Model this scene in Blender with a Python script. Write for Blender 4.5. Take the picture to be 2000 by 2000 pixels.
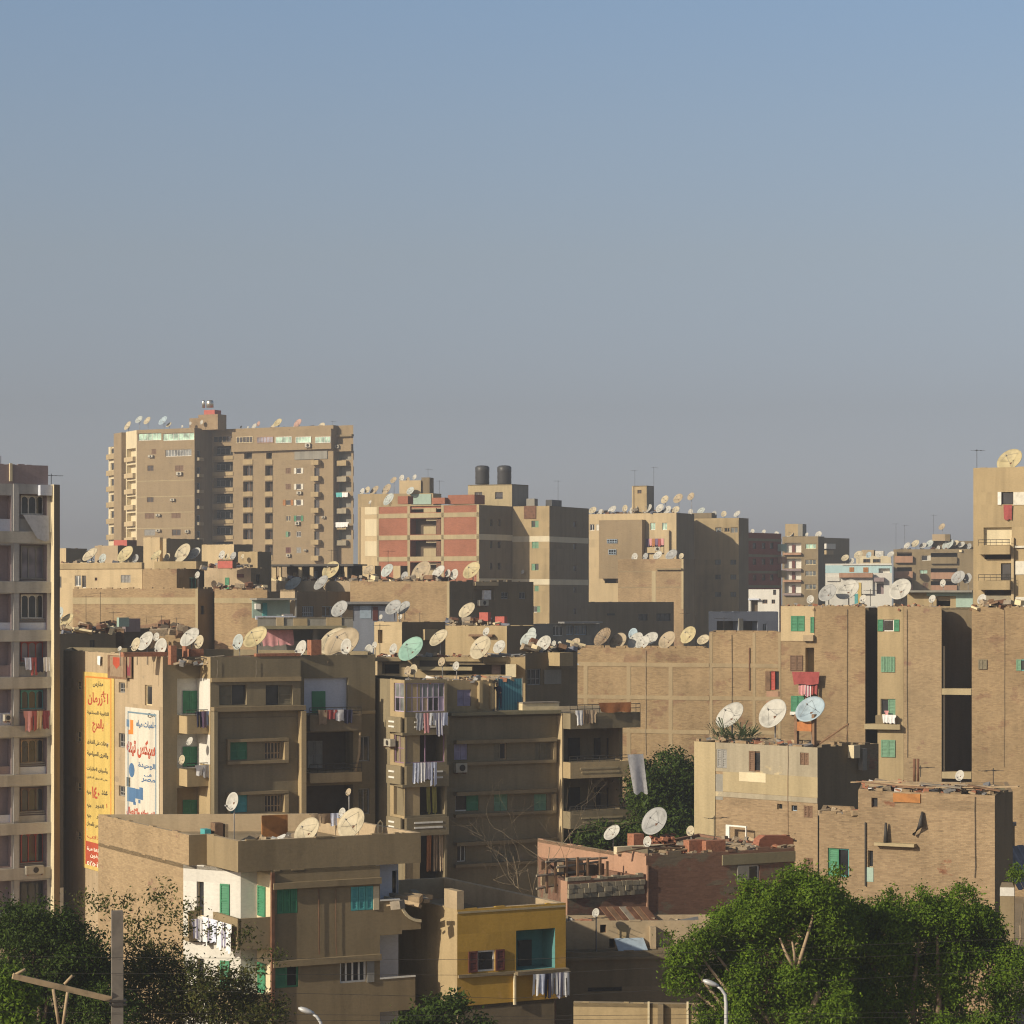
import bpy, bmesh, math, random, unicodedata
from mathutils import Vector, Matrix
rnd = random.Random(7)
R = math.radians
sc = bpy.context.scene
for o in list(bpy.data.objects): bpy.data.objects.remove(o)
col = sc.collection

# ---------------------------------------------------------------- camera, sky, sun, exposure
FP, CX, HY, H = 5000.0, 1000.0, 1170.0, 21.0      # focal length and horizon in 2000 px units, eye height in metres
cd = bpy.data.cameras.new('camera'); cam = bpy.data.objects.new('camera', cd); col.objects.link(cam)
cam.location = (0, 0, H); cam.rotation_euler = (R(90), 0, 0)
cd.sensor_width = 36; cd.lens = 36 * FP / 2000; cd.shift_y = (HY - 1000) / 2000
cd.clip_start = 1; cd.clip_end = 20000
sc.camera = cam
HAZE = 0.00055
SUN_EL = 26.0; SB = 36.0
sdir = Vector((-math.cos(R(SB)) * math.cos(R(SUN_EL)), -math.sin(R(SB)) * math.cos(R(SUN_EL)), math.sin(R(SUN_EL))))
sl = bpy.data.lights.new('sun', 'SUN'); sl.energy = 4.5; sl.angle = R(0.5); sl.color = (1.0, 0.89, 0.70)
so = bpy.data.objects.new('sun', sl); col.objects.link(so); so.rotation_euler = sdir.to_track_quat('Z', 'Y').to_euler()
so.location = (-60, -60, 80)
world = bpy.data.worlds.new('World'); sc.world = world; world.use_nodes = True
wt = world.node_tree; bg = wt.nodes['Background']; bg.inputs[1].default_value = 0.13
sky = wt.nodes.new('ShaderNodeTexSky'); sky.sky_type = 'NISHITA'; sky.sun_disc = False
sky.sun_elevation = R(SUN_EL); sky.sun_rotation = math.atan2(sdir.x, sdir.y)
sky.air_density = 1.0; sky.dust_density = 1.5; sky.ozone_density = 1.5
tcw = wt.nodes.new('ShaderNodeTexCoord'); sepw = wt.nodes.new('ShaderNodeSeparateXYZ')
wt.links.new(tcw.outputs['Generated'], sepw.inputs[0])
rw = wt.nodes.new('ShaderNodeValToRGB'); mw = wt.nodes.new('ShaderNodeMix'); mw.data_type = 'RGBA'; mw.blend_type = 'MULTIPLY'
mw.inputs['Factor'].default_value = 1.0
wt.links.new(sepw.outputs['Z'], rw.inputs[0]); wt.links.new(sky.outputs[0], mw.inputs['A']); wt.links.new(rw.outputs[0], mw.inputs['B'])
wt.links.new(mw.outputs['Result'], bg.inputs[0])
SKY_RAMP = [(0.0, (1.12, 1.14, 1.34)), (.005, (1.08, 1.11, 1.34)), (.024, (.67, .66, .90)), (.074, (.605, .54, .625)), (.133, (.735, .63, .62)), (.181, (.785, .71, .70)), (.228, (.80, .775, .785)), (.42, (.54, .52, .49)), (1.0, (.50, .455, .395))]      # dusty low air: greyer at the horizon, bluer above
def set_ramp(r):
    cr = rw.color_ramp
    while len(cr.elements) > 1: cr.elements.remove(cr.elements[-1])
    cr.elements[0].position = r[0][0]; cr.elements[0].color = (*r[0][1], 1)
    for p, c in r[1:]:
        e = cr.elements.new(p); e.color = (*c, 1)
set_ramp(SKY_RAMP)
sc.view_settings.view_transform = 'Standard'; sc.view_settings.look = 'None'
sc.view_settings.exposure = 0.15; sc.view_settings.gamma = 1.0
sc.render.engine = 'CYCLES'
sc.cycles.use_denoising = True; sc.cycles.filter_width = 1.15
sc.cycles.max_bounces = 6; sc.cycles.diffuse_bounces = 3; sc.cycles.glossy_bounces = 2; sc.cycles.transmission_bounces = 2
sc.cycles.transparent_max_bounces = 6; sc.cycles.volume_bounces = 0
sc.cycles.caustics_reflective = False; sc.cycles.caustics_refractive = False
sc.cycles.sample_clamp_indirect = 4.0

# ---------------------------------------------------------------- materials (all procedural)
MATS = {}
def _mix(nt, a, b, fac, mode='MIX'):
    m = nt.nodes.new('ShaderNodeMix'); m.data_type = 'RGBA'; m.blend_type = mode
    for key, v in (('Factor', fac), ('A', a), ('B', b)):
        if hasattr(v, 'is_linked') or hasattr(v, 'links'): nt.links.new(v, m.inputs[key])
        elif key == 'Factor': m.inputs[key].default_value = v
        else: m.inputs[key].default_value = (*v, 1) if len(v) == 3 else v
    return m.outputs['Result']
def _ramp(nt, src, stops):
    r = nt.nodes.new('ShaderNodeValToRGB'); nt.links.new(src, r.inputs[0]); cr = r.color_ramp
    while len(cr.elements) > 1: cr.elements.remove(cr.elements[-1])
    cr.elements[0].position = stops[0][0]; v = stops[0][1]; cr.elements[0].color = (v, v, v, 1) if not hasattr(v, '__len__') else (*v, 1)
    for p, v in stops[1:]:
        e = cr.elements.new(p); e.color = (v, v, v, 1) if not hasattr(v, '__len__') else (*v, 1)
    return r.outputs[0]
def _noise(nt, vec, scale, detail=4, sx=1, sy=1, rough=.55, off=0):
    mp = nt.nodes.new('ShaderNodeMapping'); mp.inputs['Scale'].default_value = (sx, sy, 1); mp.inputs['Location'].default_value = (off, off * 1.7, 0)
    nt.links.new(vec, mp.inputs[0])
    n = nt.nodes.new('ShaderNodeTexNoise'); n.inputs['Scale'].default_value = scale; n.inputs['Detail'].default_value = detail; n.inputs['Roughness'].default_value = rough
    nt.links.new(mp.outputs[0], n.inputs['Vector']); return n.outputs['Fac']
def base(name, c, rough=.85, metal=0.0, spec=.3):
    m = bpy.data.materials.new(name); m.use_nodes = True; nt = m.node_tree; b = nt.nodes['Principled BSDF']
    b.inputs['Base Color'].default_value = (*c, 1); b.inputs['Roughness'].default_value = rough
    b.inputs['Metallic'].default_value = metal; b.inputs['Specular IOR Level'].default_value = spec
    MATS[name] = m; return m, nt, b
def wallmat(name, c, var=.30, stain=.35, brick=0.0, patch=None, patch_at=.62, seed=0):
    """plastered or brick wall: broad weathering, vertical run-off streaks, grain, optional courses and peeled patches"""
    m, nt, b = base(name, c, .92, 0, .15)
    uv = nt.nodes.new('ShaderNodeTexCoord').outputs['UV']
    big = _ramp(nt, _noise(nt, uv, .22, 5, 1, 1, .6, seed), [(.25, 1 - var), (.5, 1.0), (.78, 1 + var * .6)])
    streak = _ramp(nt, _noise(nt, uv, .9, 3, 1.6, .12, .6, seed + 3), [(.30, 1 - stain * (.4 if brick else .65)), (.56, 1.0)])
    fine = _ramp(nt, _noise(nt, uv, 5.5, 3, 1, 1.8, .7, seed + 5), [(.2, .87), (.5, 1.0), (.8, 1.10)])
    cc = c
    src = c
    if patch is not None:
        pm = _ramp(nt, _noise(nt, uv, .45, 6, 1, 1.4, .62, seed + 9), [(patch_at, 0.0), (patch_at + .04, 1.0)])
        src = _mix(nt, c, patch, pm)
    if brick > 0:
        bt = nt.nodes.new('ShaderNodeTexBrick'); mp = nt.nodes.new('ShaderNodeMapping'); nt.links.new(uv, mp.inputs[0]); nt.links.new(mp.outputs[0], bt.inputs['Vector'])
        bt.inputs['Scale'].default_value = 1.0; bt.inputs['Brick Width'].default_value = .25; bt.inputs['Row Height'].default_value = .075
        bt.inputs['Mortar Size'].default_value = .008; bt.inputs['Mortar Smooth'].default_value = .3; bt.inputs['Bias'].default_value = -.2
        k = brick
        bt.inputs['Color1'].default_value = (1 + .12 * k, 1 + .10 * k, 1 + .08 * k, 1); bt.inputs['Color2'].default_value = (1 - .20 * k, 1 - .24 * k, 1 - .25 * k, 1); bt.inputs['Mortar'].default_value = (1 - .1 * k, 1 - .05 * k, 1, 1)
        src = _mix(nt, src, bt.outputs[0], 1.0, 'MULTIPLY')
        dots = _ramp(nt, _noise(nt, uv, 2.6, 4, .5, 2.2, .75, seed + 11), [(.33, .60), (.41, 1.0)])
        src = _mix(nt, src, dots, .8, 'MULTIPLY')
        bp = nt.nodes.new('ShaderNodeBump'); bp.inputs['Strength'].default_value = .3; bp.inputs['Distance'].default_value = .015
        nt.links.new(bt.outputs['Fac'], bp.inputs['Height']); bp.invert = True; nt.links.new(bp.outputs[0], b.inputs['Normal'])
    else:
        bp = nt.nodes.new('ShaderNodeBump'); bp.inputs['Strength'].default_value = .35; bp.inputs['Distance'].default_value = .03
        nt.links.new(_noise(nt, uv, 3.0, 5, 1, 1, .65, seed + 2), bp.inputs['Height']); nt.links.new(bp.outputs[0], b.inputs['Normal'])
    for f in (big, streak, fine): src = _mix(nt, src, f, 1.0, 'MULTIPLY')
    nt.links.new(src, b.inputs['Base Color'])
    return m
def simple(name, c, rough=.7, metal=0.0, var=.18, scale=3.0, spec=.3):
    m, nt, b = base(name, c, rough, metal, spec)
    if var > 0:
        tc = nt.nodes.new('ShaderNodeTexCoord').outputs['Object']
        f = _ramp(nt, _noise(nt, tc, scale, 4), [(.28, 1 - var), (.5, 1.0), (.75, 1 + var * .5)])
        nt.links.new(_mix(nt, c, f, 1.0, 'MULTIPLY'), b.inputs['Base Color'])
    return m
def leafmat(name, c1, c2):
    m, nt, b = base(name, c1, .6, 0, .12)
    tc = nt.nodes.new('ShaderNodeTexCoord').outputs['Object']
    wn = nt.nodes.new('ShaderNodeTexWhiteNoise'); gi = nt.nodes.new('ShaderNodeNewGeometry'); nt.links.new(gi.outputs['Random Per Island'], wn.inputs[0]); wn.noise_dimensions = '1D'
    cl = _mix(nt, c1, c2, gi.outputs['Random Per Island'])
    big = _ramp(nt, _noise(nt, tc, .8, 3), [(.3, .6), (.6, 1.15)])
    c = _mix(nt, cl, big, 1.0, 'MULTIPLY'); nt.links.new(c, b.inputs['Base Color'])
    tr = nt.nodes.new('ShaderNodeBsdfTranslucent'); nt.links.new(c, tr.inputs[0]); mx = nt.nodes.new('ShaderNodeMixShader'); mx.inputs[0].default_value = .2
    out = nt.nodes['Material Output']; nt.links.new(b.outputs[0], mx.inputs[1]); nt.links.new(tr.outputs[0], mx.inputs[2]); nt.links.new(mx.outputs[0], out.inputs[0])
    return m
def glassmat(name, c, rough=.12):
    m, nt, b = base(name, c, rough, 0, .6)
    tc = nt.nodes.new('ShaderNodeTexCoord').outputs['Object']
    f = _ramp(nt, _noise(nt, tc, .7, 2), [(.35, .5), (.65, 1.5)])
    nt.links.new(_mix(nt, c, f, 1.0, 'MULTIPLY'), b.inputs['Base Color']); return m

wallmat('brick_tan', (.325, .232, .132), .3, .3, 1.0, (.27, .175, .105), .58)
wallmat('brick_tan_pale', (.34, .25, .148), .24, .25, .9, (.27, .17, .115), .64, seed=4)
wallmat('brick_mud', (.30, .218, .132), .3, .3, 1.0, (.24, .12, .07), .66, seed=8)
wallmat('brick_red', (.32, .135, .085), .22, .15, .8, seed=2)
wallmat('brick_red_dark', (.215, .122, .083), .3, .2, .9, (.20, .16, .11), .53, seed=6)
wallmat('concrete_tan', (.40, .325, .195), .16, .25, seed=3)
wallmat('tower_plaster', (.295, .222, .135), .14, .25, .35, seed=12)
wallmat('plaster_brown', (.265, .205, .122), .2, .3, seed=5)
wallmat('plaster_brown_dark', (.21, .165, .105), .2, .3, seed=15)  # dark brown plaster; also puts shade into the colour of flanks away from sun
wallmat('plaster_ochre', (.395, .302, .172), .22, .3, seed=1)
wallmat('plaster_yellow', (.50, .39, .235), .16, .25, seed=7)
wallmat('plaster_peach', (.42, .325, .21), .2, .28, patch=(.33, .26, .18), patch_at=.64, seed=17)
wallmat('plaster_orange', (.46, .28, .055), .2, .22, patch=(.50, .30, .09), patch_at=.6, seed=19)
wallmat('plaster_grey', (.265, .25, .215), .22, .35, seed=9)
wallmat('plaster_grey_pale', (.33, .285, .205), .25, .35, patch=(.45, .37, .23), patch_at=.6, seed=21)
wallmat('plaster_mauve', (.30, .235, .235), .2, .3, seed=23)
wallmat('plaster_white', (.64, .615, .555), .1, .15, seed=11)
wallmat('plaster_bluewhite', (.55, .58, .66), .08, .12, seed=13)
wallmat('plaster_cream', (.64, .55, .37), .12, .2, seed=25)
wallmat('plaster_teal', (.11, .27, .26), .15, .25, patch=(.2, .3, .28), patch_at=.64, seed=27)
wallmat('plaster_pink', (.42, .25, .165), .2, .25, seed=29)
wallmat('pale_stripe', (.62, .55, .40), .1, .15, seed=31)
wallmat('concrete_green', (.24, .21, .13), .2, .25, seed=33)
wallmat('roof_dust', (.30, .235, .15), .35, .3, seed=35)
wallmat('mint_wall', (.36, .47, .40), .1, .15, seed=37)
wallmat('teal_wall', (.42, .58, .60), .1, .15, seed=39)
wallmat('grey_blue', (.25, .27, .32), .15, .2, seed=41)
wallmat('plaster_umber', (.235, .193, .122), .25, .35, patch=(.25, .20, .13), patch_at=.62, seed=55)
wallmat('concrete_dull', (.36, .275, .165), .2, .25, seed=57)
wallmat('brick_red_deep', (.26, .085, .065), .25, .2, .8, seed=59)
wallmat('tower_grey', (.39, .38, .365), .2, .4, seed=51)
wallmat('tower_band', (.43, .40, .345), .15, .4, seed=53)
wallmat('ground_dirt', (.26, .20, .13), .3, .1, seed=43)
wallmat('stone_grey', (.31, .265, .19), .35, .2, seed=45)
simple('interior_dark', (.045, .038, .032), .9)  # near-black stands in for the darkness inside openings
simple('interior_brown', (.10, .075, .05), .9)
glassmat('pane_dark', (.03, .032, .036))
glassmat('pane_grey', (.16, .17, .17), .25)
glassmat('pane_green', (.34, .50, .40), .35)
glassmat('pane_mauve', (.22, .20, .24), .3)
simple('shutter_green', (.055, .22, .115), .6)
simple('shutter_pale_green', (.16, .30, .19), .65)
simple('shutter_teal', (.09, .36, .36), .6)
simple('shutter_brown', (.17, .10, .06), .7)
simple('shutter_olive', (.20, .17, .11), .75)
simple('shutter_dark_red', (.11, .035, .03), .6)
simple('shutter_lavender', (.33, .29, .42), .6)
simple('shutter_grey', (.26, .25, .23), .7)
simple('shutter_white', (.66, .62, .52), .6)
simple('shutter_red', (.42, .07, .05), .6)
simple('paint_white', (.74, .72, .66), .5)
simple('paint_cream', (.70, .58, .36), .55)
simple('paint_lavender', (.46, .38, .50), .55)
simple('paint_mauve', (.28, .17, .25), .55)
simple('casing_beige', (.42, .39, .32), .6, var=.25)
simple('paint_dark', (.06, .055, .05), .6)
simple('paint_bluegrey', (.34, .42, .50), .5)
simple('wood_brown', (.20, .12, .07), .8, var=.4)
simple('wood_pale', (.38, .28, .17), .85, var=.4)
simple('wood_grey', (.26, .22, .17), .85, var=.4)
simple('metal_grey', (.28, .27, .26), .5, .3)
simple('metal_rust', (.17, .085, .05), .8, .1, .4)
simple('metal_dark', (.06, .055, .05), .6, .2)
simple('steel', (.62, .60, .55), .3, .85)
simple('tank_black', (.05, .05, .052), .45)
simple('tank_red', (.42, .10, .075), .6)
simple('orange_board', (.38, .165, .05), .7, var=.3)
simple('blue_tarp', (.045, .16, .25), .6)
simple('grey_tarp', (.17, .18, .22), .7, var=.3)
simple('brick_loose', (.33, .145, .085), .9, var=.4, scale=8)
simple('rubble_mix', (.32, .25, .17), .95, var=.5, scale=6)
simple('concrete_pole', (.17, .148, .125), .9, var=.25)
simple('lamp_grey', (.55, .55, .55), .45, .2)
simple('bark', (.20, .14, .09), .9, var=.35)
simple('bark_pale', (.34, .25, .16), .9, var=.35)
simple('twig', (.26, .20, .13), .9)
leafmat('leaf_ficus', (.058, .11, .009), (.13, .20, .014))
leafmat('leaf_shade', (.032, .056, .010), (.062, .098, .015))  # green darkened in colour for trees standing in shadow
leafmat('leaf_dry', (.05, .07, .014), (.10, .09, .026))
leafmat('leaf_palm', (.14, .19, .09), (.20, .24, .13))
DISH_COL = {'w': (.44, .425, .38), 'c': (.44, .38, .265), 't': (.36, .29, .195), 'g': (.31, .31, .30), 'm': (.24, .39, .32), 'b': (.32, .40, .45), 'p': (.40, .25, .20), 'y': (.44, .37, .21), 'r': (.26, .19, .12), 's': (.38, .41, .39)}
DISH_WORD = {'w': 'white', 'c': 'cream', 't': 'tan', 'g': 'grey', 'm': 'mint green', 'b': 'pale blue', 'p': 'pinkish', 'y': 'yellowish', 'r': 'brown ribbed', 's': 'greenish white'}
for k, c in DISH_COL.items(): simple('dish_' + k, c, .6, 0, .38, 3.5)
CLOTH = {'white': (.78, .77, .76), 'pink': (.62, .30, .30), 'red': (.34, .08, .075), 'navy': (.03, .03, .06), 'blue': (.20, .24, .38), 'brown': (.28, .20, .13), 'grey': (.40, .40, .42), 'maroon': (.22, .05, .06), 'tan': (.50, .38, .25), 'purple': (.18, .12, .20), 'orange': (.40, .16, .06), 'bluewhite': (.60, .64, .78), 'green': (.10, .25, .12), 'teal': (.12, .42, .42), 'yellow': (.40, .36, .10)}
for k, c in CLOTH.items(): simple('cloth_' + k, c, .95, 0, .2, 5)
def stripes(name, a, b, scale):
    m, nt, bs = base(name, a, .95); uv = nt.nodes.new('ShaderNodeTexCoord').outputs['UV' if name.startswith(('corr', 'tarp')) else 'Object']
    w = nt.nodes.new('ShaderNodeTexWave'); w.inputs['Scale'].default_value = scale; w.inputs['Distortion'].default_value = .6; nt.links.new(uv, w.inputs['Vector'])
    f = _ramp(nt, w.outputs['Fac'], [(.4, 0.0), (.55, 1.0)]); nt.links.new(_mix(nt, a, b, f), bs.inputs['Base Color'])
stripes('cloth_striped', (.68, .62, .60), (.30, .10, .14), 1.6)
stripes('cloth_check', (.72, .70, .72), (.25, .24, .34), 2.2)
stripes('tarp_striped', (.55, .68, .85), (.05, .10, .22), 1.3)
stripes('corrugated_teal', (.09, .27, .32), (.05, .17, .23), 1.8)

# ---------------------------------------------------------------- geometry helpers
def pt(px, Y): return Vector(((px - CX) / FP * Y, Y))
def zat(py, Y): return H - (py - HY) / FP * Y
def P3(px, py, Y): return Vector(((px - CX) / FP * Y, Y, zat(py, Y)))
def step(A, ang, px):
    """from plan point A walk in direction ang (degrees) until the sight line through column px"""
    c, s = math.cos(R(ang)), math.sin(R(ang)); k = (px - CX) / FP
    t = (k * A.y - A.x) / (c - k * s); return Vector((A.x + t * c, A.y + t * s))
def chain_r(A, *st):
    pts = [A]
    for ang, px in st: pts.append(step(pts[-1], ang, px))
    return pts
class MB:
    def __init__(s): s.bm = bmesh.new(); s.mats = []; s.cur = 0; s.smooth = False
    def mat(s, n):
        if n not in s.mats: s.mats.append(n)
        s.cur = s.mats.index(n); return s
    def face(s, vs):
        bv = [s.bm.verts.new(v) for v in vs]
        try: f = s.bm.faces.new(bv)
        except ValueError: return None
        f.material_index = s.cur; f.smooth = s.smooth; return f
    def hexa(s, p):     # p: 8 points, 0-3 bottom ring, 4-7 top ring
        bv = [s.bm.verts.new(v) for v in p]
        for ix in ((3, 2, 1, 0), (4, 5, 6, 7), (0, 1, 5, 4), (1, 2, 6, 5), (2, 3, 7, 6), (3, 0, 4, 7)):
            f = s.bm.faces.new([bv[i] for i in ix]); f.material_index = s.cur
    def wbox(s, W, u0, u1, z0, z1, o0, o1):
        a = [W.p(u0, z0, o1), W.p(u1, z0, o1), W.p(u1, z0, o0), W.p(u0, z0, o0)]
        b = [W.p(u0, z1, o1), W.p(u1, z1, o1), W.p(u1, z1, o0), W.p(u0, z1, o0)]
        s.hexa(a + b)
    def box(s, c, d, rz=0, rx=0, ry=0):
        M = Matrix.Rotation(rz, 3, 'Z') @ Matrix.Rotation(ry, 3, 'Y') @ Matrix.Rotation(rx, 3, 'X'); c = Vector(c); h = [x / 2 for x in d]
        P = [c + M @ Vector((sx * h[0], sy * h[1], sz * h[2])) for sz in (-1, 1) for sx, sy in ((-1, -1), (1, -1), (1, 1), (-1, 1))]
        s.hexa(P)
    def tube(s, pts, rad, n=6, cap=True):
        pts = [Vector(p) for p in pts]; rr = rad if hasattr(rad, '__len__') else [rad] * len(pts); rings = []
        for i, p in enumerate(pts):
            d = (pts[min(i + 1, len(pts) - 1)] - pts[max(i - 1, 0)]).normalized()
            a = d.cross(Vector((0, 0, 1)) if abs(d.z) < .9 else Vector((1, 0, 0))).normalized(); b = d.cross(a)
            rings.append([s.bm.verts.new(p + (a * math.cos(t) + b * math.sin(t)) * rr[i]) for t in [2 * math.pi * k / n for k in range(n)]])
        for r0, r1 in zip(rings, rings[1:]):
            for k in range(n):
                f = s.bm.faces.new((r0[k], r0[(k + 1) % n], r1[(k + 1) % n], r1[k])); f.material_index = s.cur; f.smooth = n > 5
        if cap:
            for r in (rings[0], rings[-1]):
                f = s.bm.faces.new(r); f.material_index = s.cur
    def lathe(s, c, prof, n=20):
        c = Vector(c); rings = []
        for r, z in prof: rings.append([s.bm.verts.new(c + Vector((r * math.cos(2 * math.pi * k / n), r * math.sin(2 * math.pi * k / n), z))) for k in range(n)])
        for r0, r1 in zip(rings, rings[1:]):
            for k in range(n):
                f = s.bm.faces.new((r0[k], r0[(k + 1) % n], r1[(k + 1) % n], r1[k])); f.material_index = s.cur; f.smooth = True
        for r in (rings[0], rings[-1]):
            f = s.bm.faces.new(r); f.material_index = s.cur
    def prism(s, poly, z0, z1):
        n = len(poly); a = [s.bm.verts.new((p[0], p[1], z0)) for p in poly]; b = [s.bm.verts.new((p[0], p[1], z1)) for p in poly]
        for f in [s.bm.faces.new(a[::-1]), s.bm.faces.new(b)] + [s.bm.faces.new((a[i], a[(i + 1) % n], b[(i + 1) % n], b[i])) for i in range(n)]: f.material_index = s.cur
    def build(s, name, parent=None, keep_normals=False, uv=True):
        bm = s.bm
        if not keep_normals: bmesh.ops.recalc_face_normals(bm, faces=bm.faces)
        if uv:
            lay = bm.loops.layers.uv.new('UVMap')
            for f in bm.faces:
                n = f.normal
                if abs(n.z) > .75:
                    for l in f.loops: l[lay].uv = (l.vert.co.x, l.vert.co.y)
                else:
                    t = Vector((-n.y, n.x)).normalized() if n.xy.length > 1e-6 else Vector((1, 0))
                    for l in f.loops: l[lay].uv = (l.vert.co.x * t.x + l.vert.co.y * t.y, l.vert.co.z)
        me = bpy.data.meshes.new(name); bm.to_mesh(me); bm.free()
        for m in s.mats: me.materials.append(MATS[m])
        o = bpy.data.objects.new(name, me); col.objects.link(o)
        if parent is not None: attach(o, parent)
        return o
ORIG = {}
def attach(o, parent):      # meshes are built in world coordinates; roots never rotate, so only the origin is subtracted
    off = world_of(parent); o.parent = parent
    if o.type == 'MESH' and o.location.length < 1e-9:
        o.data.transform(Matrix.Translation(-off)); 
    else: o.location = o.location - off
    return o
def world_of(o):
    v = Vector((0, 0, 0))
    while o is not None: v += o.location; o = o.parent
    return v
def tag(o, label, cat, group=None, kind=None):
    if label: o['label'] = label
    if cat: o['category'] = cat
    if group: o['group'] = group
    if kind: o['kind'] = kind
    return o
def empty(name, loc, label, cat, group=None):
    o = bpy.data.objects.new(name, None); col.objects.link(o); o.location = loc; o.empty_display_size = .2
    return tag(o, label, cat, group)
class Wall:
    def __init__(s, A, B):
        s.A, s.B = Vector(A), Vector(B); d = s.B - s.A; s.L = d.length; s.d = d / s.L; s.n = Vector((s.d.y, -s.d.x)); s.holes = []; s.strips = []
    def at(s, u, o=0): return s.A + s.d * u + s.n * o
    def p(s, u, z, o=0): q = s.at(u, o); return Vector((q.x, q.y, z))
    def u(s, px):
        k = (px - CX) / FP; return (k * s.A.y - s.A.x) / (s.d.x - k * s.d.y)
    def Y(s, px): return s.at(s.u(px)).y
    def z(s, px, py): return zat(py, s.Y(px))
    def rect(s, x0, y0, x1, y1):
        xm = (x0 + x1) / 2; return s.u(x0), s.u(x1), s.z(xm, y1), s.z(xm, y0)
    def off(s, o): return Wall(s.at(0, o), s.at(s.L, o))
    def strip(s, x0, y0, x1, y1, mat, out=.03): s.strips.append((*s.rect(x0, y0, x1, y1), out, mat))
    def hole(s, x0, y0, x1, y1, depth=.25, back='interior_dark'): r = s.rect(x0, y0, x1, y1); s.holes.append((*r, depth, back)); return r
def mesh_wall(mb, W, zb, zt, mat):
    H_ = [(max(0, a), min(W.L, b), max(zb, c), min(zt, d), e, f) for a, b, c, d, e, f in W.holes]
    H_ = [h for h in H_ if h[1] - h[0] > .01 and h[3] - h[2] > .01]
    us = sorted({0, W.L, *[h[0] for h in H_], *[h[1] for h in H_]}); zs = sorted({zb, zt, *[h[2] for h in H_], *[h[3] for h in H_]})
    mb.mat(mat)
    for z0, z1 in zip(zs, zs[1:]):
        if z1 - z0 < 1e-4: continue
        run = None
        for u0, u1 in list(zip(us, us[1:])) + [(W.L, None)]:
            solid = u1 is not None and not any(h[0] <= (u0 + u1) / 2 <= h[1] and h[2] <= (z0 + z1) / 2 <= h[3] for h in H_)
            if solid and run is None: run = u0
            if not solid and run is not None:
                if u0 - run > 1e-4: mb.face([W.p(run, z0), W.p(u0, z0), W.p(u0, z1), W.p(run, z1)])
                run = None
    for u0, u1, z0, z1, dp, back in H_:
        mb.mat(back if back.startswith('plaster_') and dp > .3 else mat)
        mb.face([W.p(u0, z0), W.p(u1, z0), W.p(u1, z0, -dp), W.p(u0, z0, -dp)]); mb.face([W.p(u0, z1), W.p(u1, z1), W.p(u1, z1, -dp), W.p(u0, z1, -dp)])
        mb.face([W.p(u0, z0), W.p(u0, z1), W.p(u0, z1, -dp), W.p(u0, z0, -dp)]); mb.face([W.p(u1, z0), W.p(u1, z1), W.p(u1, z1, -dp), W.p(u1, z0, -dp)])
        mb.mat(back); mb.face([W.p(u0, z0, -dp), W.p(u1, z0, -dp), W.p(u1, z1, -dp), W.p(u0, z1, -dp)])
    for u0, u1, z0, z1, out, m in W.strips:
        mb.mat(m); u0, u1, z0, z1 = max(0, u0), min(W.L, u1), max(zb, z0), min(zt, z1)
        hs = [h for h in H_ if h[1] > u0 and h[0] < u1 and h[3] > z0 and h[2] < z1]
        zz = sorted({z0, z1, *[min(z1, max(z0, q)) for h in hs for q in h[2:4]]}); uu = sorted({u0, u1, *[min(u1, max(u0, q)) for h in hs for q in h[:2]]})
        for a0, a1 in zip(zz, zz[1:]):
            run = None
            for b0, b1 in list(zip(uu, uu[1:])) + [(u1, None)]:
                ok = b1 is not None and not any(h[0] <= (b0 + b1) / 2 <= h[1] and h[2] <= (a0 + a1) / 2 <= h[3] for h in hs)
                if ok and run is None: run = b0
                if not ok and run is not None: mb.wbox(W, run, b0, a0, a1, -.02, out); run = None
def inset(poly, w):
    n = len(poly); area = sum(poly[i].x * poly[(i + 1) % n].y - poly[(i + 1) % n].x * poly[i].y for i in range(n)); sg = 1 if area > 0 else -1; res = []
    for i in range(n):
        a, b, c = poly[i - 1], poly[i], poly[(i + 1) % n]; d1 = (b - a).normalized(); d2 = (c - b).normalized()
        n1 = Vector((-d1.y, d1.x)) * sg; n2 = Vector((-d2.y, d2.x)) * sg; m = n1 + n2
        k = max(.35, 1 + n1.dot(n2)); res.append(b + m * (w / k))
    return res
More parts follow.
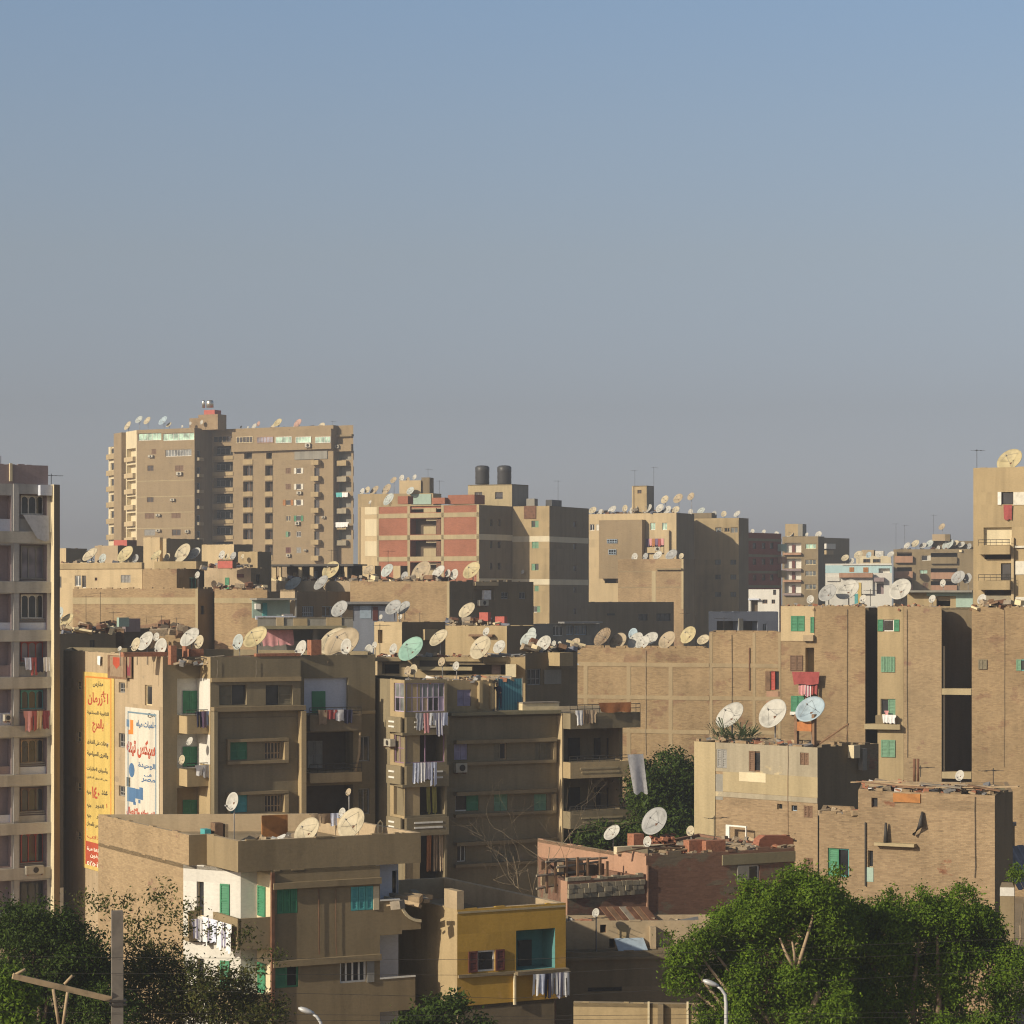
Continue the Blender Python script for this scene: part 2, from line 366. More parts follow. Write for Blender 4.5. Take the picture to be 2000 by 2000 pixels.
class Bld:
    def __init__(s, name, label, cat, origin, group=None):
        s.root = empty(name, (origin.x, origin.y, 0), label, cat, group); s.blocks = []; s.todo = []
    def block(s, chain, ztop, mat, zb=0.0, part='wall', par=.8, roof='roof_dust', back=9.0, mats=None, close=None, parw=.2, inner=None):
        """visible wall chain (left to right), closed behind; parapet of height par round a lower roof slab"""
        walls = [Wall(a, b) for a, b in zip(chain, chain[1:])]
        if close is None:
            a, b = chain[0], chain[-1]; close = [b * (1 + back / b.y) + Vector((-.04 * back, 0)), a * (1 + back / a.y) + Vector((.04 * back, 0))]
        s.blocks.append((walls, chain, close, zb, ztop, mat, part, par, roof, mats or {}, parw, inner or mat)); return walls
    def part(s, fn): s.todo.append(fn)
    def done(s):
        for walls, chain, close, zb, zt, mat, part, par, roof, mats, parw, inner in s.blocks:
            mb = MB()
            for i, W in enumerate(walls): mesh_wall(mb, W, zb, zt, mats.get(i, mat))
            cl = [chain[-1]] + list(close) + [chain[0]]; mb.mat(mat)
            for a, b in zip(cl, cl[1:]): mb.face([(a.x, a.y, zb), (b.x, b.y, zb), (b.x, b.y, zt), (a.x, a.y, zt)])
            rt = random.Random(int(zt * 977) + len(chain)); bk = mat.startswith('brick')
            for i, W in enumerate(walls):
                if W.L < 1.5 or W.at(W.L / 2).y > 320: continue
                mb.mat(mats.get(i, mat)); u = rt.uniform(0, .6)
                while u < W.L - .5:
                    k = rt.uniform(.15, .75); h_ = rt.uniform(.02, .16 if bk else .05)
                    if u + k < W.L - .05: mb.wbox(W, u, u + k, zt - .02, zt + h_, -.17, -.012 if rt.random() < .7 else .02)
                    u += k + rt.uniform(.02, 1.3 if bk else 2.6)
            poly = list(chain) + list(close)
            if par > 0:
                ins = inset(poly, parw); n = len(poly); mb.mat(inner)
                for i in range(n):
                    j = (i + 1) % n
                    mb.face([(poly[i].x, poly[i].y, zt), (poly[j].x, poly[j].y, zt), (ins[j].x, ins[j].y, zt), (ins[i].x, ins[i].y, zt)])
                    mb.face([(ins[i].x, ins[i].y, zt), (ins[j].x, ins[j].y, zt), (ins[j].x, ins[j].y, zt - par), (ins[i].x, ins[i].y, zt - par)])
            else: ins = poly
            o = mb.build(part, s.root)
            mr = MB().mat(roof); k = [(p.x, p.y) for p in ins]; mr.prism(k, zt - par - .15, zt - par + (.0 if par > 0 else .004)); mr.build('roof' if part == 'wall' else part + '_roof', s.root)
        for f in s.todo: f()
    # ---- parts on a wall
    def win(s, W, x0, y0, x1, y1, kind='dk', c='paint_dark', sh='shutter_green', d=.2, n=2, fw=None):
        r = W.hole(x0, y0, x1, y1, d, 'interior_dark'); s.part(lambda: mk_window(s.root, W, r, kind, c, sh, d, n, fw)); return r
    def void(s, W, x0, y0, x1, y1, d=1.2, back='interior_brown'): return W.hole(x0, y0, x1, y1, d, back)
    def box(s, W, x0, y0, x1, y1, o0, o1, mat, name):
        def f(): mb = MB().mat(mat); mb.wbox(W, *W.rect(x0, y0, x1, y1), o0, o1); mb.build(name, s.root)
        s.part(f)
    def balcony(s, W, x0, y0, x1, y1, out=1.1, mat='plaster_ochre', rail=0, slab=True, th=.1, name='balcony', o0=0.0, lines=None):
        def f():
            u0, u1, z0, z1 = W.rect(x0, y0, x1, y1); mb = MB().mat(mat)
            mb.wbox(W, u0, u1, z0, z0 + .14, o0, out)
            mb.wbox(W, u0, u1, z0 + .14, z1, out - th, out)
            mb.wbox(W, u0, u0 + th, z0 + .14, z1, o0 + .002, out - th); mb.wbox(W, u1 - th, u1, z0 + .14, z1, o0 + .002, out - th)
            b = mb.build(name, s.root)
            if lines:
                for q in (.55, .3): ml = MB().mat(lines); ml.wbox(W, u0 + (u1 - u0) * (.22 - q * .1), u0 + (u1 - u0) * (.86 - q * .1), z0 + (z1 - z0) * q, z0 + (z1 - z0) * (q + .1), out + .002, out + .03); ml.build('trim', b)
            if rail:
                mr = MB().mat('metal_dark'); h = rail
                for zz in (z1 + h * .5, z1 + h): mr.tube([W.p(u0, zz, out - .05), W.p(u1, zz, out - .05)], .022, 4)
                for i in range(int((u1 - u0) / .5) + 2):
                    u = min(u1, u0 + i * .5); mr.tube([W.p(u, z1, out - .05), W.p(u, z1 + h, out - .05)], .018, 4)
                mr.build('railing', b)
        s.part(f)
def shutter_leaf(mb, W, u0, u1, z0, z1, o, mat):
    t = .05; fr = .07; mb.mat(mat)
    mb.wbox(W, u0, u0 + fr, z0, z1, o, o + t); mb.wbox(W, u1 - fr, u1, z0, z1, o, o + t)
    mb.wbox(W, u0 + fr, u1 - fr, z0, z0 + fr, o, o + t); mb.wbox(W, u0 + fr, u1 - fr, z1 - fr, z1, o, o + t)
    zm = (z0 + z1) / 2; mb.wbox(W, u0 + fr, u1 - fr, zm - fr / 2, zm + fr / 2, o, o + t)
    n = max(4, int((z1 - z0) / .11)); dz = (z1 - z0 - 2 * fr) / n
    for i in range(n):
        z = z0 + fr + i * dz
        a = [W.p(u0 + fr, z, o + t * .8), W.p(u1 - fr, z, o + t * .8), W.p(u1 - fr, z + dz * 1.1, o + .004), W.p(u0 + fr, z + dz * 1.1, o + .004)]
        mb.face(a)
def mk_window(root, W, r, kind, c, sh, d, n, fw):
    u0, u1, z0, z1 = r; w = u1 - u0; fr = fw or min(.07, w * .09); o = -d + .02
    mb = MB().mat(c)
    mb.wbox(W, u0, u0 + fr, z0, z1, o, o + .07); mb.wbox(W, u1 - fr, u1, z0, z1, o, o + .07)
    mb.wbox(W, u0 + fr, u1 - fr, z0, z0 + fr, o, o + .07); mb.wbox(W, u0 + fr, u1 - fr, z1 - fr, z1, o, o + .07)
    if kind in ('dk', 'gl', 'arch', 'bars'):
        for i in range(1, n): uu = u0 + w * i / n; mb.wbox(W, uu - fr * .45, uu + fr * .45, z0 + fr, z1 - fr, o, o + .065)
    if kind == 'bars':
        zm = z0 + (z1 - z0) * .35; mb.wbox(W, u0 + fr, u1 - fr, zm, zm + .05, o, o + .06)
    win = mb.build('window', root)
    pm = {'gl': sh, 'arch': sh}.get(kind, 'pane_dark')
    mp = MB().mat(pm); mp.wbox(W, u0 + fr, u1 - fr, z0 + fr, z1 - fr, o + .005, o + .02); mp.build('pane', win)
    if kind == 'arch':
        ma = MB().mat(c)
        for i in range(n):
            a, b = u0 + w * i / n + fr * .6, u0 + w * (i + 1) / n - fr * .6; m = (a + b) / 2; rr = (b - a) / 2; zt = z1 - fr
            for sgn, e in ((-1, a), (1, b)):
                arc = [(m + sgn * rr * math.cos(R(t)), zt - rr + rr * math.sin(R(t))) for t in (0, 30, 60, 90)]
                poly = [(e, zt + .01)] + [(m, zt + .01)] + arc[::-1]
                ma.face([W.p(p, q, o + .066) for p, q in poly])
        ma.build('arched_head', win)
    if kind == 'sh':      # closed louvred leaves
        for i in range(n):
            ms = MB(); a = u0 + w * i / n; shutter_leaf(ms, W, a + .012, a + w / n - .012, z0 + .01, z1 - .01, o + .075, sh); ms.build('shutter', win)
    if kind in ('ol', 'or'):   # half open: dark on one side, closed leaf on the other
        ms = MB(); m = (u0 + u1) / 2
        shutter_leaf(ms, W, *((u0, m) if kind == 'or' else (m, u1)), z0 + .01, z1 - .01, o + .075, sh); ms.build('shutter', win)
    if kind in ('wide', 'wl', 'wr'):   # leaves folded back on the wall
        hw = w * .5
        for sd in ((-1, 1) if kind == 'wide' else (-1,) if kind == 'wl' else (1,)):
            ms = MB(); a = (u0 - hw, u0 - .01) if sd < 0 else (u1 + .01, u1 + hw)
            shutter_leaf(ms, W, *a, z0, z1, .02, sh); ms.build('shutter', win)
def thing_box(name, label, cat, c, d, mat, rz=0, group=None):
    mb = MB().mat(mat); mb.box(c, d, rz); o = mb.build(name); return tag(o, label, cat, group)
# ---------------------------------------------------------------- props
ORD = ['first', 'second', 'third', 'fourth', 'fifth', 'sixth', 'seventh', 'eighth', 'ninth', 'tenth', 'eleventh', 'twelfth', 'thirteenth', 'fourteenth', 'fifteenth', 'sixteenth', 'seventeenth', 'eighteenth', 'nineteenth', 'twentieth', 'twenty-first', 'twenty-second']
def solo(mb, name, label, cat, group=None, kind=None, uv=True):
    """a one-mesh thing, its origin moved to its own base"""
    o = mb.build(name, None, uv=uv); vs = [v.co for v in o.data.vertices]
    c = Vector(((min(v.x for v in vs) + max(v.x for v in vs)) / 2, (min(v.y for v in vs) + max(v.y for v in vs)) / 2, min(v.z for v in vs)))
    o.data.transform(Matrix.Translation(-c)); o.location = c
    return tag(o, label, cat, group, kind)
# --- satellite dishes: one prototype mesh per look, copied part by part
_dm = {}
def _para(cut=.5, n=32, rings=6, fd=.40, sx=1.0):
    bm = bmesh.new(); R2 = []
    for back in (0, 1):
        rr = []
        for i in range(rings + 1):
            r = .5 * i / rings; z = r * r / (4 * fd) - (.012 if back else 0)
            if i == 0: rr.append([bm.verts.new((0, 0, z))])
            else: rr.append([bm.verts.new((r * math.cos(2 * math.pi * k / n) * sx, r * math.sin(2 * math.pi * k / n), z)) for k in range(n)])
        R2.append(rr)
        for i in range(rings):
            for k in range(n):
                k2 = (k + 1) % n
                vs = [rr[0][0], rr[1][k], rr[1][k2]] if i == 0 else [rr[i][k], rr[i + 1][k], rr[i + 1][k2], rr[i][k2]]
                f = bm.faces.new(vs if not back else vs[::-1]); f.smooth = True
    for k in range(n):
        k2 = (k + 1) % n; bm.faces.new((R2[0][-1][k], R2[1][-1][k], R2[1][-1][k2], R2[0][-1][k2]))
    return bm
def dish_meshes(kind, colr):
    if (kind, colr) in _dm: return _dm[(kind, colr)]
    mb = MB(); mb.bm.free(); mb.bm = _para(sx=.9 if kind == 'o' else 1.0); mb.mat('dish_' + colr)
    if kind == 'r':
        mb.mat('metal_dark')
        for k in range(16):
            a = 2 * math.pi * k / 16; mb.tube([(r * math.cos(a), r * math.sin(a), r * r / 1.6 + .004) for r in (.03, .18, .34, .5)], .005, 4)
    o = mb.build('reflector', keep_normals=True, uv=False); ref = o.data; bpy.data.objects.remove(o)
    mb = MB().mat('metal_grey')
    if kind == 'o':
        mb.tube([(0, -.42, .10), (0, -.30, .42)], .018, 5); mb.box((0, -.28, .45), (.10, .08, .14))
    else:
        for k in range(3 if kind == 'p' else 4):
            a = .4 + 2 * math.pi * k / (3 if kind == 'p' else 4); mb.tube([(.40 * math.cos(a), .40 * math.sin(a), .10), (0, 0, .40)], .0055, 4)
        mb.tube([(0, 0, .36), (0, 0, .43)], .024, 8)
    o = mb.build('feed_arm', uv=False); fe = o.data; bpy.data.objects.remove(o)
    if 'mast' not in _dm:
        mb = MB().mat('metal_grey'); mb.tube([(0, 0, 0), (0, 0, 1)], .035, 8); o = mb.build('mast', uv=False); _dm['mast'] = o.data; bpy.data.objects.remove(o)
        mb = MB().mat('metal_rust'); mb.box((0, 0, -.06), (.10, .10, .10)); mb.tube([(0, .0, -.05), (.12, .12, -.22)], .015, 5); o = mb.build('mount', uv=False); _dm['mount'] = o.data; bpy.data.objects.remove(o)
    _dm[(kind, colr)] = (ref, fe); return ref, fe
DISHES = []
def dish(px, py, size, c, roof, Y, zr, kind=None, ax=None):
    kind = kind or ('o' if size * Y / FP < 1.15 else 'p')
    D = size * Y / FP
    a = Vector(ax) if ax else (Vector((-.55, -.60, .58)) if kind != 'o' else Vector((-.60, -.74, .32)))
    a = (a + Vector((rnd.uniform(-.13, .13), rnd.uniform(-.1, .1), rnd.uniform(-.13, .13)))).normalized()
    ctr = P3(px, py, Y) - a * .09 * D
    h = max(.12, ctr.z - zr); ref, fe = dish_meshes(kind, c)
    big = 'large' if D > 2.1 else 'medium' if D > 1.2 else 'small'
    root = empty('satellite_dish', (ctr.x, ctr.y, ctr.z - h), None, 'satellite dish', 'satellite dishes on the rooftops')
    m = bpy.data.objects.new('mast', _dm['mast']); col.objects.link(m); m.parent = root; m.scale = (max(.7, D * .7), max(.7, D * .7), h)
    r = bpy.data.objects.new('reflector', ref); col.objects.link(r); r.parent = root; r.location = (0, 0, h); r.scale = (D, D, D)
    r.rotation_euler = (a.to_track_quat('Z', 'Y') @ Matrix.Rotation(rnd.uniform(-.3, .3) if kind == 'o' else rnd.uniform(0, 6), 4, 'Z').to_quaternion()).to_euler()
    e = bpy.data.objects.new('feed_arm', fe); col.objects.link(e); e.parent = r
    g = bpy.data.objects.new('mount', _dm['mount']); col.objects.link(g); g.parent = root; g.location = (0, 0, h); g.scale = (D, D, D)
    DISHES.append((roof, px, big, c, root, kind)); return root
def label_dishes():
    by = {}
    for d in DISHES: by.setdefault(d[0], []).append(d)
    for roof, L in by.items():
        L.sort(key=lambda d: d[1])
        for i, (rf, px, big, c, root, kind) in enumerate(L):
            w = f'{big} {DISH_WORD[c]} satellite dish'
            root['label'] = f'{w} on {roof}' if len(L) == 1 else f'{w}, {ORD[i]} from left on {roof}'
# --- air conditioners
AC_MESH = {}
def aircon(W, x0, y0, x1, y1, where, o0=.02):
    u0, u1, z0, z1 = W.rect(x0, y0, x1, y1); c = W.p((u0 + u1) / 2, z0, o0)
    root = empty('air_conditioner', c, f'boxy pale air conditioner {where}', 'air conditioner', 'air conditioners on the facades')
    mb = MB().mat('casing_beige'); mb.wbox(W, u0, u1, z0, z1, o0 + .1, o0 + .42); cas = mb.build('casing', root)
    mb = MB().mat('interior_dark'); m = (u0 * .45 + u1 * .55); rr = min(u1 - u0, z1 - z0) * .36; zc = (z0 + z1) / 2
    ring = [W.p(m + rr * math.cos(t), zc + rr * math.sin(t), o0 + .46) for t in [2 * math.pi * k / 14 for k in range(14)]]; mb.face(ring)
    mb.build('fan_grille', cas)
    mb = MB().mat('metal_rust'); mb.wbox(W, u0 + .08, u0 + .12, z0 - .08, z0, o0, o0 + .45); mb.wbox(W, u1 - .12, u1 - .08, z0 - .08, z0, o0, o0 + .45); mb.build('bracket', root)
# --- rooftop aerials
def aerial(px, py_top, Y, zr, where, bars=3, side=1):
    z1 = zat(py_top, Y); p = pt(px, Y); root = empty('tv_antenna', (p.x, p.y, zr), f'thin tv antenna {where}', 'tv antenna', 'tv antennas on the rooftops')
    mb = MB().mat('metal_dark'); mb.tube([(p.x, p.y, zr), (p.x, p.y, z1)], .022, 5); mb.build('mast', root)
    mb = MB().mat('metal_dark'); q = Vector((.8, .5, 0)) * side; b = Vector((p.x, p.y, z1 - .12)); mb.tube([b - q * .4, b + q * .8], .014, 4)
    for i in range(bars):
        c = b + q * (-.3 + 1.0 * i / max(1, bars - 1)); s = Vector((-.5, .8, 0)).normalized() * (.45 - .07 * i); mb.tube([c - s, c + s], .010, 4)
    mb.build('boom', root)
# --- laundry
def cloth_mesh(mb, o, du, w, h, nrm, shape='towel', folds=3, amp=.035, seed=0):
    r = random.Random(seed); nx, nz = 12, 8; ph = r.uniform(0, 6); lean = (.16 if shape == 'sheet' else r.uniform(-.05, .05)) * h
    def prof(v):
        if shape == 'trousers': return 1.0
        if shape == 'shirt': return 1.35 if v < .28 else .95
        return 1 - .12 * v * r.choice((1, 1))
    for back in (0, 1):
        g = []
        for j in range(nz + 1):
            v = j / nz; row = []
            for i in range(nx + 1):
                t = i / nx - .5
                k = math.sin(ph + t * folds * 6.28 + v * 1.2) * amp * (.3 + v)
                row.append(mb.bm.verts.new(o + du * (t * w * prof(v) + lean * v) + nrm * (k + .03 + (.012 if back else 0)) + Vector((0, 0, -h * v - (.04 * h * math.cos(ph + t * 9) * (v > .9))))))
            g.append(row)
        for j in range(nz):
            for i in range(nx):
                if shape == 'trousers' and j >= 2 and i in (5, 6): continue
                f = mb.bm.faces.new((g[j][i], g[j][i + 1], g[j + 1][i + 1], g[j + 1][i])); f.material_index = mb.cur; f.smooth = True
def laundry(W, x0, y0, x1, colors, where, h=(30, 45), out=.15, kinds=('shirt', 'towel', 'trousers'), seed=1, line=True):
    """separate garments side by side on one line in front of wall W; y0 top row, h drop range in px"""
    r = random.Random(seed); n = len(colors); ua, ub = W.u(x0), W.u(x1); z = W.z((x0 + x1) / 2, y0); ppm = FP / W.Y((x0 + x1) / 2)
    du = Vector((W.d.x, W.d.y, 0)); nn = Vector((W.n.x, W.n.y, 0))
    if line:
        mb = MB().mat('wood_grey'); mb.tube([W.p(ua - .1, z, out), W.p((ua + ub) / 2, z - .03, out), W.p(ub + .1, z, out)], .012, 4); solo(mb, 'clothesline', f'thin clothesline {where}', 'clothesline')
    for i, c in enumerate(colors):
        k = kinds[i % len(kinds)] if not isinstance(c, tuple) else c[1]; cc = c if not isinstance(c, tuple) else c[0]
        w = (ub - ua) / n; mb = MB().mat('cloth_' + cc)
        cloth_mesh(mb, W.p(ua + w * (i + .5), z, out), du, w * 1.06, r.uniform(*h) / ppm, nn, k, r.choice((1, 2)), .018 + .014 * r.random(), r.random() * 99)
        name = {'shirt': 'shirt', 'towel': 'towel', 'trousers': 'trousers', 'sheet': 'bed_sheet', 'rug': 'rug'}[k]
        wd = {'bluewhite': 'pale blue', 'check': 'checked'}.get(cc, cc)
        pos = '' if n == 1 else ('leftmost ' if i == 0 else 'rightmost ' if i == n - 1 else f'{ORD[i]} from left ')
        solo(mb, name, f'{wd} {name.replace("_", " ")} {pos}hanging {where}', 'laundry', 'laundry hung out to dry')
# --- loose rubble (nobody could count it): one stuff object per roof
def rubble(W, x0, x1, o_near, depth, zr, n, label, size=(.1, .45), mats=('rubble_mix', 'brick_loose', 'wood_pale', 'metal_grey'), seed=1, zvar=.15):
    r = random.Random(seed); mb = MB()
    for i in range(n):
        o = -o_near - r.random() * depth; Wo = W.off(o); u = Wo.u(r.uniform(x0, x1)); s = r.uniform(*size); mb.mat(r.choice(mats))
        c = W.p(u, zr + s * .25 + r.random() * zvar, o); mb.box(c, (s * r.uniform(.6, 2.4), s * r.uniform(.4, .9), s * r.uniform(.2, .7)), r.uniform(0, 3.1), r.uniform(-.4, .4), r.uniform(-.3, .3))
    return solo(mb, 'rubble', label, 'rubble', None, 'stuff')
def plank_pile(W, x0, x1, zr, o0, n, label, length=(1.5, 3), mat=('wood_brown', 'wood_grey', 'wood_pale'), seed=1, name='plank'):
    r = random.Random(seed); ua, ub = W.u(x0), W.u(x1)
    for i in range(n):
        L = r.uniform(*length); u = ua + (ub - ua) * (i + .5) / n; mb = MB().mat(r.choice(mat)); o = o0 + r.uniform(-.5, .2)
        a = W.p(u - L / 2, zr + .1 + r.random() * .25, o); b = W.p(u + L / 2, zr + .1 + r.random() * .35, o - r.uniform(-.4, .8)); d = (b - a); 
        mb.box((a + b) / 2, (d.length, .16, .05), math.atan2(d.y, d.x), r.uniform(-.3, .3), -math.asin(d.z / d.length))
        solo(mb, name, f'{label}, {"leftmost" if i == 0 else "rightmost" if i == n - 1 else ORD[i] + " from left"}', 'plank', 'loose planks on the roofs')
# --- trees
def leaf_cloud(name, parent, blobs, nclus, leaves, ls, mat, seed=1, shell=.55, spread=.28, uneven=.55):
    """leaf-sized faces in sprays gathered on twig tips through the crown's volume; blobs: (centre, radii, weight)"""
    r = random.Random(seed); vs = []; fs = []
    tot = sum(b[2] for b in blobs); off = world_of(parent) if parent else Vector((0, 0, 0))
    for c, rad, w in blobs:
        lobes = [Vector((r.gauss(0, 1), r.gauss(0, 1), r.gauss(0, 1))).normalized() for _ in range(9)]
        for _ in range(int(nclus * w / tot)):
            d = Vector((r.gauss(0, 1), r.gauss(0, 1), r.gauss(0, 1))).normalized(); lob = max(d.dot(l) for l in lobes)
            k = (shell + (1 - shell) * r.random() ** .6) * (1 - uneven * (1 - lob) * 1.3)
            p = Vector(c) + Vector((d.x * rad[0], d.y * rad[1], d.z * rad[2])) * k
            sp = spread * r.uniform(.6, 1.3); out = (d + Vector((0, 0, .35))).normalized()
            for _ in range(leaves):
                q = p + Vector((r.gauss(0, sp), r.gauss(0, sp), r.gauss(0, sp * .75))); s = ls * r.uniform(.6, 1.3)
                n = (out * .8 + Vector((r.gauss(0, .6), r.gauss(0, .6), r.gauss(0, .6)))).normalized(); t = n.orthogonal().normalized()
                t = (Matrix.Rotation(r.uniform(0, 6.28), 3, n) @ t); b = n.cross(t); i = len(vs)
                vs += [q - t * s, q + b * s * .45 - t * s * .1, q + t * s, q - b * s * .45 - t * s * .1]; fs.append((i, i + 1, i + 2, i + 3))
    me = bpy.data.meshes.new(name); me.from_pydata([v - off for v in vs], [], fs); me.materials.append(MATS[mat]); me.update()
    o = bpy.data.objects.new(name, me); col.objects.link(o)
    if parent: o.parent = parent
    return o
def limbs(mb, a, d, L, rad, depth, r, bend=.25, kids=(2, 3), shrink=.68, up=.2):
    pts = [Vector(a)]; rr = [rad]; q = Vector(a); dd = Vector(d).normalized(); n = 4
    for i in range(n):
        dd = (dd + Vector((r.gauss(0, bend), r.gauss(0, bend), r.gauss(0, bend) + up * .2))).normalized(); q = q + dd * L / n; pts.append(q.copy()); rr.append(rad * (1 - .38 * (i + 1) / n))
    mb.tube(pts, rr, 6 if rad > .05 else 4)
    tips = [q.copy()]
    if depth > 0:
        for k in range(r.randint(*kids)):
            i = r.randint(2, n); e = (dd + Vector((r.gauss(0, .75), r.gauss(0, .75), r.gauss(0, .55) + up))).normalized()
            tips += limbs(mb, pts[i], e, L * r.uniform(.6, .85), rr[i] * .75, depth - 1, r, bend, kids, shrink, up)
    return tips
def tree(name, label, base_px, Y, zb, blobs, nclus, leaves, ls, leaf, bark='bark', trunk_r=.28, group=None, seed=1, shell=.5, spread=.28, uneven=.55, stems=3, show=()):
    """blobs in picture terms (px, py, dy from Y, rx, ry_depth, rz in m, weight): a real crown at depth Y"""
    p = pt(base_px, Y); root = empty(name, (p.x, p.y, zb), label, 'tree', group); r = random.Random(seed)
    B = [(P3(x, y, Y + dy), (rx, ry, rz), w) for x, y, dy, rx, ry, rz, w in blobs]
    mb = MB().mat(bark); b0 = Vector((p.x, p.y, zb)); cz = sum(b[0].z for b in B) / len(B); fork = Vector((p.x + r.uniform(-.2, .2), p.y, zb + max(1.0, (cz - zb) * .35)))
    mb.tube([b0, (b0 + fork) / 2 + Vector((.1, 0, 0)), fork], [trunk_r * 1.2, trunk_r, trunk_r * .9], 9); mb.build('trunk', root)
    for c, rad, w in B[:8]:
        mb = MB().mat(bark); mid = (fork + c) / 2 + Vector((r.uniform(-.4, .4), r.uniform(-.4, .4), .3)); mb.tube([fork - Vector((0, 0, .1)), mid, c], [trunk_r * .55, trunk_r * .35, trunk_r * .15], 6)
        for k in range(5): 
            d = Vector((r.gauss(0, 1), r.gauss(0, 1), r.gauss(0, .8) + .3)).normalized(); mb.tube([c - (c - mid) * .3 * r.random(), c + Vector((d.x * rad[0], d.y * rad[1], d.z * rad[2])) * .75], [trunk_r * .13, trunk_r * .04], 4)
        mb.build('limb', root)
    for pl, rads in show:
        mb = MB().mat(bark); mb.tube([P3(x, y, Y + dy) for x, y, dy in pl], rads, 7); mb.build('limb', root)
    leaf_cloud('crown', root, B, nclus, leaves, ls, leaf, seed, shell, spread, uneven)
    return root
# --- lettering
def arabic(s):
    T = {}
    for cp in range(0xFE80, 0xFEFD):
        d = unicodedata.decomposition(chr(cp)).split()
        if len(d) >= 2: T.setdefault(''.join(chr(int(x, 16)) for x in d[1:]), {})[d[0][1:-1]] = chr(cp)
    un = []; i = 0
    while i < len(s):
        k = 2 if s[i:i + 2] in T and len(s[i:i + 2]) == 2 else 1; un.append(s[i:i + k]); i += k
    out = []
    for k, u in enumerate(un):
        if u not in T: out.append(u); continue
        pv = k > 0 and un[k - 1] in T and 'initial' in T[un[k - 1]]; nx = k + 1 < len(un) and un[k + 1] in T and 'final' in T[un[k + 1]] and 'initial' in T[u]
        out.append(T[u].get('medial' if pv and nx else 'final' if pv else 'initial' if nx else 'isolated', u))
    return ''.join(reversed(out))
def lettering(name, parent, W, words, mat, out, bold=.03):
    """words: (text, x0, y0, x1, y1) boxes on the wall in picture columns and rows; one mesh of letters per colour"""
    for txt, x0, y0, x1, y1 in words:
        mb = MB().mat(mat)
        c = bpy.data.curves.new('lettering', 'FONT'); c.body = arabic(txt); c.offset = bold; c.resolution_u = 3
        o = bpy.data.objects.new('lettering', c); col.objects.link(o); me = bpy.data.meshes.new_from_object(o.evaluated_get(bpy.context.evaluated_depsgraph_get()))
        bpy.data.objects.remove(o); V = [v.co.copy() for v in me.vertices]
        if not V: continue
        ax, bx = min(v.x for v in V), max(v.x for v in V); ay, by = min(v.y for v in V), max(v.y for v in V)
        u0, u1, z0, z1 = W.rect(x0, y0, x1, y1); bv = [mb.bm.verts.new(W.p(u0 + (v.x - ax) / (bx - ax) * (u1 - u0), z0 + (v.y - ay) / (by - ay) * (z1 - z0), out)) for v in V]
        for f in me.polygons:
            try: g = mb.bm.faces.new([bv[i] for i in f.vertices]); g.material_index = mb.cur
            except ValueError: pass
        bpy.data.meshes.remove(me); mb.build(name, parent, uv=False)

def clumps(pts, r, seed=1, dy=.9, w=1.0):
    q = random.Random(seed); return [(x, y, q.uniform(-dy, dy), r * q.uniform(.75, 1.25), r * q.uniform(.8, 1.3), r * q.uniform(.7, 1.1), w * q.uniform(.8, 1.2)) for x, y in pts]
# ---------------------------------------------------------------- ground
mb = MB().mat('ground_dirt'); mb.face([(-4000, -200, 0), (4000, -200, 0), (4000, 9000, 0), (-4000, 9000, 0)]); g = mb.build('ground'); g['kind'] = 'structure'
mb = MB().mat('interior_brown'); mb.face([(-60, 66, .004), (60, 66, .004), (60, 86, .004), (-60, 86, .004)]); g = mb.build('road'); g['kind'] = 'structure'
D28, D118 = Vector((math.cos(R(28)), math.sin(R(28)))), Vector((math.cos(R(118)), math.sin(R(118))))
def ring_wall(root, walls, z0, z1, mat, name='balcony', th=.12, floor=None):
    mb = MB().mat(mat)
    for W in walls: mb.wbox(W, 0, W.L - (.0 if W is walls[-1] else th * .0), z0, z1, -th, 0)
    if floor: mb.prism([(p.x, p.y) for p in floor], z0 - .15, z0)
    return mb.build(name, root)

# ---------------------------------------------------------------- corner apartment house, nearest
C = pt(465, 100); a = step(C, 118, 404); b = step(a, 208, 369); l = step(b, 118, 192); r2 = step(C, 28, 822)
N1 = Bld('apartment_house', 'brown corner apartment house with white corner balconies and flat dish-topped roof, nearest of all', 'apartment house', C)
BR = r2 + D118 * 10.5
top = N1.block([l, b, a, C, r2], 11.54, 'plaster_brown', zb=10.32, part='parapet', par=.75, close=[BR], inner='plaster_peach', mats={0: 'brick_tan_pale', 1: 'plaster_brown', 2: 'plaster_brown'})
F1 = step(C, 28, 530); g0 = step(F1, 118, 502); G = step(g0, 208, 470); L1 = step(l, -62, 358); E1 = step(C, 28, 742)
e2 = E1 + D118 * 1.5; e3 = step(e2, 28, 778)
body = N1.block([l, L1, G, g0, F1, E1, e2, e3], 10.3, 'plaster_brown', par=0, close=[BR - D28 * 2.2], mats={0: 'brick_tan_pale', 1: 'plaster_white', 2: 'plaster_white', 3: 'plaster_cream', 5: 'plaster_bluewhite', 6: 'plaster_bluewhite'})
Wl, Wg, Ws, Wr, Wf, _, Wq = body
Wba, WaC, WCF = Wall(b, a), Wall(a, C), Wall(C, F1)
for dz in (0, 3.0):
    py = int(dz * 50)
    N1.part(lambda z=dz: ring_wall(N1.root, [Wba, WaC, WCF], 7.42 - z, 8.5 - z, 'plaster_brown', 'balcony', floor=[b, a, C, F1, g0, G, L1]))
    N1.win(Wg, 384, 1722 + py, 398, 1790 + py, 'dk', 'paint_cream', n=1); N1.win(Wg, 430, 1726 + py, 449, 1792 + py, 'sh', 'paint_white', 'shutter_green', n=1, d=.1)
    N1.win(Wr, 504, 1730 + py, 519, 1790 + py, 'sh', 'paint_cream', 'shutter_green', n=1, d=.1)
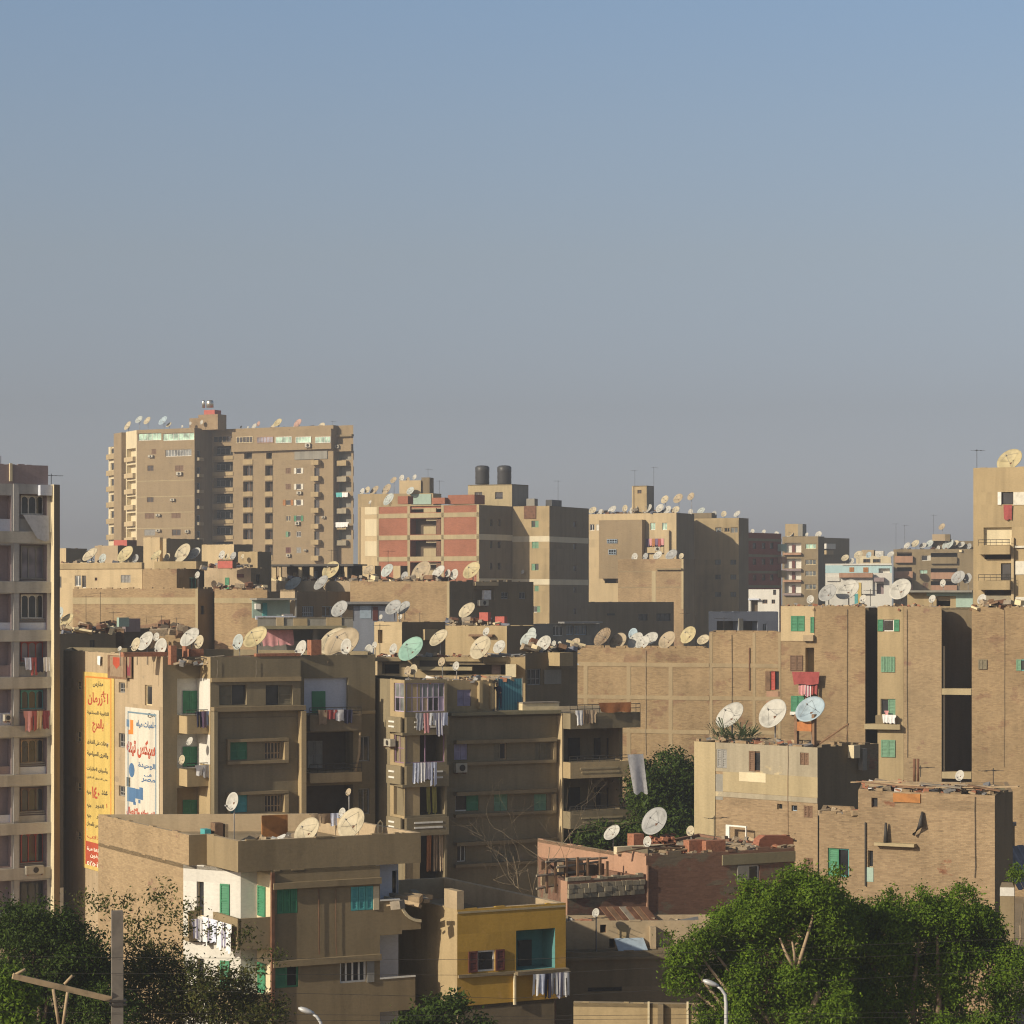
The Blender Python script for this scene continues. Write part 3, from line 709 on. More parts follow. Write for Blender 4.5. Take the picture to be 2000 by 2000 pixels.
N1.box(Wf, 531, 1719, 741.5, 1731, 0, .2, 'plaster_brown', 'ledge'); N1.box(Wf, 531, 1870, 741.5, 1882, 0, .2, 'plaster_brown', 'ledge')
N1.win(Wf, 541, 1735, 581, 1784, 'sh', 'shutter_green', 'shutter_green', n=3, d=.14); N1.win(Wf, 685, 1731, 729, 1778, 'sh', 'shutter_teal', 'shutter_teal', n=3, d=.14)
N1.box(Wf, 729, 1731, 740, 1777, 0, .03, 'plaster_cream', 'jamb')
N1.win(Wf, 538, 1884, 583, 1929, 'or', 'shutter_green', 'shutter_green', d=.14); N1.win(Wf, 664, 1876, 715, 1919, 'dk', 'paint_white', n=4, d=.14)
N1.box(Wf, 716, 1876, 730, 1918, .01, .06, 'shutter_grey', 'shutter')
N1.box(Wf, 528, 1704, 534, 2150, 0, .14, 'metal_rust', 'drainpipe')
def n1_right():
    Wo = Wall(E1, r2)
    for z0, z1 in ((7.63, 8.86), (4.55, 5.72)):
        mb = MB().mat('plaster_brown'); L = Wo.L - (.95 if z0 > 7 else .25)
        mb.wbox(Wo, 0, L, z0, z1, -.12, 0); mb.wbox(Wo, 0, L + .1, z0 - .15, z0, -2.0, 0)
        if z0 > 7:    # rounded open end with a thick pale rim
            rr = .95; cx, cz = L + rr, z1; o = mb.build('balcony', N1.root); mc = MB().mat('plaster_brown'); mr_ = MB().mat('plaster_cream'); arc = [(cx + rr * math.cos(R(180 + 9 * k)), cz + rr * math.sin(R(180 + 9 * k))) for k in range(11)]
            for (p0, q0), (p1, q1) in zip(arc, arc[1:]):
                mc.wbox(Wo, p0, p1, z0, (q0 + q1) / 2, -.12, -.002)
                n0, n1 = [((p - cx) * (rr - .11) / rr + cx, (q - cz) * (rr - .11) / rr + cz) for p, q in ((p0, q0), (p1, q1))]
                mr_.hexa([Wo.p(p0, q0, .06), Wo.p(p1, q1, .06), Wo.p(p1, q1, -1.5), Wo.p(p0, q0, -1.5), Wo.p(*n0, .06), Wo.p(*n1, .06), Wo.p(*n1, -1.5), Wo.p(*n0, -1.5)])
            mc.build('end_panel', o); mr_.build('rim', o)
        else: mb.build('balcony', N1.root)
        mb = MB().mat('paint_white'); mb.wbox(Wo, 0, L, z1, z1 + .06, -.16, .03); mb.build('coping', N1.root)
N1.part(n1_right)
N1.win(Wq, 766, 1700, 777, 1772, 'dk', 'paint_white', n=1)
N1.done()
Wtop = Wall(C, r2)
aircon_n = 0

# ---------------------------------------------------------------- yellow house
Dy = pt(893, 103); Ey = step(Dy, 28, 1105)
YH = Bld('yellow_house', 'mustard yellow house with brown-shuttered window and teal balcony recess', 'house', Dy)
yl = YH.block([Dy + D118 * 11, Dy, Ey], 8.5, 'plaster_peach', zb=4.6, par=.9, close=[Ey + D118 * 11], mats={0: 'plaster_ochre', 1: 'plaster_orange'}, parw=.25)
Wyl, Wyf = yl
YH.block([Dy + D118 * 11 + D28 * .06, Dy + D28 * .06 + D118 * .06, Ey - D28 * .5 + D118 * .06], 4.59, 'plaster_brown_dark', part='ground_floor_wall', par=0, close=[Ey + D118 * 10.9 - D28 * .5])
YH.win(Wyf, 932, 1856, 967, 1897, 'wide', 'paint_white', 'shutter_dark_red', d=.14, n=2)
YH.win(Wyf, 1009, 1813, 1082, 1893, 'none', 'plaster_teal', d=.02) if False else None
r = YH.void(Wyf, 1008, 1815, 1084, 1893, 1.1, 'plaster_teal')
YH.part(lambda: (lambda mb: (mb.mat('paint_dark').wbox(Wyf, *Wyf.rect(1036, 1842, 1062, 1893), -1.09, -1.03), mb.build('door', YH.root)))(MB()))
YH.box(Wyf, 894, 1900, 1004, 1906, 0, .1, 'plaster_brown', 'ledge'); YH.box(Wyf, 1004, 1893, 1104, 1900, 0, .35, 'plaster_brown_dark', 'balcony_slab')
YH.box(Wyl, 868, 1738, 893, 1774, -.3, 0.01, 'plaster_peach', 'corner_pillar')
YH.box(Wyf, 1002, 1900, 1005.5, 1962, .003, .12, 'plaster_cream', 'drainpipe')
YH.box(Wyf, 893.5, 1774, 1104, 1778, -.3, .03, 'concrete_tan', 'coping')
YH.done()

# ---------------------------------------------------------------- apartment block with painted signs
P1 = pt(411, 142); P2 = step(P1, 28, 587); P0 = step(P1, 118, 391); Pa = step(P0, 208, 318); Pb = step(Pa, 118, 249); Pc = Pb + D28 * 1.0; Pd = step(Pc, 118, 124)
Pq3 = P2 + D118 * 1.2; Pq4 = step(Pq3, 28, 733)
B2 = Bld('apartment_block', 'brown apartment block with two tall painted signs on its sunlit side wall', 'apartment block', P1)
w = B2.block([Pd, Pc, Pb, Pa, P0, P1, P2, Pq3, Pq4], 17.78, 'plaster_umber', par=.5, back=10, mats={0: 'plaster_peach', 1: 'plaster_peach', 2: 'plaster_peach', 4: 'plaster_ochre'})  # narrow left return takes ochre, its sunlight put into the colour
Wy, _, Wsg, Wb2l, Wb2s, Wb2, _, Wb2r = w
for y0, y1 in ((1330, 1348), (1428, 1450), (1528, 1546), (1624, 1642)): B2.win(Wy, 149, y0, 160, y1, 'bars', 'paint_cream', n=2)
for y0, y1 in ((1333, 1353), (1432, 1460), (1535, 1555)): B2.win(Wy, 232, y0, 244, y1, 'bars', 'shutter_grey', n=2)
B2.win(Wsg, 283, 1338, 297, 1378, 'dk', 'paint_cream', n=1)
# corner balconies on the left
for y0, y1, back in ((1325, 1396, 'plaster_white'), (1434, 1500, 'plaster_white'), (1538, 1600, 'plaster_ochre')):
    B2.void(Wb2l, 346, y0, 391, y1, .5, back); Wb2s.strip(391, y0, 410.5, y1 - 8, 'plaster_white' if y0 < 1500 else 'plaster_ochre', .012)
    Wx = Wb2l.off(-.5)
    B2.part(lambda Wx=Wx, y0=y0, y1=y1: (lambda mb: (mb.mat('shutter_green'), shutter_leaf(mb, Wx, *Wx.rect(357, y0 + 24, 372, y1 - 3), .01, 'shutter_green'), shutter_leaf(mb, Wx, *Wx.rect(373, y0 + 24, 388, y1 - 3), .01, 'shutter_green'), mb.build('door', B2.root)))(MB()))
for y0, y1 in ((1397, 1431), (1500, 1533), (1602, 1636)): B2.balcony(Wb2l.off(.0), 350, y0, 408, y1, 1.25, 'plaster_ochre', rail=.35)
# projecting bay
Wb2.strip(411.5, 1323, 587, 1331, 'plaster_ochre', .12); B2.box(Wb2, 412, 1379, 591, 1388, 0, .5, 'plaster_brown', 'ledge'); B2.box(Wb2, 582, 1388, 591.5, 1625, 0, .5, 'plaster_ochre', 'fin'); B2.box(Wb2, 412, 1388, 419, 1625, 0, .5, 'plaster_umber', 'fin')
B2.win(Wb2, 428, 1338, 482, 1377, 'or', 'paint_dark', 'shutter_olive', d=.3, n=2); B2.win(Wb2, 519, 1338, 572, 1377, 'ol', 'paint_dark', 'shutter_olive', d=.3, n=2)
for yy in (1442, 1545):
    for q in ((441, yy, 560, yy + 6), (441, yy + 43, 560, yy + 49)): B2.box(Wb2, *q, 0, .3, 'plaster_brown', 'window_surround')
    B2.box(Wb2, 552, yy + 6, 560, yy + 43, 0, .3, 'plaster_ochre', 'window_surround'); B2.box(Wb2, 441, yy + 6, 446, yy + 43, 0, .3, 'plaster_brown', 'window_surround')
    B2.win(Wb2, 448, yy + 7, 483, yy + 42, 'sh', 'shutter_teal', 'shutter_green' if yy < 1500 else 'shutter_teal', n=2); B2.win(Wb2, 517, yy + 7, 550, yy + 42, 'bars', 'wood_pale', n=5)
# recessed right part
B2.void(Wb2r, 594, 1324, 680, 1392, .25, 'plaster_bluewhite'); Wx1 = Wb2r.off(-.24)
B2.part(lambda: (lambda mb: (mb.mat('shutter_green').wbox(Wx1, *Wx1.rect(609, 1350, 635, 1392), .0, .05), mb.build('door', B2.root)))(MB()))
B2.balcony(Wb2r, 592, 1394, 692, 1426, 1.0, 'plaster_brown_dark', rail=.4)
B2.void(Wb2r, 594, 1430, 690, 1506, 1.1, 'interior_brown'); Wx2 = Wb2r.off(-1.08)
B2.part(lambda: (lambda mb: (shutter_leaf(mb, Wx2, *Wx2.rect(600, 1447, 614, 1500), .01, 'shutter_grey'), shutter_leaf(mb, Wx2, *Wx2.rect(615, 1447, 629, 1500), .01, 'shutter_grey'), mb.build('door', B2.root)))(MB()))
B2.balcony(Wb2r, 592, 1507, 693, 1526, 1.0, 'plaster_ochre', rail=.5)
B2.void(Wb2r, 594, 1534, 690, 1605, 1.1, 'interior_brown'); B2.balcony(Wb2r, 592, 1606, 693, 1630, 1.0, 'plaster_umber', rail=.3)
B2.win(Wb2r, 700, 1438, 722, 1487, 'dk', 'shutter_grey', n=2); B2.win(Wb2r, 700, 1540, 722, 1590, 'dk', 'shutter_grey', n=2)
Wb2r.strip(684, 1388, 732, 1394, 'plaster_ochre', .1); Wb2.strip(420, 1400, 578, 1402, 'plaster_brown_dark', .02)
B2.part(lambda: (lambda mb: (mb.mat('wood_pale').tube([Wb2r.p(Wb2r.u(690), Wb2r.z(690, 1428), .9), Wb2r.p(Wb2r.u(689), Wb2r.z(690, 1470), .9), Wb2r.p(Wb2r.u(681), Wb2r.z(685, 1506), .9)], .07, 6), mb.build('post', B2.root)))(MB()))
B2.done()

# painted signs (their own boards on the side wall)
def sign(W, x0, y0, x1, y1, boardm, rimm, name, label):
    root = empty(name, W.p((W.u(x0) + W.u(x1)) / 2, W.z((x0 + x1) / 2, y1), .02), label, 'sign')
    mb = MB().mat(boardm); mb.wbox(W, *W.rect(x0, y0, x1, y1), .012, .05); mb.build('board', root)
    u0, u1, z0, z1 = W.rect(x0 + 5, y0 + 8, x1 - 5, y1 - 8); t = .09; mb = MB().mat(rimm)
    for q in ((u0, u0 + t * 1.6, z0, z1), (u1 - t * 1.6, u1, z0, z1), (u0 + t * 1.6, u1 - t * 1.6, z1 - t, z1), (u0 + t * 1.6, u1 - t * 1.6, z0, z0 + t)): mb.wbox(W, *q, .05, .058)
    mb.build('border', root); return root
wallmat('sign_yellow', (.60, .44, .135), .14, .3, patch=(.50, .40, .24), patch_at=.64, seed=61); simple('sign_orange', (.62, .22, .04), .7); wallmat('sign_red', (.44, .085, .045), .2, .3, patch=(.42, .18, .09), patch_at=.62, seed=65); wallmat('sign_white', (.62, .58, .49), .12, .3, patch=(.48, .42, .32), patch_at=.66, seed=63); wallmat('sign_blue', (.085, .17, .31), .2, .3, patch=(.22, .27, .33), patch_at=.62, seed=67); wallmat('sign_black', (.055, .05, .04), .3, .3, patch=(.16, .13, .07), patch_at=.6, seed=69); simple('sign_rimblue', (.16, .24, .30), .7); simple('sign_cream', (.8, .74, .6), .7)
sy = sign(Wy, 163, 1314, 224, 1702, 'sign_yellow', 'sign_orange', 'painted_sign', 'tall yellow painted sign with red and black arabic lettering on the side wall')
lettering('lettering', sy, Wy, [('مدارس', 183, 1330, 203, 1343), ('الثانوية الصناعية', 172, 1389, 214, 1398), ('وبعثات على الفنادق', 172, 1446, 213, 1457), ('والقرى السياحية', 172, 1468, 213, 1480), ('وأسواق العقارات', 171, 1497, 212, 1509), ('على الطريق الدائري', 171, 1518, 212, 1524), ('عدد', 200, 1544, 212, 1553), ('جنيه', 171, 1544, 180, 1552), ('الدور', 188, 1570, 204, 1580), ('جنيه', 172, 1570, 180, 1578), ('الدور', 190, 1591, 206, 1601), ('جنيه', 172, 1590, 180, 1598), ('والتدريس بالمجان', 171, 1607, 206, 1617)], 'sign_black', .056)
lettering('lettering', sy, Wy, [('الأزرمان', 173, 1349, 213, 1379), ('بالمرج', 182, 1404, 204, 1432), ('١٤٠'[::-1], 181, 1537, 196, 1560), ('١', 209, 1570, 211, 1578), ('٢', 208, 1592, 211, 1600), ('للطلاب', 172, 1632, 206, 1642)], 'sign_red', .056)
u0, u1, z0, z1 = Wy.rect(169, 1648, 218, 1694); mb = MB().mat('sign_red'); mb.wbox(Wy, u0, u1, z0, z1, .05, .06); mb.build('panel', sy)
lettering('lettering', sy, Wy, [('بالقاهرة', 172, 1656, 200, 1665), ('تليفون', 178, 1668, 202, 1678), ('٥٢٥٠٢'[::-1], 172, 1682, 196, 1692)], 'sign_cream', .066)
sw = sign(Wsg, 246, 1384, 312, 1800, 'sign_white', 'sign_rimblue', 'painted_sign', 'tall white painted sign with a blue pump picture and red arabic lettering')
lettering('lettering', sw, Wsg, [('طلمبات مياه', 268, 1408, 307, 1424), ('الوحيدة', 272, 1490, 305, 1503), ('فى', 283, 1511, 298, 1518), ('مصر', 278, 1521, 305, 1530)], 'sign_blue', .06)
lettering('lettering', sw, Wsg, [('سيكس تيته', 249, 1444, 305, 1481), ('للاستعلام والاتصال', 249, 1580, 304, 1600)], 'sign_red', .056, .05)
lettering('lettering', sw, Wsg, [('بيع', 290, 1393, 305, 1402)], 'sign_black', .056)
def disc(W, cx, cy, rx, ry, o): 
    return [W.p(W.u(cx + rx * math.cos(t)), W.z(cx, cy + ry * math.sin(t)), o) for t in [2 * math.pi * k / 20 for k in range(20)]]
mb = MB().mat('sign_blue'); mb.face(disc(Wsg, 259, 1504, 5.5, 14, .057))
for q in ((250, 1538, 266, 1566), (266, 1541, 274, 1560), (274, 1538, 281, 1562), (262, 1566, 267, 1572), (272, 1562, 276, 1569), (249, 1405, 254, 1419)): mb.wbox(Wsg, *Wsg.rect(*q), .05, .057)
mb.build('pump_picture', sw)
mb = MB().mat('sign_orange')
for q in ((256, 1406, 262, 1434), (251, 1425, 256, 1434)): mb.wbox(Wsg, *Wsg.rect(*q), .05, .057)
mb.mat('sign_black'); mb.wbox(Wsg, *Wsg.rect(249, 1518, 256, 1536), .05, .057); mb.build('tap_picture', sw)

# ---------------------------------------------------------------- neighbour with glazed balconies
S0 = pt(762, 147); S1 = step(S0, -62, 790); S2 = step(S1, 28, 873); S3 = S2 + D118 * 1.3; S4 = step(S3, 28, 1089); S5 = step(S4, -62, 1098); S6 = step(S5, 28, 1216)
B3 = Bld('apartment_block', 'brown apartment block with stacked glazed balconies and long window bands', 'apartment block', S1)
Wv0, Wv1, _ = B3.block([S0, S1, S2, S3], 16.4, 'plaster_umber', par=.3, part='wall', close=[S3 + D118 * 8, S0 + D118 * 6], mats={0: 'plaster_ochre'})  # bay's left face coloured lighter, as the sun falls on it
ww = B3.block([S3, S4, S5, S6], 14.25, 'plaster_umber', par=.0, back=10, mats={1: 'plaster_yellow'})  # fin's sunward face painted yellow for the light on it
Wm, Wfin, Wrt = ww
for y0, y1, k in ((1334, 1390, 0), (1432, 1490, 1), (1535, 1592, 2), (1630, 1720, 3)):
    B3.void(Wv1, 793, y0, 869, y1, 1.2, 'interior_brown'); B3.void(Wv0, 769, y0, 789, y1, 1.0, 'interior_brown')
def glazing(W, x0, y0, x1, y1, n, mat, pane, rows=2, root=B3.root, panes=()):
    u0, u1, z0, z1 = W.rect(x0, y0, x1, y1); mb = MB().mat(mat); f = .05; o = -.12
    for i in range(n + 1): uu = u0 + (u1 - u0) * i / n; mb.wbox(W, uu - f / 2, uu + f / 2, z0, z1, o, o + .06)
    for j in range(rows + 1): zz = z0 + (z1 - z0) * j / rows; mb.wbox(W, u0, u1, zz - f / 2, zz + f / 2, o + .002, o + .058)
    win = mb.build('balcony_glazing', root)
    for i in range(n):
        for j in range(rows):
            pm = pane if j else panes[i % len(panes)] if panes else pane
            if pm is None: continue
            mp = MB().mat(pm); a = u0 + (u1 - u0) * i / n + f / 2; c = u0 + (u1 - u0) * (i + 1) / n - f / 2; e = z0 + (z1 - z0) * j / rows + f / 2; g = z0 + (z1 - z0) * (j + 1) / rows - f / 2
            mp.wbox(W, a, c, e, g, o + .02, o + .035); mp.build('pane', win)
def b3parts():
    glazing(Wv1, 795, 1335, 868, 1389, 7, 'paint_lavender', 'pane_grey', 2, panes=('pane_dark', 'paint_lavender', 'pane_mauve', 'cloth_tan', 'pane_dark'))
    glazing(Wv0, 770, 1335, 788, 1389, 2, 'paint_lavender', 'pane_grey', 2, panes=('pane_dark', 'pane_grey'))
    glazing(Wv1, 794, 1433, 868, 1489, 2, 'paint_mauve', None, 1); glazing(Wv0, 770, 1433, 788, 1489, 2, 'paint_mauve', None, 2)
    for y0, y1 in ((1400, 1430), (1495, 1531), (1596, 1626)):
        z0, z1 = Wv1.z(830, y1), Wv1.z(830, y0); q = ring_wall(B3.root, [Wv0.off(.25), Wv1.off(.25)], z0, z1, 'plaster_umber', 'balcony', floor=[S0 - D118 * .2, S1 + Wv1.n * .25 + Wv0.n * .25, S2 + Wv1.n * .25, S2, S1, S0])
        for k in (.62, .3):
            for Wt_, a_, b_ in ((Wv1, .5, 2.3), (Wv0, .35, 1.1)): ml = MB().mat('paint_white'); ml.wbox(Wt_.off(.25), a_, b_, z0 + (z1 - z0) * k, z0 + (z1 - z0) * k + .1, .002, .03); ml.build('trim', q)
    for i, (x, wd, c) in enumerate(((798, 14, 'yellow'), (842, 8, 'yellow'), (853, 10, 'yellow'))):
        mb = MB().mat('cloth_' + c); W = Wv1; cloth_mesh(mb, W.p(W.u(x), W.z(x, 1538), -.4), Vector((W.d.x, W.d.y, 0)), wd * .03, 1.5, Vector((W.n.x, W.n.y, 0)), 'towel', 3, .06, i); mb.build('curtain', B3.root)
    for i, (x, c) in enumerate(((842, 'orange'), (855, 'brown'), (865, 'tan'))):
        mb = MB().mat('cloth_' + c); W = Wv1; cloth_mesh(mb, W.p(W.u(x), W.z(x, 1632), -.3), Vector((W.d.x, W.d.y, 0)), .3, 2.0, Vector((W.n.x, W.n.y, 0)), 'towel', 2, .05, i + 9); mb.build('curtain', B3.root)
    mb = MB().mat('concrete_green'); mb.wbox(Wm, Wm.u(875), Wm.L, 14.25, 14.45, -.2, .45); mb.build('cornice', B3.root)
B3.part(b3parts)
for i, yy in enumerate((1443, 1543, 1640)):
    B3.box(Wm, 886, yy, 1082, yy + 7, 0, .4, 'plaster_brown', 'ledge'); B3.box(Wm, 886, yy + 43, 1082, yy + 49, 0, .3, 'plaster_brown', 'ledge'); B3.box(Wm, 1077, yy + 7, 1082, yy + 43, 0, .3, 'plaster_ochre', 'ledge')
B3.win(Wm, 887, 1451, 913, 1484, 'sh', 'shutter_lavender', 'shutter_lavender', n=2); B3.win(Wm, 965, 1451, 990, 1484, 'or', 'wood_pale', 'shutter_olive'); B3.win(Wm, 1045, 1451, 1075, 1484, 'sh', 'wood_pale', 'shutter_olive', n=3)
B3.win(Wm, 889, 1551, 935, 1584, 'ol', 'paint_white', 'shutter_green'); B3.win(Wm, 965, 1551, 992, 1584, 'sh', 'shutter_olive', 'shutter_pale_green', n=2); B3.win(Wm, 1043, 1551, 1068, 1584, 'sh', 'shutter_olive', 'shutter_pale_green', n=2)
B3.win(Wm, 893, 1648, 910, 1683, 'dk', 'paint_white', n=2); B3.win(Wm, 960, 1648, 1010, 1683, 'sh', 'shutter_grey', 'shutter_olive', n=3)
for y0, y1 in ((1423, 1486), (1520, 1582), (1617, 1690)):
    B3.void(Wrt, 1101, y0, 1210, y1, 1.4, 'plaster_brown_dark'); Wx3 = Wrt.off(-1.38)
    for x0, x1, m in ((1110, 1132, 'interior_dark'), (1160, 1172, 'interior_dark'), (1185, 1196, 'interior_dark')):
        B3.part(lambda Wx3=Wx3, x0=x0, x1=x1, y0=y0, y1=y1, m=m: (lambda mb: (mb.mat(m).wbox(Wx3, *Wx3.rect(x0, y0 + 18, x1, y1 - 4), 0, .05), mb.build('door', B3.root)))(MB()))
for y0, y1, x1, rl in ((1391, 1421, 1236, .5), (1486, 1517, 1214, .35), (1581, 1614, 1226, .3)): B3.balcony(Wrt, 1099.5, y0, x1, y1, .9, 'plaster_ochre' if x1 < 1220 else 'plaster_umber', rail=rl, lines='concrete_tan' if x1 < 1230 else None)
B3.done()
# roof rooms on that block
PH = Bld('roof_room', 'ochre roof room with lavender shutter behind the cornice', 'roof room', S3)
q0 = S3 - Wm.n * .5 + Wm.d * .1; q1 = step(q0, 28, 962); Wph, = PH.block([q0, q1], 16.25, 'plaster_ochre', zb=14.25, par=.15, back=4)
PH.win(Wph, 893, 1347, 920, 1379, 'sh', 'paint_lavender', 'shutter_lavender', n=2); PH.box(Wph, 932, 1330, 938, 1384, 0, .3, 'plaster_ochre', 'pier'); PH.box(Wph, 955, 1335, 961, 1384, 0, .2, 'plaster_ochre', 'pier'); PH.done()
t0 = Wm.at(Wm.u(985), -.9); Wt = Wall(t0, step(t0, 28, 1021)); mb = MB().mat('corrugated_teal'); mb.wbox(Wt, 0, Wt.L, 14.45, 16.3, -.1, 0); mb.mat('wood_grey'); mb.wbox(Wt, 0, .06, 14.26, 16.35, 0, .06); mb.wbox(Wt, Wt.L - .06, Wt.L, 14.26, 16.35, 0, .06); solo(mb, 'screen_panel', 'corrugated teal screen panel on the roof terrace', 'screen')
mb = MB().mat('grey_blue'); Wt2 = Wall(Wm.at(Wm.u(960), -1.4), Wm.at(Wm.u(988), -1.4)); mb.wbox(Wt2, 0, Wt2.L, 14.26, 16.2, -.1, 0); solo(mb, 'screen_wall', 'grey-blue rendered screen wall beside the teal screen', 'wall')
mb = MB().mat('paint_cream'); mb.wbox(Wm, Wm.u(1022), Wm.u(1094), 14.46, 14.85, -.7, -.1); mb.mat('wood_grey'); mb.wbox(Wm, Wm.u(1022), Wm.u(1094), 14.85, 14.93, -.75, -.05); solo(mb, 'counter', 'low cream counter slab on the roof terrace edge', 'counter')

# ---------------------------------------------------------------- grey weathered house with three big dishes
Fc = pt(1597, 132)
FH = Bld('weathered_house', 'patched grey and brick house with three big dishes and a fan palm on its roof', 'house', Fc)
Wfl, Wfr = FH.block([step(Fc, 135, 1357), Fc, step(Fc, 45, 1716)], 13.34, 'brick_mud', par=.25, close=[step(Fc, 45, 1716) + Vector((-6, 6)), ], mats={1: 'plaster_brown_dark'})  # right face painted dark for its shade
Wfl.strip(1398, 1440, 1597, 1512, 'plaster_grey_pale', .02); Wfl.strip(1357, 1440, 1398, 1700, 'concrete_tan', .05); Wfl.strip(1412, 1512, 1597, 1552, 'concrete_tan', .012); Wfl.strip(1398, 1552, 1597, 1562, 'plaster_grey_pale', .03)
Wfl.strip(1398, 1512, 1412, 1562, 'plaster_grey', .012); Wfl.strip(1444, 1509, 1496, 1527, 'plaster_cream', .026)
for q, k, s in (((1400, 1463, 1420, 1500), 'sh', 'shutter_grey'), ((1463, 1467, 1485, 1507), 'or', 'shutter_brown'), ((1563, 1470, 1580, 1494), 'sh', 'shutter_brown'), ((1570, 1574, 1587, 1597), 'sh', 'shutter_brown'), ((1570, 1676, 1588, 1697), 'sh', 'shutter_brown')): FH.win(Wfl, *q, k, 'shutter_brown', s, d=.15)
FH.win(Wfl, 1518, 1570, 1528, 1581, 'dk', 'wood_pale', n=1); FH.win(Wfl, 1546, 1573, 1557, 1584, 'dk', 'paint_bluegrey', n=1)
FH.box(Wfr, 1656, 1455, 1668, 1480, 0, .4, 'plaster_cream', 'chimney'); FH.box(Wfr, 1675, 1461, 1683, 1504, .05, .35, 'plaster_grey', 'drainpipe'); Wfr.strip(1684, 1460, 1715, 1503, 'brick_red_dark', .03)
FH.done()
# fallen door frame leaning on its wall
mb = MB().mat('paint_white'); Wd = Wfl.off(.6); rr = Wd.rect(1418, 1612, 1458, 1642)
for q in ((rr[0], rr[0] + .25, rr[2], rr[3]), (rr[1] - .06, rr[1], rr[2], rr[3]), (rr[0] + .25, rr[1] - .06, rr[3] - .08, rr[3])): mb.wbox(Wd, *q, -.05, .03)
solo(mb, 'window_frame', 'white window frame leaning against the patched house', 'window frame')

# ---------------------------------------------------------------- brick house at right behind the ficus trees
Gc = pt(1943, 116)
GH = Bld('brick_house', 'crumbling tan brick house with plank-strewn roof behind the ficus trees', 'house', Gc)
g1 = step(Gc, 152, 1676); g2 = step(g1, 152, 1600); Wgr, Wgs = GH.block([g1, Gc, step(Gc, 62, 1978)], 12.1, 'brick_mud', par=.15, back=6, mats={1: 'plaster_brown_dark'}, roof='concrete_green')
Wgl, = GH.block([g2, g1], 10.95, 'brick_mud', par=.3, back=5)
GH.win(Wgr, 1702, 1558, 1714, 1577, 'dk', 'wood_brown', n=1); Wgr.strip(1745, 1550, 1798, 1567, 'orange_board', .06); GH.win(Wgl, 1617, 1657, 1658, 1712, 'or', 'shutter_teal', 'shutter_green', d=.2); GH.win(Wgr, 1695, 1661, 1705, 1694, 'dk', 'paint_cream', n=1)
GH.box(Wgr, 1712, 1646, 1790, 1652, 0, .35, 'concrete_tan', 'ledge'); Wgr.strip(1690, 1694, 1706, 1722, 'mint_wall', .02); GH.box(Wgr, 1690, 1606, 1692, 1730, .02, .1, 'metal_dark', 'drainpipe'); GH.box(Wgr, 1601, 1540, 1602, 1541, 0, .01, 'brick_mud', 'chip') if False else None
GH.part(lambda: (lambda mb: (mb.mat('metal_dark').tube([Wgr.p(Wgr.u(1733), Wgr.z(1733, 1606), .2), Wgr.p(Wgr.u(1733), Wgr.z(1733, 1646), .2)], [.05, .12], 8), mb.build('stovepipe', GH.root)))(MB()))
GH.part(lambda: (lambda mb: (mb.mat('metal_dark').tube([Wgr.p(Wgr.u(1803), Wgr.z(1803, 1585), .1), Wgr.p(Wgr.u(1802), Wgr.z(1803, 1611), .25), Wgr.p(Wgr.u(1787), Wgr.z(1790, 1630), .2)], [.05, .14, .08], 8), mb.build('stovepipe', GH.root)))(MB()))
GH.done()
rubble(Wgr, 1690, 1940, .2, 4, 12.0, 160, 'rubble and scrap strewn over the brick house roof', seed=4)
plank_pile(Wgr, 1690, 1950, 12.15, -.4, 12, 'loose plank on the brick house roof', seed=5)
rubble(Wgl, 1602, 1674, .2, 2, 10.7, 30, 'bits of debris on the lower brick roof', seed=14)
# shed beyond it at the frame edge
SH = Bld('shed', 'small tan shed with grey tarpaulin at the brick house corner', 'shed', pt(1968, 122)); sw0 = pt(1955, 121); Wsh, = SH.block([sw0, step(sw0, -10, 1982)], zat(1612, 121), 'plaster_peach', par=.1, back=3); SH.box(Wsh, 1953, 1606, 1985, 1612, -.2, .3, 'metal_grey', 'eave'); SH.done()
mb = MB().mat('grey_tarp'); W = Wall(pt(1945, 119), pt(1996, 121)); zt_, zb_ = zat(1658, 119), zat(1735, 119)
for i in range(12):
    u0, u1 = W.L * i / 12, W.L * (i + 1) / 12; k0, k1 = .08 * math.sin(i * 2.2), .08 * math.sin((i + 1) * 2.2); mb.hexa([W.p(u0, zb_, 1.2 + k0), W.p(u1, zb_, 1.2 + k1), W.p(u1, zb_, 1.17 + k1), W.p(u0, zb_, 1.17 + k0), W.p(u0, zt_, k0), W.p(u1, zt_, k1), W.p(u1, zt_, k1 - .03), W.p(u0, zt_, k0 - .03)])
solo(mb, 'tarpaulin', 'folded grey tarpaulin sloping down beside the brick house', 'tarpaulin')
S2h = Bld('hut', 'small pale hut low at the right frame edge', 'hut', pt(1965, 114)); s0 = pt(1953, 113); Wh, = S2h.block([s0, step(s0, -10, 1981)], zat(1733, 113), 'plaster_brown', par=.0, back=2); Wh.strip(1953, 1733, 1981, 1750, 'plaster_white', .02); S2h.done()

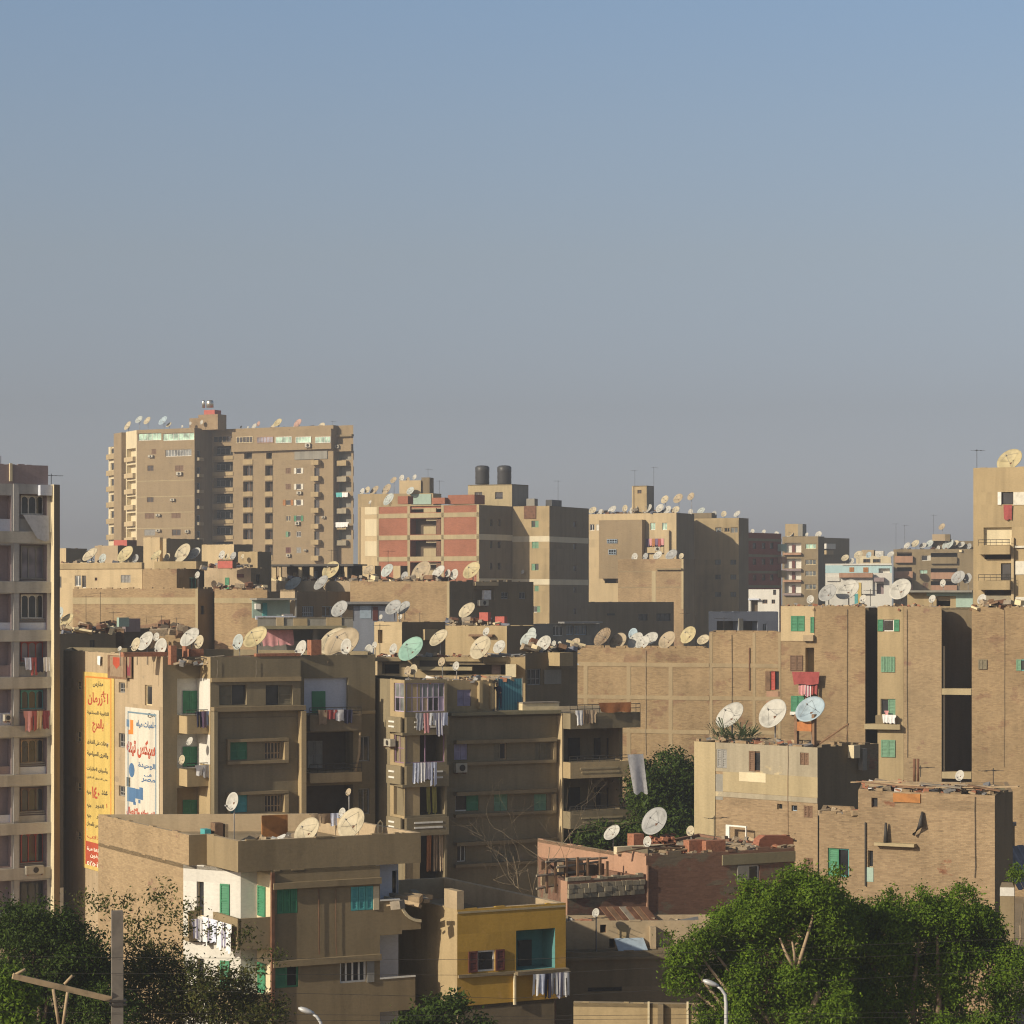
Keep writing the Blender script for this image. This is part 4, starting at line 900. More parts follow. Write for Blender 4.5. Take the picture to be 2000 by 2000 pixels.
# ---------------------------------------------------------------- low red brick house and its yard
Hc = pt(1262, 117); zH = zat(1672, 117); zT = zat(1717, 116); Hr = step(Hc, 28, 1552)
RH = Bld('red_brick_house', 'low red brick house with rubble and brick stacks on its roof', 'house', Hc)
h1 = step(Hc, 118, 1200); h0 = step(h1, 118, 1050)
Whl, Whf = RH.block([h1, Hc, Hr], zH, 'brick_red_dark', par=.12, close=[Hr + D118 * 8.5], mats={0: 'plaster_pink'})  # sunward left face coloured pale red for the light on it
Whf.strip(1410, 1666, 1552, 1686, 'concrete_green', .08)
RH.win(Whf, 1463, 1690, 1484, 1724, 'dk', 'paint_white', n=1); RH.box(Whf, 1440, 1690, 1462, 1722, 0, .06, 'plaster_grey', 'shutter'); RH.win(Whf, 1375, 1793, 1400, 1812, 'bars', 'wood_pale', n=3)
RH.box(Whf, 1262.5, 1690, 1265, 1850, 0, .08, 'plaster_pink', 'drainpipe'); RH.done()
PW = Bld('pink_wall', 'bare salmon pink side wall behind the wooden frame', 'wall', h0); Wpk, = PW.block([h0, h1], zH - .08, 'plaster_pink', par=0, back=.4); PW.done()
TW = Bld('terrace_wall', 'rough grey stone and red brick terrace wall below the wooden frame', 'wall', Hc)
t1 = step(Hc, 208, 1108) ; t0_ = step(t1, 118, 1095); Wtl, Wtw = TW.block([t0_, t1, Hc], zT, 'brick_red_dark', par=.7, close=[h1, h0], mats={0: 'plaster_pink'}, roof='roof_dust')  # left return likewise coloured as sunlit
def stones():
    r = random.Random(3); mb = MB().mat('stone_grey'); u = .0
    for k, zz in enumerate((zT - .23, zT - .45, zT - .67)):
        u = r.uniform(0, .1)
        while u < Wtw.L - .3:
            s = r.uniform(.18, .42); mb.wbox(Wtw, u, u + s - .03, zz - .1, zz + .1 + r.uniform(-.02, .03), -.1, .05 + r.uniform(0, .09)); u += s
    u = 0
    while u < Wtw.L - .4:
        s = r.uniform(.2, .5); mb.wbox(Wtw, u, u + s - .02, zT, zT + r.uniform(.05, .22), -.2, .02); u += s
    mb.build('stone_course', TW.root)
TW.part(stones); TW.done()
# wooden pigeon-loft frame on the terrace
wf = empty('pigeon_loft', (*Wtw.at(Wtw.u(1135), -1.2), zT - .7), 'ramshackle brown wooden loft frame on the terrace by the pink wall', 'loft')
Wk = Wtw.off(-1.6); r_ = random.Random(5)
for x in (1068, 1085, 1106, 1128, 1148, 1172, 1186): mb = MB().mat('wood_brown'); mb.wbox(Wk, Wk.u(x) - .05, Wk.u(x) + .05, zT - .69, Wk.z(x, 1678) + r_.uniform(-.1, .1), -.05, .05); mb.build('post', wf)
for y, x0, x1 in ((1680, 1064, 1192), (1692, 1085, 1175), (1706, 1046, 1150), (1731, 1046, 1100), (1676, 1070, 1160)): mb = MB().mat('wood_grey'); z = Wk.z(1120, y); mb.tube([Wk.p(Wk.u(x0), z, .08), Wk.p(Wk.u(x1), z + r_.uniform(-.12, .12), -.3)], .06, 5); mb.build('rail', wf)
for i, (x0, y0, x1, y1, m) in enumerate(((1066, 1684, 1084, 1700, 'wood_brown'), (1066, 1710, 1100, 1730, 'wood_pale'), (1108, 1684, 1146, 1712, 'wood_brown'), (1150, 1690, 1170, 1712, 'interior_brown'), (1174, 1688, 1186, 1710, 'wood_brown'), (1096, 1690, 1106, 1704, 'wood_pale'))): mb = MB().mat(m); mb.wbox(Wk, *Wk.rect(x0, y0, x1, y1), -.5, -.42 + .04 * i); mb.build('panel', wf)
# roof items of the red house
for i, (x0, x1, y0) in enumerate(((1346, 1378, 1641), (1379, 1417, 1642))):
    W = Whf.off(-.3 - .35 * (1 - i)); z = W.z((x0 + x1) / 2, y0); mb = MB().mat('brick_loose'); mb.wbox(W, W.u(x0), W.u(x1), zH - .11, z, -.5, 0); solo(mb, 'brick_stack', f'neat stack of orange hollow bricks on the red house roof, {("left", "right")[i]} of two', 'brick stack')
W = Whf.off(-.8); mb = MB().mat('brick_red')
poly = [(1478, 1668), (1484, 1640), (1494, 1632), (1538, 1632), (1549, 1638), (1552, 1668)]
pf = [W.p(W.u(x), W.z(x, y), 0) for x, y in poly]; pb = [W.p(W.u(x), W.z(x, y), -.5) for x, y in poly]; mb.face(pf); mb.face(pb[::-1])
for i in range(len(poly)): j = (i + 1) % len(poly); mb.face([pf[i], pf[j], pb[j], pb[i]])
solo(mb, 'broken_wall', 'broken stub of red brick wall at the red house roof end', 'wall')
rubble(Whf, 1270, 1550, .3, 5, zH - .11, 170, 'rubble, boards and scrap over the red house roof', size=(.08, .34), mats=('rubble_mix', 'wood_pale', 'wood_grey', 'rubble_mix', 'brick_loose'), seed=6)
rubble(Whf, 1268, 1316, 3.2, 1.4, zH - .1, 90, 'heap of broken red bricks beside the grey dish', size=(.12, .3), mats=('brick_loose',), seed=8, zvar=.5)
mb = MB().mat('plaster_cream'); W = Whf.off(-2.2); mb.wbox(W, W.u(1205), W.u(1300), zH - .11, W.z(1250, 1652), -.3, 0); solo(mb, 'parapet_wall', 'low cream parapet wall on the red house roof', 'wall')
W = Whf.off(-4.2); mb = MB().mat('brick_loose'); mb.wbox(W, W.u(1238), W.u(1258), zH - .11, W.z(1250, 1629), -.6, 0); solo(mb, 'brick_pier', 'square orange brick pier beneath the small white dish', 'pier')
plank_pile(Whf, 1275, 1400, zH - .02, -1.0, 7, 'loose plank on the red house roof', seed=15)

# ---------------------------------------------------------------- ruined yard walls and the wall along the street
R0 = pt(1098, 111.5); R1 = step(R0, 3, 1440); zR = zat(1797, 112)
RU = Bld('ruined_house', 'roofless sunlit mud wall remains beside the yellow house', 'ruin', R0); Wru, = RU.block([R0, R1], zR, 'plaster_peach', par=.4, back=2.2)
RU.win(Wru, 1172, 1806, 1184, 1822, 'dk', 'wood_brown', n=1); Wru.strip(1208, 1806, 1225, 1836, 'plaster_ochre', .04); RU.box(Wru, 1268, 1808, 1279, 1850, 0, .5, 'plaster_peach', 'buttress'); RU.void(Wru, 1190, 1833, 1201, 1852, .6); RU.done()
rubble(Wru, 1110, 1400, .2, 1.8, zR - .4, 70, 'rubble on top of the ruined mud walls', seed=9)
mr = empty('lean_to_roof', (*Wru.at(Wru.u(1220), -1.6), zR), 'collapsed lean-to roof of rusty sheets and poles above the ruin', 'roof')
for i in range(7):
    mb = MB().mat(('metal_rust', 'wood_brown', 'metal_rust', 'wood_grey')[i % 4]); x = 1178 + i * 13; W = Wru.off(-1.9)
    a_, c_ = W.p(W.u(x), W.z(x, 1781) + .2, -.2), W.p(W.u(x + 26), W.z(x + 26, 1803), .9); d = c_ - a_; mb.box((a_ + c_) / 2, (d.length, .38, .04), math.atan2(d.y, d.x), 0, -math.asin(d.z / d.length)); mb.build('roof_sheet', mr)
mb = MB().mat('paint_bluegrey'); mb.box(Wru.p(Wru.u(1230), Wru.z(1230, 1842), .5), (1.3, .9, .06), .2, .5); solo(mb, 'metal_sheet', 'pale blue-green metal sheet propped against the ruin', 'metal sheet')
Bw0 = pt(1120, 95); BW = Bld('boundary_wall', 'long ochre boundary wall with pale piers along the street', 'wall', Bw0); b1 = step(Bw0, -6, 1480); Wbw, = BW.block([Bw0, b1], zat(1958, 95), 'plaster_ochre', par=0, back=.35)
for x in (1265, 1341, 1420): BW.box(Wbw, x, 1956, x + 4, 2100, 0, .1, 'plaster_cream', 'pier')
BW.box(Wbw, 1285, 1960, 1296, 2100, .0, .25, 'plaster_brown_dark', 'pier'); BW.box(Wbw, 1352, 1966, 1376, 1971, 0, .12, 'paint_dark', 'grille'); BW.done()
DW = Bld('workshop', 'shadowed brown workshop building behind the boundary wall', 'workshop', pt(1090, 109.5)); d0 = pt(1086, 109.5); d1 = step(d0, 10, 1345); Wdw, = DW.block([d0, d1], zat(1862, 109.5), 'plaster_brown_dark', par=.15, back=1.2, roof='roof_dust'); DW.box(Wdw, 1085, 1868, 1330, 1873, 0, .2, 'plaster_brown_dark', 'ledge'); DW.win(Wdw, 1148, 1928, 1215, 1936, 'dk', 'paint_dark', n=4); DW.done()

# ---------------------------------------------------------------- shaded tower block on the left edge
K1 = pt(99, 156.6); K0 = step(K1, 213, -70); K2 = step(K1, -62, 105.5); K3 = step(K2, 62, 117)
KT = Bld('tower_block', 'tall grey shaded tower block with arched loggia windows on the left edge', 'apartment block', K1)
Wkt, Wks, Wkd = KT.block([K0, K1, K2, K3], zat(946, 156), 'tower_grey', par=.2, back=8, mats={1: 'plaster_cream', 2: 'plaster_brown_dark'})  # on the fin, cream paints the lit face and dark brown the shaded one
pA = step(K1, 213, 94); kp = KT.block([K0 + Vector((.05, .05)), pA], zat(907, 155), 'plaster_mauve', zb=zat(946, 155), part='parapet', par=.3, back=7)
KT.box(kp[0], 18, 905, 23, 940, 0, .12, 'plaster_cream', 'pier'); KT.box(kp[0], -40, 886, 29, 905, -2.5, -2.2, 'plaster_bluewhite', 'stair_head')
fl = [(965, 1005, 'paint_white', 'pane_dark'), (1063, 1130, 'shutter_grey', 'pane_mauve'), (1158, 1208, 'paint_white', 'pane_dark'), (1250, 1292, 'shutter_red', 'pane_mauve'), (1345, 1385, 'shutter_teal', 'pane_dark'), (1441, 1490, 'wood_pale', 'pane_dark'), (1536, 1585, 'wood_brown', 'pane_dark'), (1624, 1685, 'shutter_red', 'pane_dark'), (1720, 1775, 'paint_dark', 'pane_dark')]
for i, (y0, y1, fc, pn) in enumerate(fl):
    yb = y0 + 72; KT.void(Wkt, 38, y0, 92, yb, .75, 'plaster_mauve'); KT.void(Wkt, -40, y0 + 2, 22, yb, .6, 'plaster_mauve')
    Wi = Wkt.off(-.55)
    KT.part(lambda Wi=Wi, y0=y0, y1=y1, fc=fc, pn=pn: (mk_window(KT.root, Wi, Wi.rect(42, y0 + 3, 86, y1), 'arch', fc, pn, .2, 3, None), mk_window(KT.root, Wi, Wi.rect(-30, y0 + 4, 18, y1 - 6), 'dk', fc, pn, .2, 4, None)))
    KT.box(Wkt, 38.2, y1 + 8, 91.8, yb, -.3, -.18, ('tower_grey', 'plaster_mauve', 'plaster_bluewhite')[i % 3], 'spandrel'); KT.box(Wkt, -40, y1 + 8, 21.8, yb, -.25, -.15, ('plaster_bluewhite', 'plaster_mauve')[i % 2], 'spandrel')
    KT.part(lambda y1=y1, fc=fc: (lambda mb: (mb.mat('metal_grey'), [mb.tube([Wkt.p(Wkt.u(38.5), Wkt.z(60, y), -.2), Wkt.p(Wkt.u(91.5), Wkt.z(60, y), -.2)], .035, 4) for y in (y1 + 1, y1 + 5)], mb.build('railing', KT.root)))(MB()))
    KT.box(Wkt, -60, yb + 1, 98.8, yb + 23, 0, .12, 'tower_band', 'floor_band'); KT.box(Wkt, 26, y0 - 20, 36, yb, 0, .06, 'tower_grey', 'pier')
KT.box(Wkt, 74, 948, 97, 968, 0, .4, 'plaster_bluewhite', 'balcony'); KT.done()
mb = MB().mat('cloth_grey'); W = Wkt.off(.25)
for q in ([(45, 1005), (95, 1007), (95, 1055), (88, 1058), (72, 1052)],):
    f = [W.p(W.u(x), W.z(x, y), .0 + .002 * (y - 1005)) for x, y in q]; mb.face(f); mb.face([p + Vector((W.n.x, W.n.y, 0)) * -.02 for p in f][::-1])
solo(mb, 'sheet', 'grey sheet slung below the top window of the shaded tower', 'laundry')
# ---------------------------------------------------------------- long brick row on the right (lit walls)
Ea = pt(1125, 192); E_ = [Ea]
for x in (1385, 1525, 1591, 1690): E_.append(step(Ea, -20, x))
ER = Bld('brick_building', 'long windowless tan brick side wall with pale concrete grid, dishes along its top', 'brick building', Ea)
We1, = ER.block([Ea, E_[1]], zat(1266, 189), 'brick_tan', par=.5, back=9)
We2, = ER.block([E_[1] + Vector((.01, 0)), E_[2]], zat(1235, 186), 'brick_tan', par=.5, back=9)
for x in (1140, 1224, 1306): We1.strip(x, 1300, x + 8, 1500, 'concrete_dull', .03)
for x in (1386, 1470, 1520): We2.strip(x, 1236, x + 6, 1500, 'concrete_dull', .03)
for y in (1294, 1358, 1424): We1.strip(1125, y, 1385, y + 8, 'concrete_dull', .036); We2.strip(1386, y + 2, 1525, y + 10, 'concrete_dull', .036)
ER.win(We2, 1505, 1311, 1522, 1348, 'or', 'wood_brown', 'shutter_red', d=.2, n=2); ER.box(We2, 1497, 1350, 1524, 1378, 0, .03, 'plaster_pink', 'patch'); ER.box(We2, 1495, 1311, 1504, 1348, .0, .05, 'wood_brown', 'shutter')
ER.box(We2, 1463, 1265, 1465, 1348, .0, .08, 'metal_rust', 'drainpipe'); ER.done()
E2 = Bld('brick_building', 'tan brick building with protruding yellow stair bay and green shutters', 'brick building', E_[2])
We3, We3b = E2.block([E_[2] + Vector((.01, 0)), E_[3], E_[4]], zat(1184, 184), 'brick_tan', par=.3, back=9, mats={})
We3.strip(1525, 1184, 1591, 1252, 'plaster_yellow', .05); E2.box(We3, 1570, 1240, 1590, 1252, 0, .3, 'plaster_peach', 'ledge')
E2.win(We3, 1545, 1203, 1572, 1233, 'sh', 'shutter_green', 'shutter_green', n=2, d=.06); E2.win(We3, 1583, 1205, 1590.5, 1236, 'sh', 'shutter_green', 'shutter_green', n=1, d=.06)
E2.win(We3, 1543, 1280, 1568, 1310, 'sh', 'wood_brown', 'shutter_brown', d=.08); E2.void(We3, 1573, 1265, 1590, 1345, .8, 'plaster_ochre'); E2.win(We3, 1545, 1359, 1571, 1390, 'sh', 'shutter_pale_green', 'shutter_green', d=.06); E2.box(We3, 1544, 1390, 1570, 1396, 0, .2, 'paint_white', 'ledge')
E2.done()
E3a = step(Ea, -20, 1714) ; E3b = step(Ea, -20, 1839)
E3 = Bld('brick_building', 'tan building with a column of green-shuttered windows between two dark light shafts', 'brick building', E3a)
We4, = E3.block([E3a, E3b], zat(1185, 181), 'brick_tan_pale', par=.3, back=10, mats={})
We4.strip(1714, 1186, 1765, 1560, 'plaster_ochre', .02)
E3.win(We4, 1725, 1210, 1746, 1233, 'wide', 'paint_white', 'shutter_green', d=.15); E3.win(We4, 1721, 1282, 1748, 1313, 'sh', 'wood_pale', 'shutter_pale_green', d=.06, n=4)
E3.win(We4, 1720, 1365, 1749, 1397, 'ol', 'paint_cream', 'shutter_pale_green', d=.2); E3.win(We4, 1721, 1445, 1749, 1479, 'sh', 'shutter_pale_green', 'shutter_pale_green', d=.06)
E3.box(We4, 1691, 1414, 1760, 1424, -.6, .5, 'concrete_tan', 'beam'); E3.box(We4, 1839.5, 1345, 1897, 1357, -1.0, 0, 'concrete_tan', 'beam'); E3.box(We4, 1839.5, 1508, 1897, 1521, -1.0, 0, 'concrete_tan', 'beam')
E3.box(We4, 1840, 1262, 1843, 1520, -.5, -.38, 'plaster_cream', 'drainpipe'); E3.box(We4, 1712, 1397, 1752, 1415, 0, .4, 'plaster_brown', 'balcony'); E3.done()
E4a = step(Ea, -20, 1898); E4b = step(Ea, -20, 2060)
E4 = Bld('brick_building', 'bare tan brick building at the right edge below the ochre tower', 'brick building', E4a)
We5, = E4.block([E4a, E4b], zat(1187, 177), 'brick_tan', par=.3, back=10)
E4.win(We5, 1911, 1288, 1928, 1307, 'sh', 'shutter_olive', 'shutter_olive', d=.05); E4.win(We5, 1985, 1288, 2004, 1310, 'or', 'shutter_teal', 'shutter_pale_green', d=.1); E4.done()
# back walls of the light shafts, the shafts' shade put into their colour
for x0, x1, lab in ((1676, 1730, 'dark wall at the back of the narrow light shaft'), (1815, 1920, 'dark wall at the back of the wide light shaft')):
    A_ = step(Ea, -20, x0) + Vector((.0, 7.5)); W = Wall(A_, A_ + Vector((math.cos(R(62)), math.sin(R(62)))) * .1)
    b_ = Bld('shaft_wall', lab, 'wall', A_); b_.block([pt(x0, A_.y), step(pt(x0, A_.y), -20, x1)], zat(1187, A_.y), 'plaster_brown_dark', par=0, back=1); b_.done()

# ---------------------------------------------------------------- ochre tower at the right edge
La = pt(1901, 217)
LT = Bld('apartment_tower', 'tall ochre apartment tower with a recessed white balcony wall at the right edge', 'apartment block', La)
Wl1, = LT.block([La, step(La, -22, 2080)], zat(914, 217), 'plaster_ochre', par=.5, back=10)
LT.win(Wl1, 1956, 961, 1979, 985, 'dk', 'interior_dark', n=1); LT.box(Wl1, 1949, 961, 1956, 986, 0, .1, 'paint_white', 'shutter'); LT.box(Wl1, 1979.5, 961, 2010, 986, .0, .07, 'shutter_white', 'shutter')
LT.void(Wl1, 1921, 1030, 1976, 1064, .35, 'plaster_cream'); LT.win(Wl1.off(-.34), 1954, 1031, 1976, 1063, 'bars', 'paint_white', n=5); LT.balcony(Wl1, 1915, 1066, 1976, 1083, .9, 'plaster_ochre', rail=.5); LT.void(Wl1, 1923, 1084, 1975, 1092, .8)  # dark-backed slot cut below each balcony to give its shadow
LT.win(Wl1, 1955, 1100, 1975, 1133, 'dk', 'interior_dark', n=1); LT.balcony(Wl1, 1915, 1134, 1976, 1152, .9, 'plaster_ochre', rail=.5); LT.void(Wl1, 1923, 1153, 1975, 1162, .8); LT.strip = None
Wl1.strip(1922, 1162, 1976, 1184, 'plaster_grey_pale', .03); LT.box(Wl1, 1976, 1050, 1981, 1250, 0, .25, 'plaster_yellow', 'drainpipe'); LT.box(Wl1, 1983, 1066, 2010, 1070, 0, .2, 'shutter_white', 'ledge')
for y in (1096, 1166): LT.box(Wl1, 1983, y, 2010, y + 26, 0, .07, 'shutter_white', 'shutter')
LT.done()

# ---------------------------------------------------------------- sheltered rooftops behind the brick row (shade)
def blk(name, label, cat, x0, x1, Y, top, mat, ang=-28, side=None, smat=None, par=.5, roof='roof_dust', back=9, sang=62, left=None):
    """building with one visible front (x0-x1) and, if side is given, a right flank to column side, its shade coloured in by smat"""
    A = pt(x0, Y); B_ = step(A, ang, x1); ch = [A, B_] + ([step(B_, sang, side)] if side else [])
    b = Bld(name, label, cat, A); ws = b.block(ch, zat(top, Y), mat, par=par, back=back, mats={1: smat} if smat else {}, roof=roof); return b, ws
b, (wq,) = blk('roof_house', 'long grey-blue rendered roof house in shade behind the brick wall', 'house', 1384, 1520, 262, 1195, 'grey_blue', ang=30, back=6); b.void(wq, 1400, 1213, 1442, 1232, 1.0, 'interior_brown'); b.void(wq, 1450, 1213, 1480, 1232, 1.0, 'interior_brown'); b.box(wq, 1442, 1208, 1450, 1236, 0, .15, 'plaster_grey', 'pier'); b.win(wq, 1490, 1218, 1498, 1232, 'dk', 'paint_bluegrey'); b.done()
b, (wq,) = blk('white_house', 'small bright white house with dark doorway below the dark red block', 'house', 1462, 1522, 330, 1151, 'plaster_white', ang=-20, back=6); b.win(wq, 1510, 1152, 1516, 1162, 'dk', 'wood_brown', n=1); b.void(wq, 1466, 1172, 1480, 1195, .6); b.win(wq, 1489, 1171, 1499, 1179, 'dk', 'wood_brown'); b.win(wq, 1507, 1171, 1514, 1179, 'dk', 'wood_brown'); b.box(wq, 1463, 1169, 1484, 1172, 0, .5, 'plaster_bluewhite', 'awning'); b.done()
b, (wq,) = blk('apartment_block', 'dark shaded brown block low behind the ribbed dishes', 'apartment block', 1148, 1316, 300, 1176, 'plaster_brown_dark', ang=44, back=8); b.win(wq, 1247, 1199, 1265, 1212, 'dk', 'paint_dark'); b.win(wq, 1282, 1198, 1310, 1213, 'dk', 'paint_dark', n=3); b.box(wq, 1186, 1198, 1200, 1202, 0, .1, 'paint_dark', 'grille'); b.done()
b, (wq,) = blk('roof_room', 'wire-windowed roof room with green awning left of the ribbed dishes', 'roof room', 1042, 1172, 262, 1219, 'plaster_grey', ang=40, back=5); b.win(wq, 1080, 1222, 1100, 1242, 'dk', 'paint_white', n=3); b.win(wq, 1106, 1222, 1120, 1240, 'gl', 'paint_bluegrey', 'pane_grey'); b.win(wq, 1122, 1222, 1146, 1240, 'gl', 'paint_bluegrey', 'pane_grey', n=4); b.box(wq, 1090, 1214, 1165, 1217, 0, 1.0, 'metal_grey', 'awning'); b.done()

# ---------------------------------------------------------------- far tower with wings (left)
A0 = pt(267, 478); T1 = step(A0, -28, 380); T2 = step(T1, 62, 414); T3 = step(T2, -28, 651); T4 = step(T3, 62, 660); T5 = step(T4, -28, 690); TL = step(A0, 118, 246); TL2 = step(TL, 118, 212)
PT_ = Bld('apartment_tower', 'tallest far apartment tower of brown brick with dish-lined roof and water tanks', 'apartment tower', A0)
ws = PT_.block([TL, A0, T1, T2, T3, T4, T5], zat(840, 478), 'tower_plaster', par=.6, back=12, mats={0: 'plaster_cream', 2: 'plaster_brown_dark', 1: 'tower_plaster', 5: 'tower_plaster'})  # wing's right side coloured dark to add to its shade
Wt0, Wt1, Wt2_, Wt3, _, Wt5 = ws
wl = PT_.block([TL2, TL + Vector((.0, .0)), TL + Vector((3, 4))], zat(872, 490), 'plaster_cream', par=.3, back=6); PT_.box(wl[0], 231, 846, 246, 1180, 0, .9, 'tower_plaster', 'fin')
Wt1.strip(267, 836, 380, 846, 'tower_plaster', .06); PT_.win(Wt1, 270, 846, 315, 860, 'gl', 'paint_white', 'pane_green', n=5); PT_.win(Wt1, 318, 846, 379, 860, 'gl', 'paint_white', 'pane_green', n=6)
PT_.win(Wt1, 323, 878, 374, 891, 'gl', 'paint_white', 'pane_grey', n=9)
for y in (938, 969, 1000, 1031): Wt1.strip(267, y, 380, y + 1.6, 'concrete_tan', .02)
for q, k, s in (((296, 877, 305, 887), 'sh', 'shutter_brown'), ((288, 909, 300, 920), 'bars', 'shutter_white'), ((342, 909, 358, 920), 'sh', 'shutter_brown'), ((287, 971, 300, 981), 'dk', 'shutter_grey'), ((283, 1002, 301, 1013), 'sh', 'shutter_brown'), ((335, 1002, 353, 1012), 'sh', 'shutter_brown'), ((282, 1034, 303, 1046), 'sh', 'shutter_grey'), ((336, 1034, 353, 1046), 'dk', 'interior_dark')): PT_.win(Wt1, *q, k, 'shutter_brown', s, d=.15)
for i, y in enumerate((882, 914, 945, 976, 1008, 1039)):     # left flank balconies
    PT_.void(Wt0, 247.5, y - 6, 265, y + 10, .9, 'plaster_cream'); PT_.balcony(Wt0, 248, y + 11, 265, y + 20, .6, 'plaster_yellow'); PT_.balcony(wl[0], 213, y + 5, 230, y + 15, .6, 'plaster_ochre')
    PT_.win(wl[0], 216, y - 10, 227, y + 4, 'dk', 'paint_cream', n=2, d=.25); PT_.win(Wt0.off(-.85), 251, y - 4, 259, y + 9, 'dk', 'paint_cream', d=.1) if False else None
    PT_.balcony(Wt2_, 383, y + 12, 392, y + 18, .7, 'plaster_grey_pale'); PT_.win(Wt2_, 384, y - 2, 391, y + 11, 'dk', 'paint_bluegrey', n=1)
for i in range(7):      # main face: loggia column and two balcony columns
    y = 870 + 31.1 * i
    PT_.void(Wt3, 417, y + 1, 455, y + 20, 1.3, 'interior_dark'); PT_.box(Wt3, 415.5, y + 21, 455.5, y + 28, 0, .12, 'plaster_ochre', 'balcony')  # near-black back wall paints in the loggia's shade
    Wz = Wt3.off(-1.1); PT_.part(lambda y=y, Wz=Wz: mk_window(PT_.root, Wz, Wz.rect(420, y + 5, 450, y + 18), 'dk', 'shutter_grey', 'shutter_grey', .1, 3, None))
    for x0, x1 in ((475, 494), (518, 533)):
        if i > 0: PT_.void(Wt3, x0, y + 8, x1, y + 28, .9, 'interior_dark'); 
        else: PT_.void(Wt3, x0 + 2, y + 14, x1 - 2, y + 26, .9, 'interior_dark')
        PT_.balcony(Wt3, x0, y + 28, x1, y + 37.5, .14, 'plaster_ochre')
        Wz2 = Wt3.off(-.8)
        if i > 0: PT_.part(lambda y=y, Wz2=Wz2, x0=x0, x1=x1: mk_window(PT_.root, Wz2, Wz2.rect(x0 + 3, y + 9, x1 - 5, y + 28), 'dk', 'wood_brown', 'wood_brown', .1, 2, None))
    PT_.win(Wt3, 614, y + 12, 624, y + 29, 'dk', 'shutter_grey', n=1, d=.3); PT_.balcony(Wt3, 613, y + 29, 628, y + 38.5, 1.1, 'plaster_ochre')
    if i < 6:
        PT_.balcony(Wt5, 662, y + 30, 681, y + 40, .9, 'plaster_ochre' if i % 2 == 0 else 'plaster_grey_pale'); PT_.void(Wt5, 662, y + 10, 686, y + 28, .9, 'plaster_grey')
for y, k1, s1, k2, s2 in ((914, 'sh', 'shutter_brown', 'wide', 'shutter_white'), (945, 'sh', 'shutter_brown', 'wide', 'shutter_white'), (976, 'wide', 'orange_board', 'wide', 'shutter_white'), (1007, 'dk', 'paint_white', 'wide', 'shutter_green'), (1038, 'or', 'shutter_pale_green', 'dk', 'paint_dark'), (1069, 'sh', 'shutter_dark_red', 'sh', 'shutter_grey')):
    PT_.win(Wt3, 558, y, 568, y + 11, k1, 'paint_cream', s1, d=.15); PT_.win(Wt3, 579, y, 588, y + 11, k2, 'paint_white', s2, d=.15)
PT_.box(Wt3, 456, 841, 650.8, 880, .0, .7, 'tower_plaster', 'upper_storey'); Wu = Wt3.off(.7)
def upper():
    for x0, x1, pn, fc in ((418, 452, 'pane_dark', 'wood_pale'),): mk_window(PT_.root, Wt3.off(.22), Wt3.rect(x0, 852, x1, 864), 'gl', fc, pn, .2, 4, None)
    for x0, x1, pn, fc in ((462, 494, 'pane_dark', 'paint_cream'), (502, 534, 'pane_mauve', 'plaster_pink'), (539, 570, 'pane_green', 'paint_white'), (578, 608, 'pane_green', 'paint_white'), (616, 646, 'pane_green', 'paint_white')): mk_window(PT_.root, Wu.off(.22), Wu.rect(x0, 853, x1, 865), 'gl', fc, pn, .2, 5, None)
PT_.part(upper)
PT_.box(Wt3, 576, 881, 640, 897, 0, .15, 'plaster_grey', 'glazed_strip'); PT_.box(Wt5, 651, 849, 690, 853, -.2, .6, 'plaster_brown', 'canopy'); PT_.box(Wt5, 652, 868, 690, 882, 0, .7, 'tower_plaster', 'balcony'); PT_.box(Wt3, 662.5, 1000, 664.5, 1200, .1, .25, 'paint_white', 'drainpipe') if False else None
PT_.box(Wt1, 374, 808, 412, 838, -5, -2.2, 'brick_mud', 'stair_house'); PT_.box(Wt1, 354, 815, 374, 838, -4.5, -2.6, 'brick_mud', 'stair_house'); PT_.box(Wt1, 383, 799, 404, 808, -4.6, -2.5, 'tank_red', 'tank_stand'); PT_.done()
for x, r_h, lab in ((377.5, 6, 'narrow steel water tank beside a wider one on the far tower'), (390, 14, 'wide shiny steel water tank on the far tower roof')):
    c = Wt1.p(Wt1.u(x), zat(799, 478), -3.3); rr = r_h / 2 * 478 / FP; mb = MB().mat('steel'); mb.lathe(c, [(rr, 0), (rr, 1.15), (rr * .7, 1.35), (.1, 1.4)], 16); solo(mb, 'water_tank', lab, 'water tank')

# ---------------------------------------------------------------- red panelled block with black tanks
N_ = pt(936, 357); n0 = step(N_, 152, 737); n00 = step(n0, 152, 702); n2 = step(N_, 54, 1001); n3 = step(n2, -28, 1073); n4 = step(n3, 62, 1150)
NB = Bld('apartment_block', 'block with red brick panels between concrete beams, two black water tanks on top', 'apartment block', N_)
ws = NB.block([n00, n0, N_, n2, n3, n4], zat(986, 357), 'brick_red', par=.3, back=12, mats={0: 'plaster_yellow', 2: 'plaster_brown_dark', 3: 'plaster_ochre', 4: 'plaster_brown_dark'})  # both right-facing walls carry their shade as dark plaster
Wn0, Wn1, Wn2, Wn3, Wn4 = ws
Wn0.strip(713, 988, 736, 1005, 'plaster_cream', .04); Wn0.strip(713, 1014, 736, 1047, 'plaster_cream', .04); Wn0.strip(713, 1057, 736, 1086, 'plaster_cream', .04); Wn0.strip(702, 988, 704, 1120, 'plaster_brown', .05)
for y in (983, 1002, 1045, 1087): Wn1.strip(737, y, 936, y + (4 if y == 983 else 9), 'concrete_tan', .05)
for x, x1 in ((737, 740), (796, 801), (862, 867), (931, 936)): Wn1.strip(x, 986, x1, 1200, 'concrete_tan', .05)
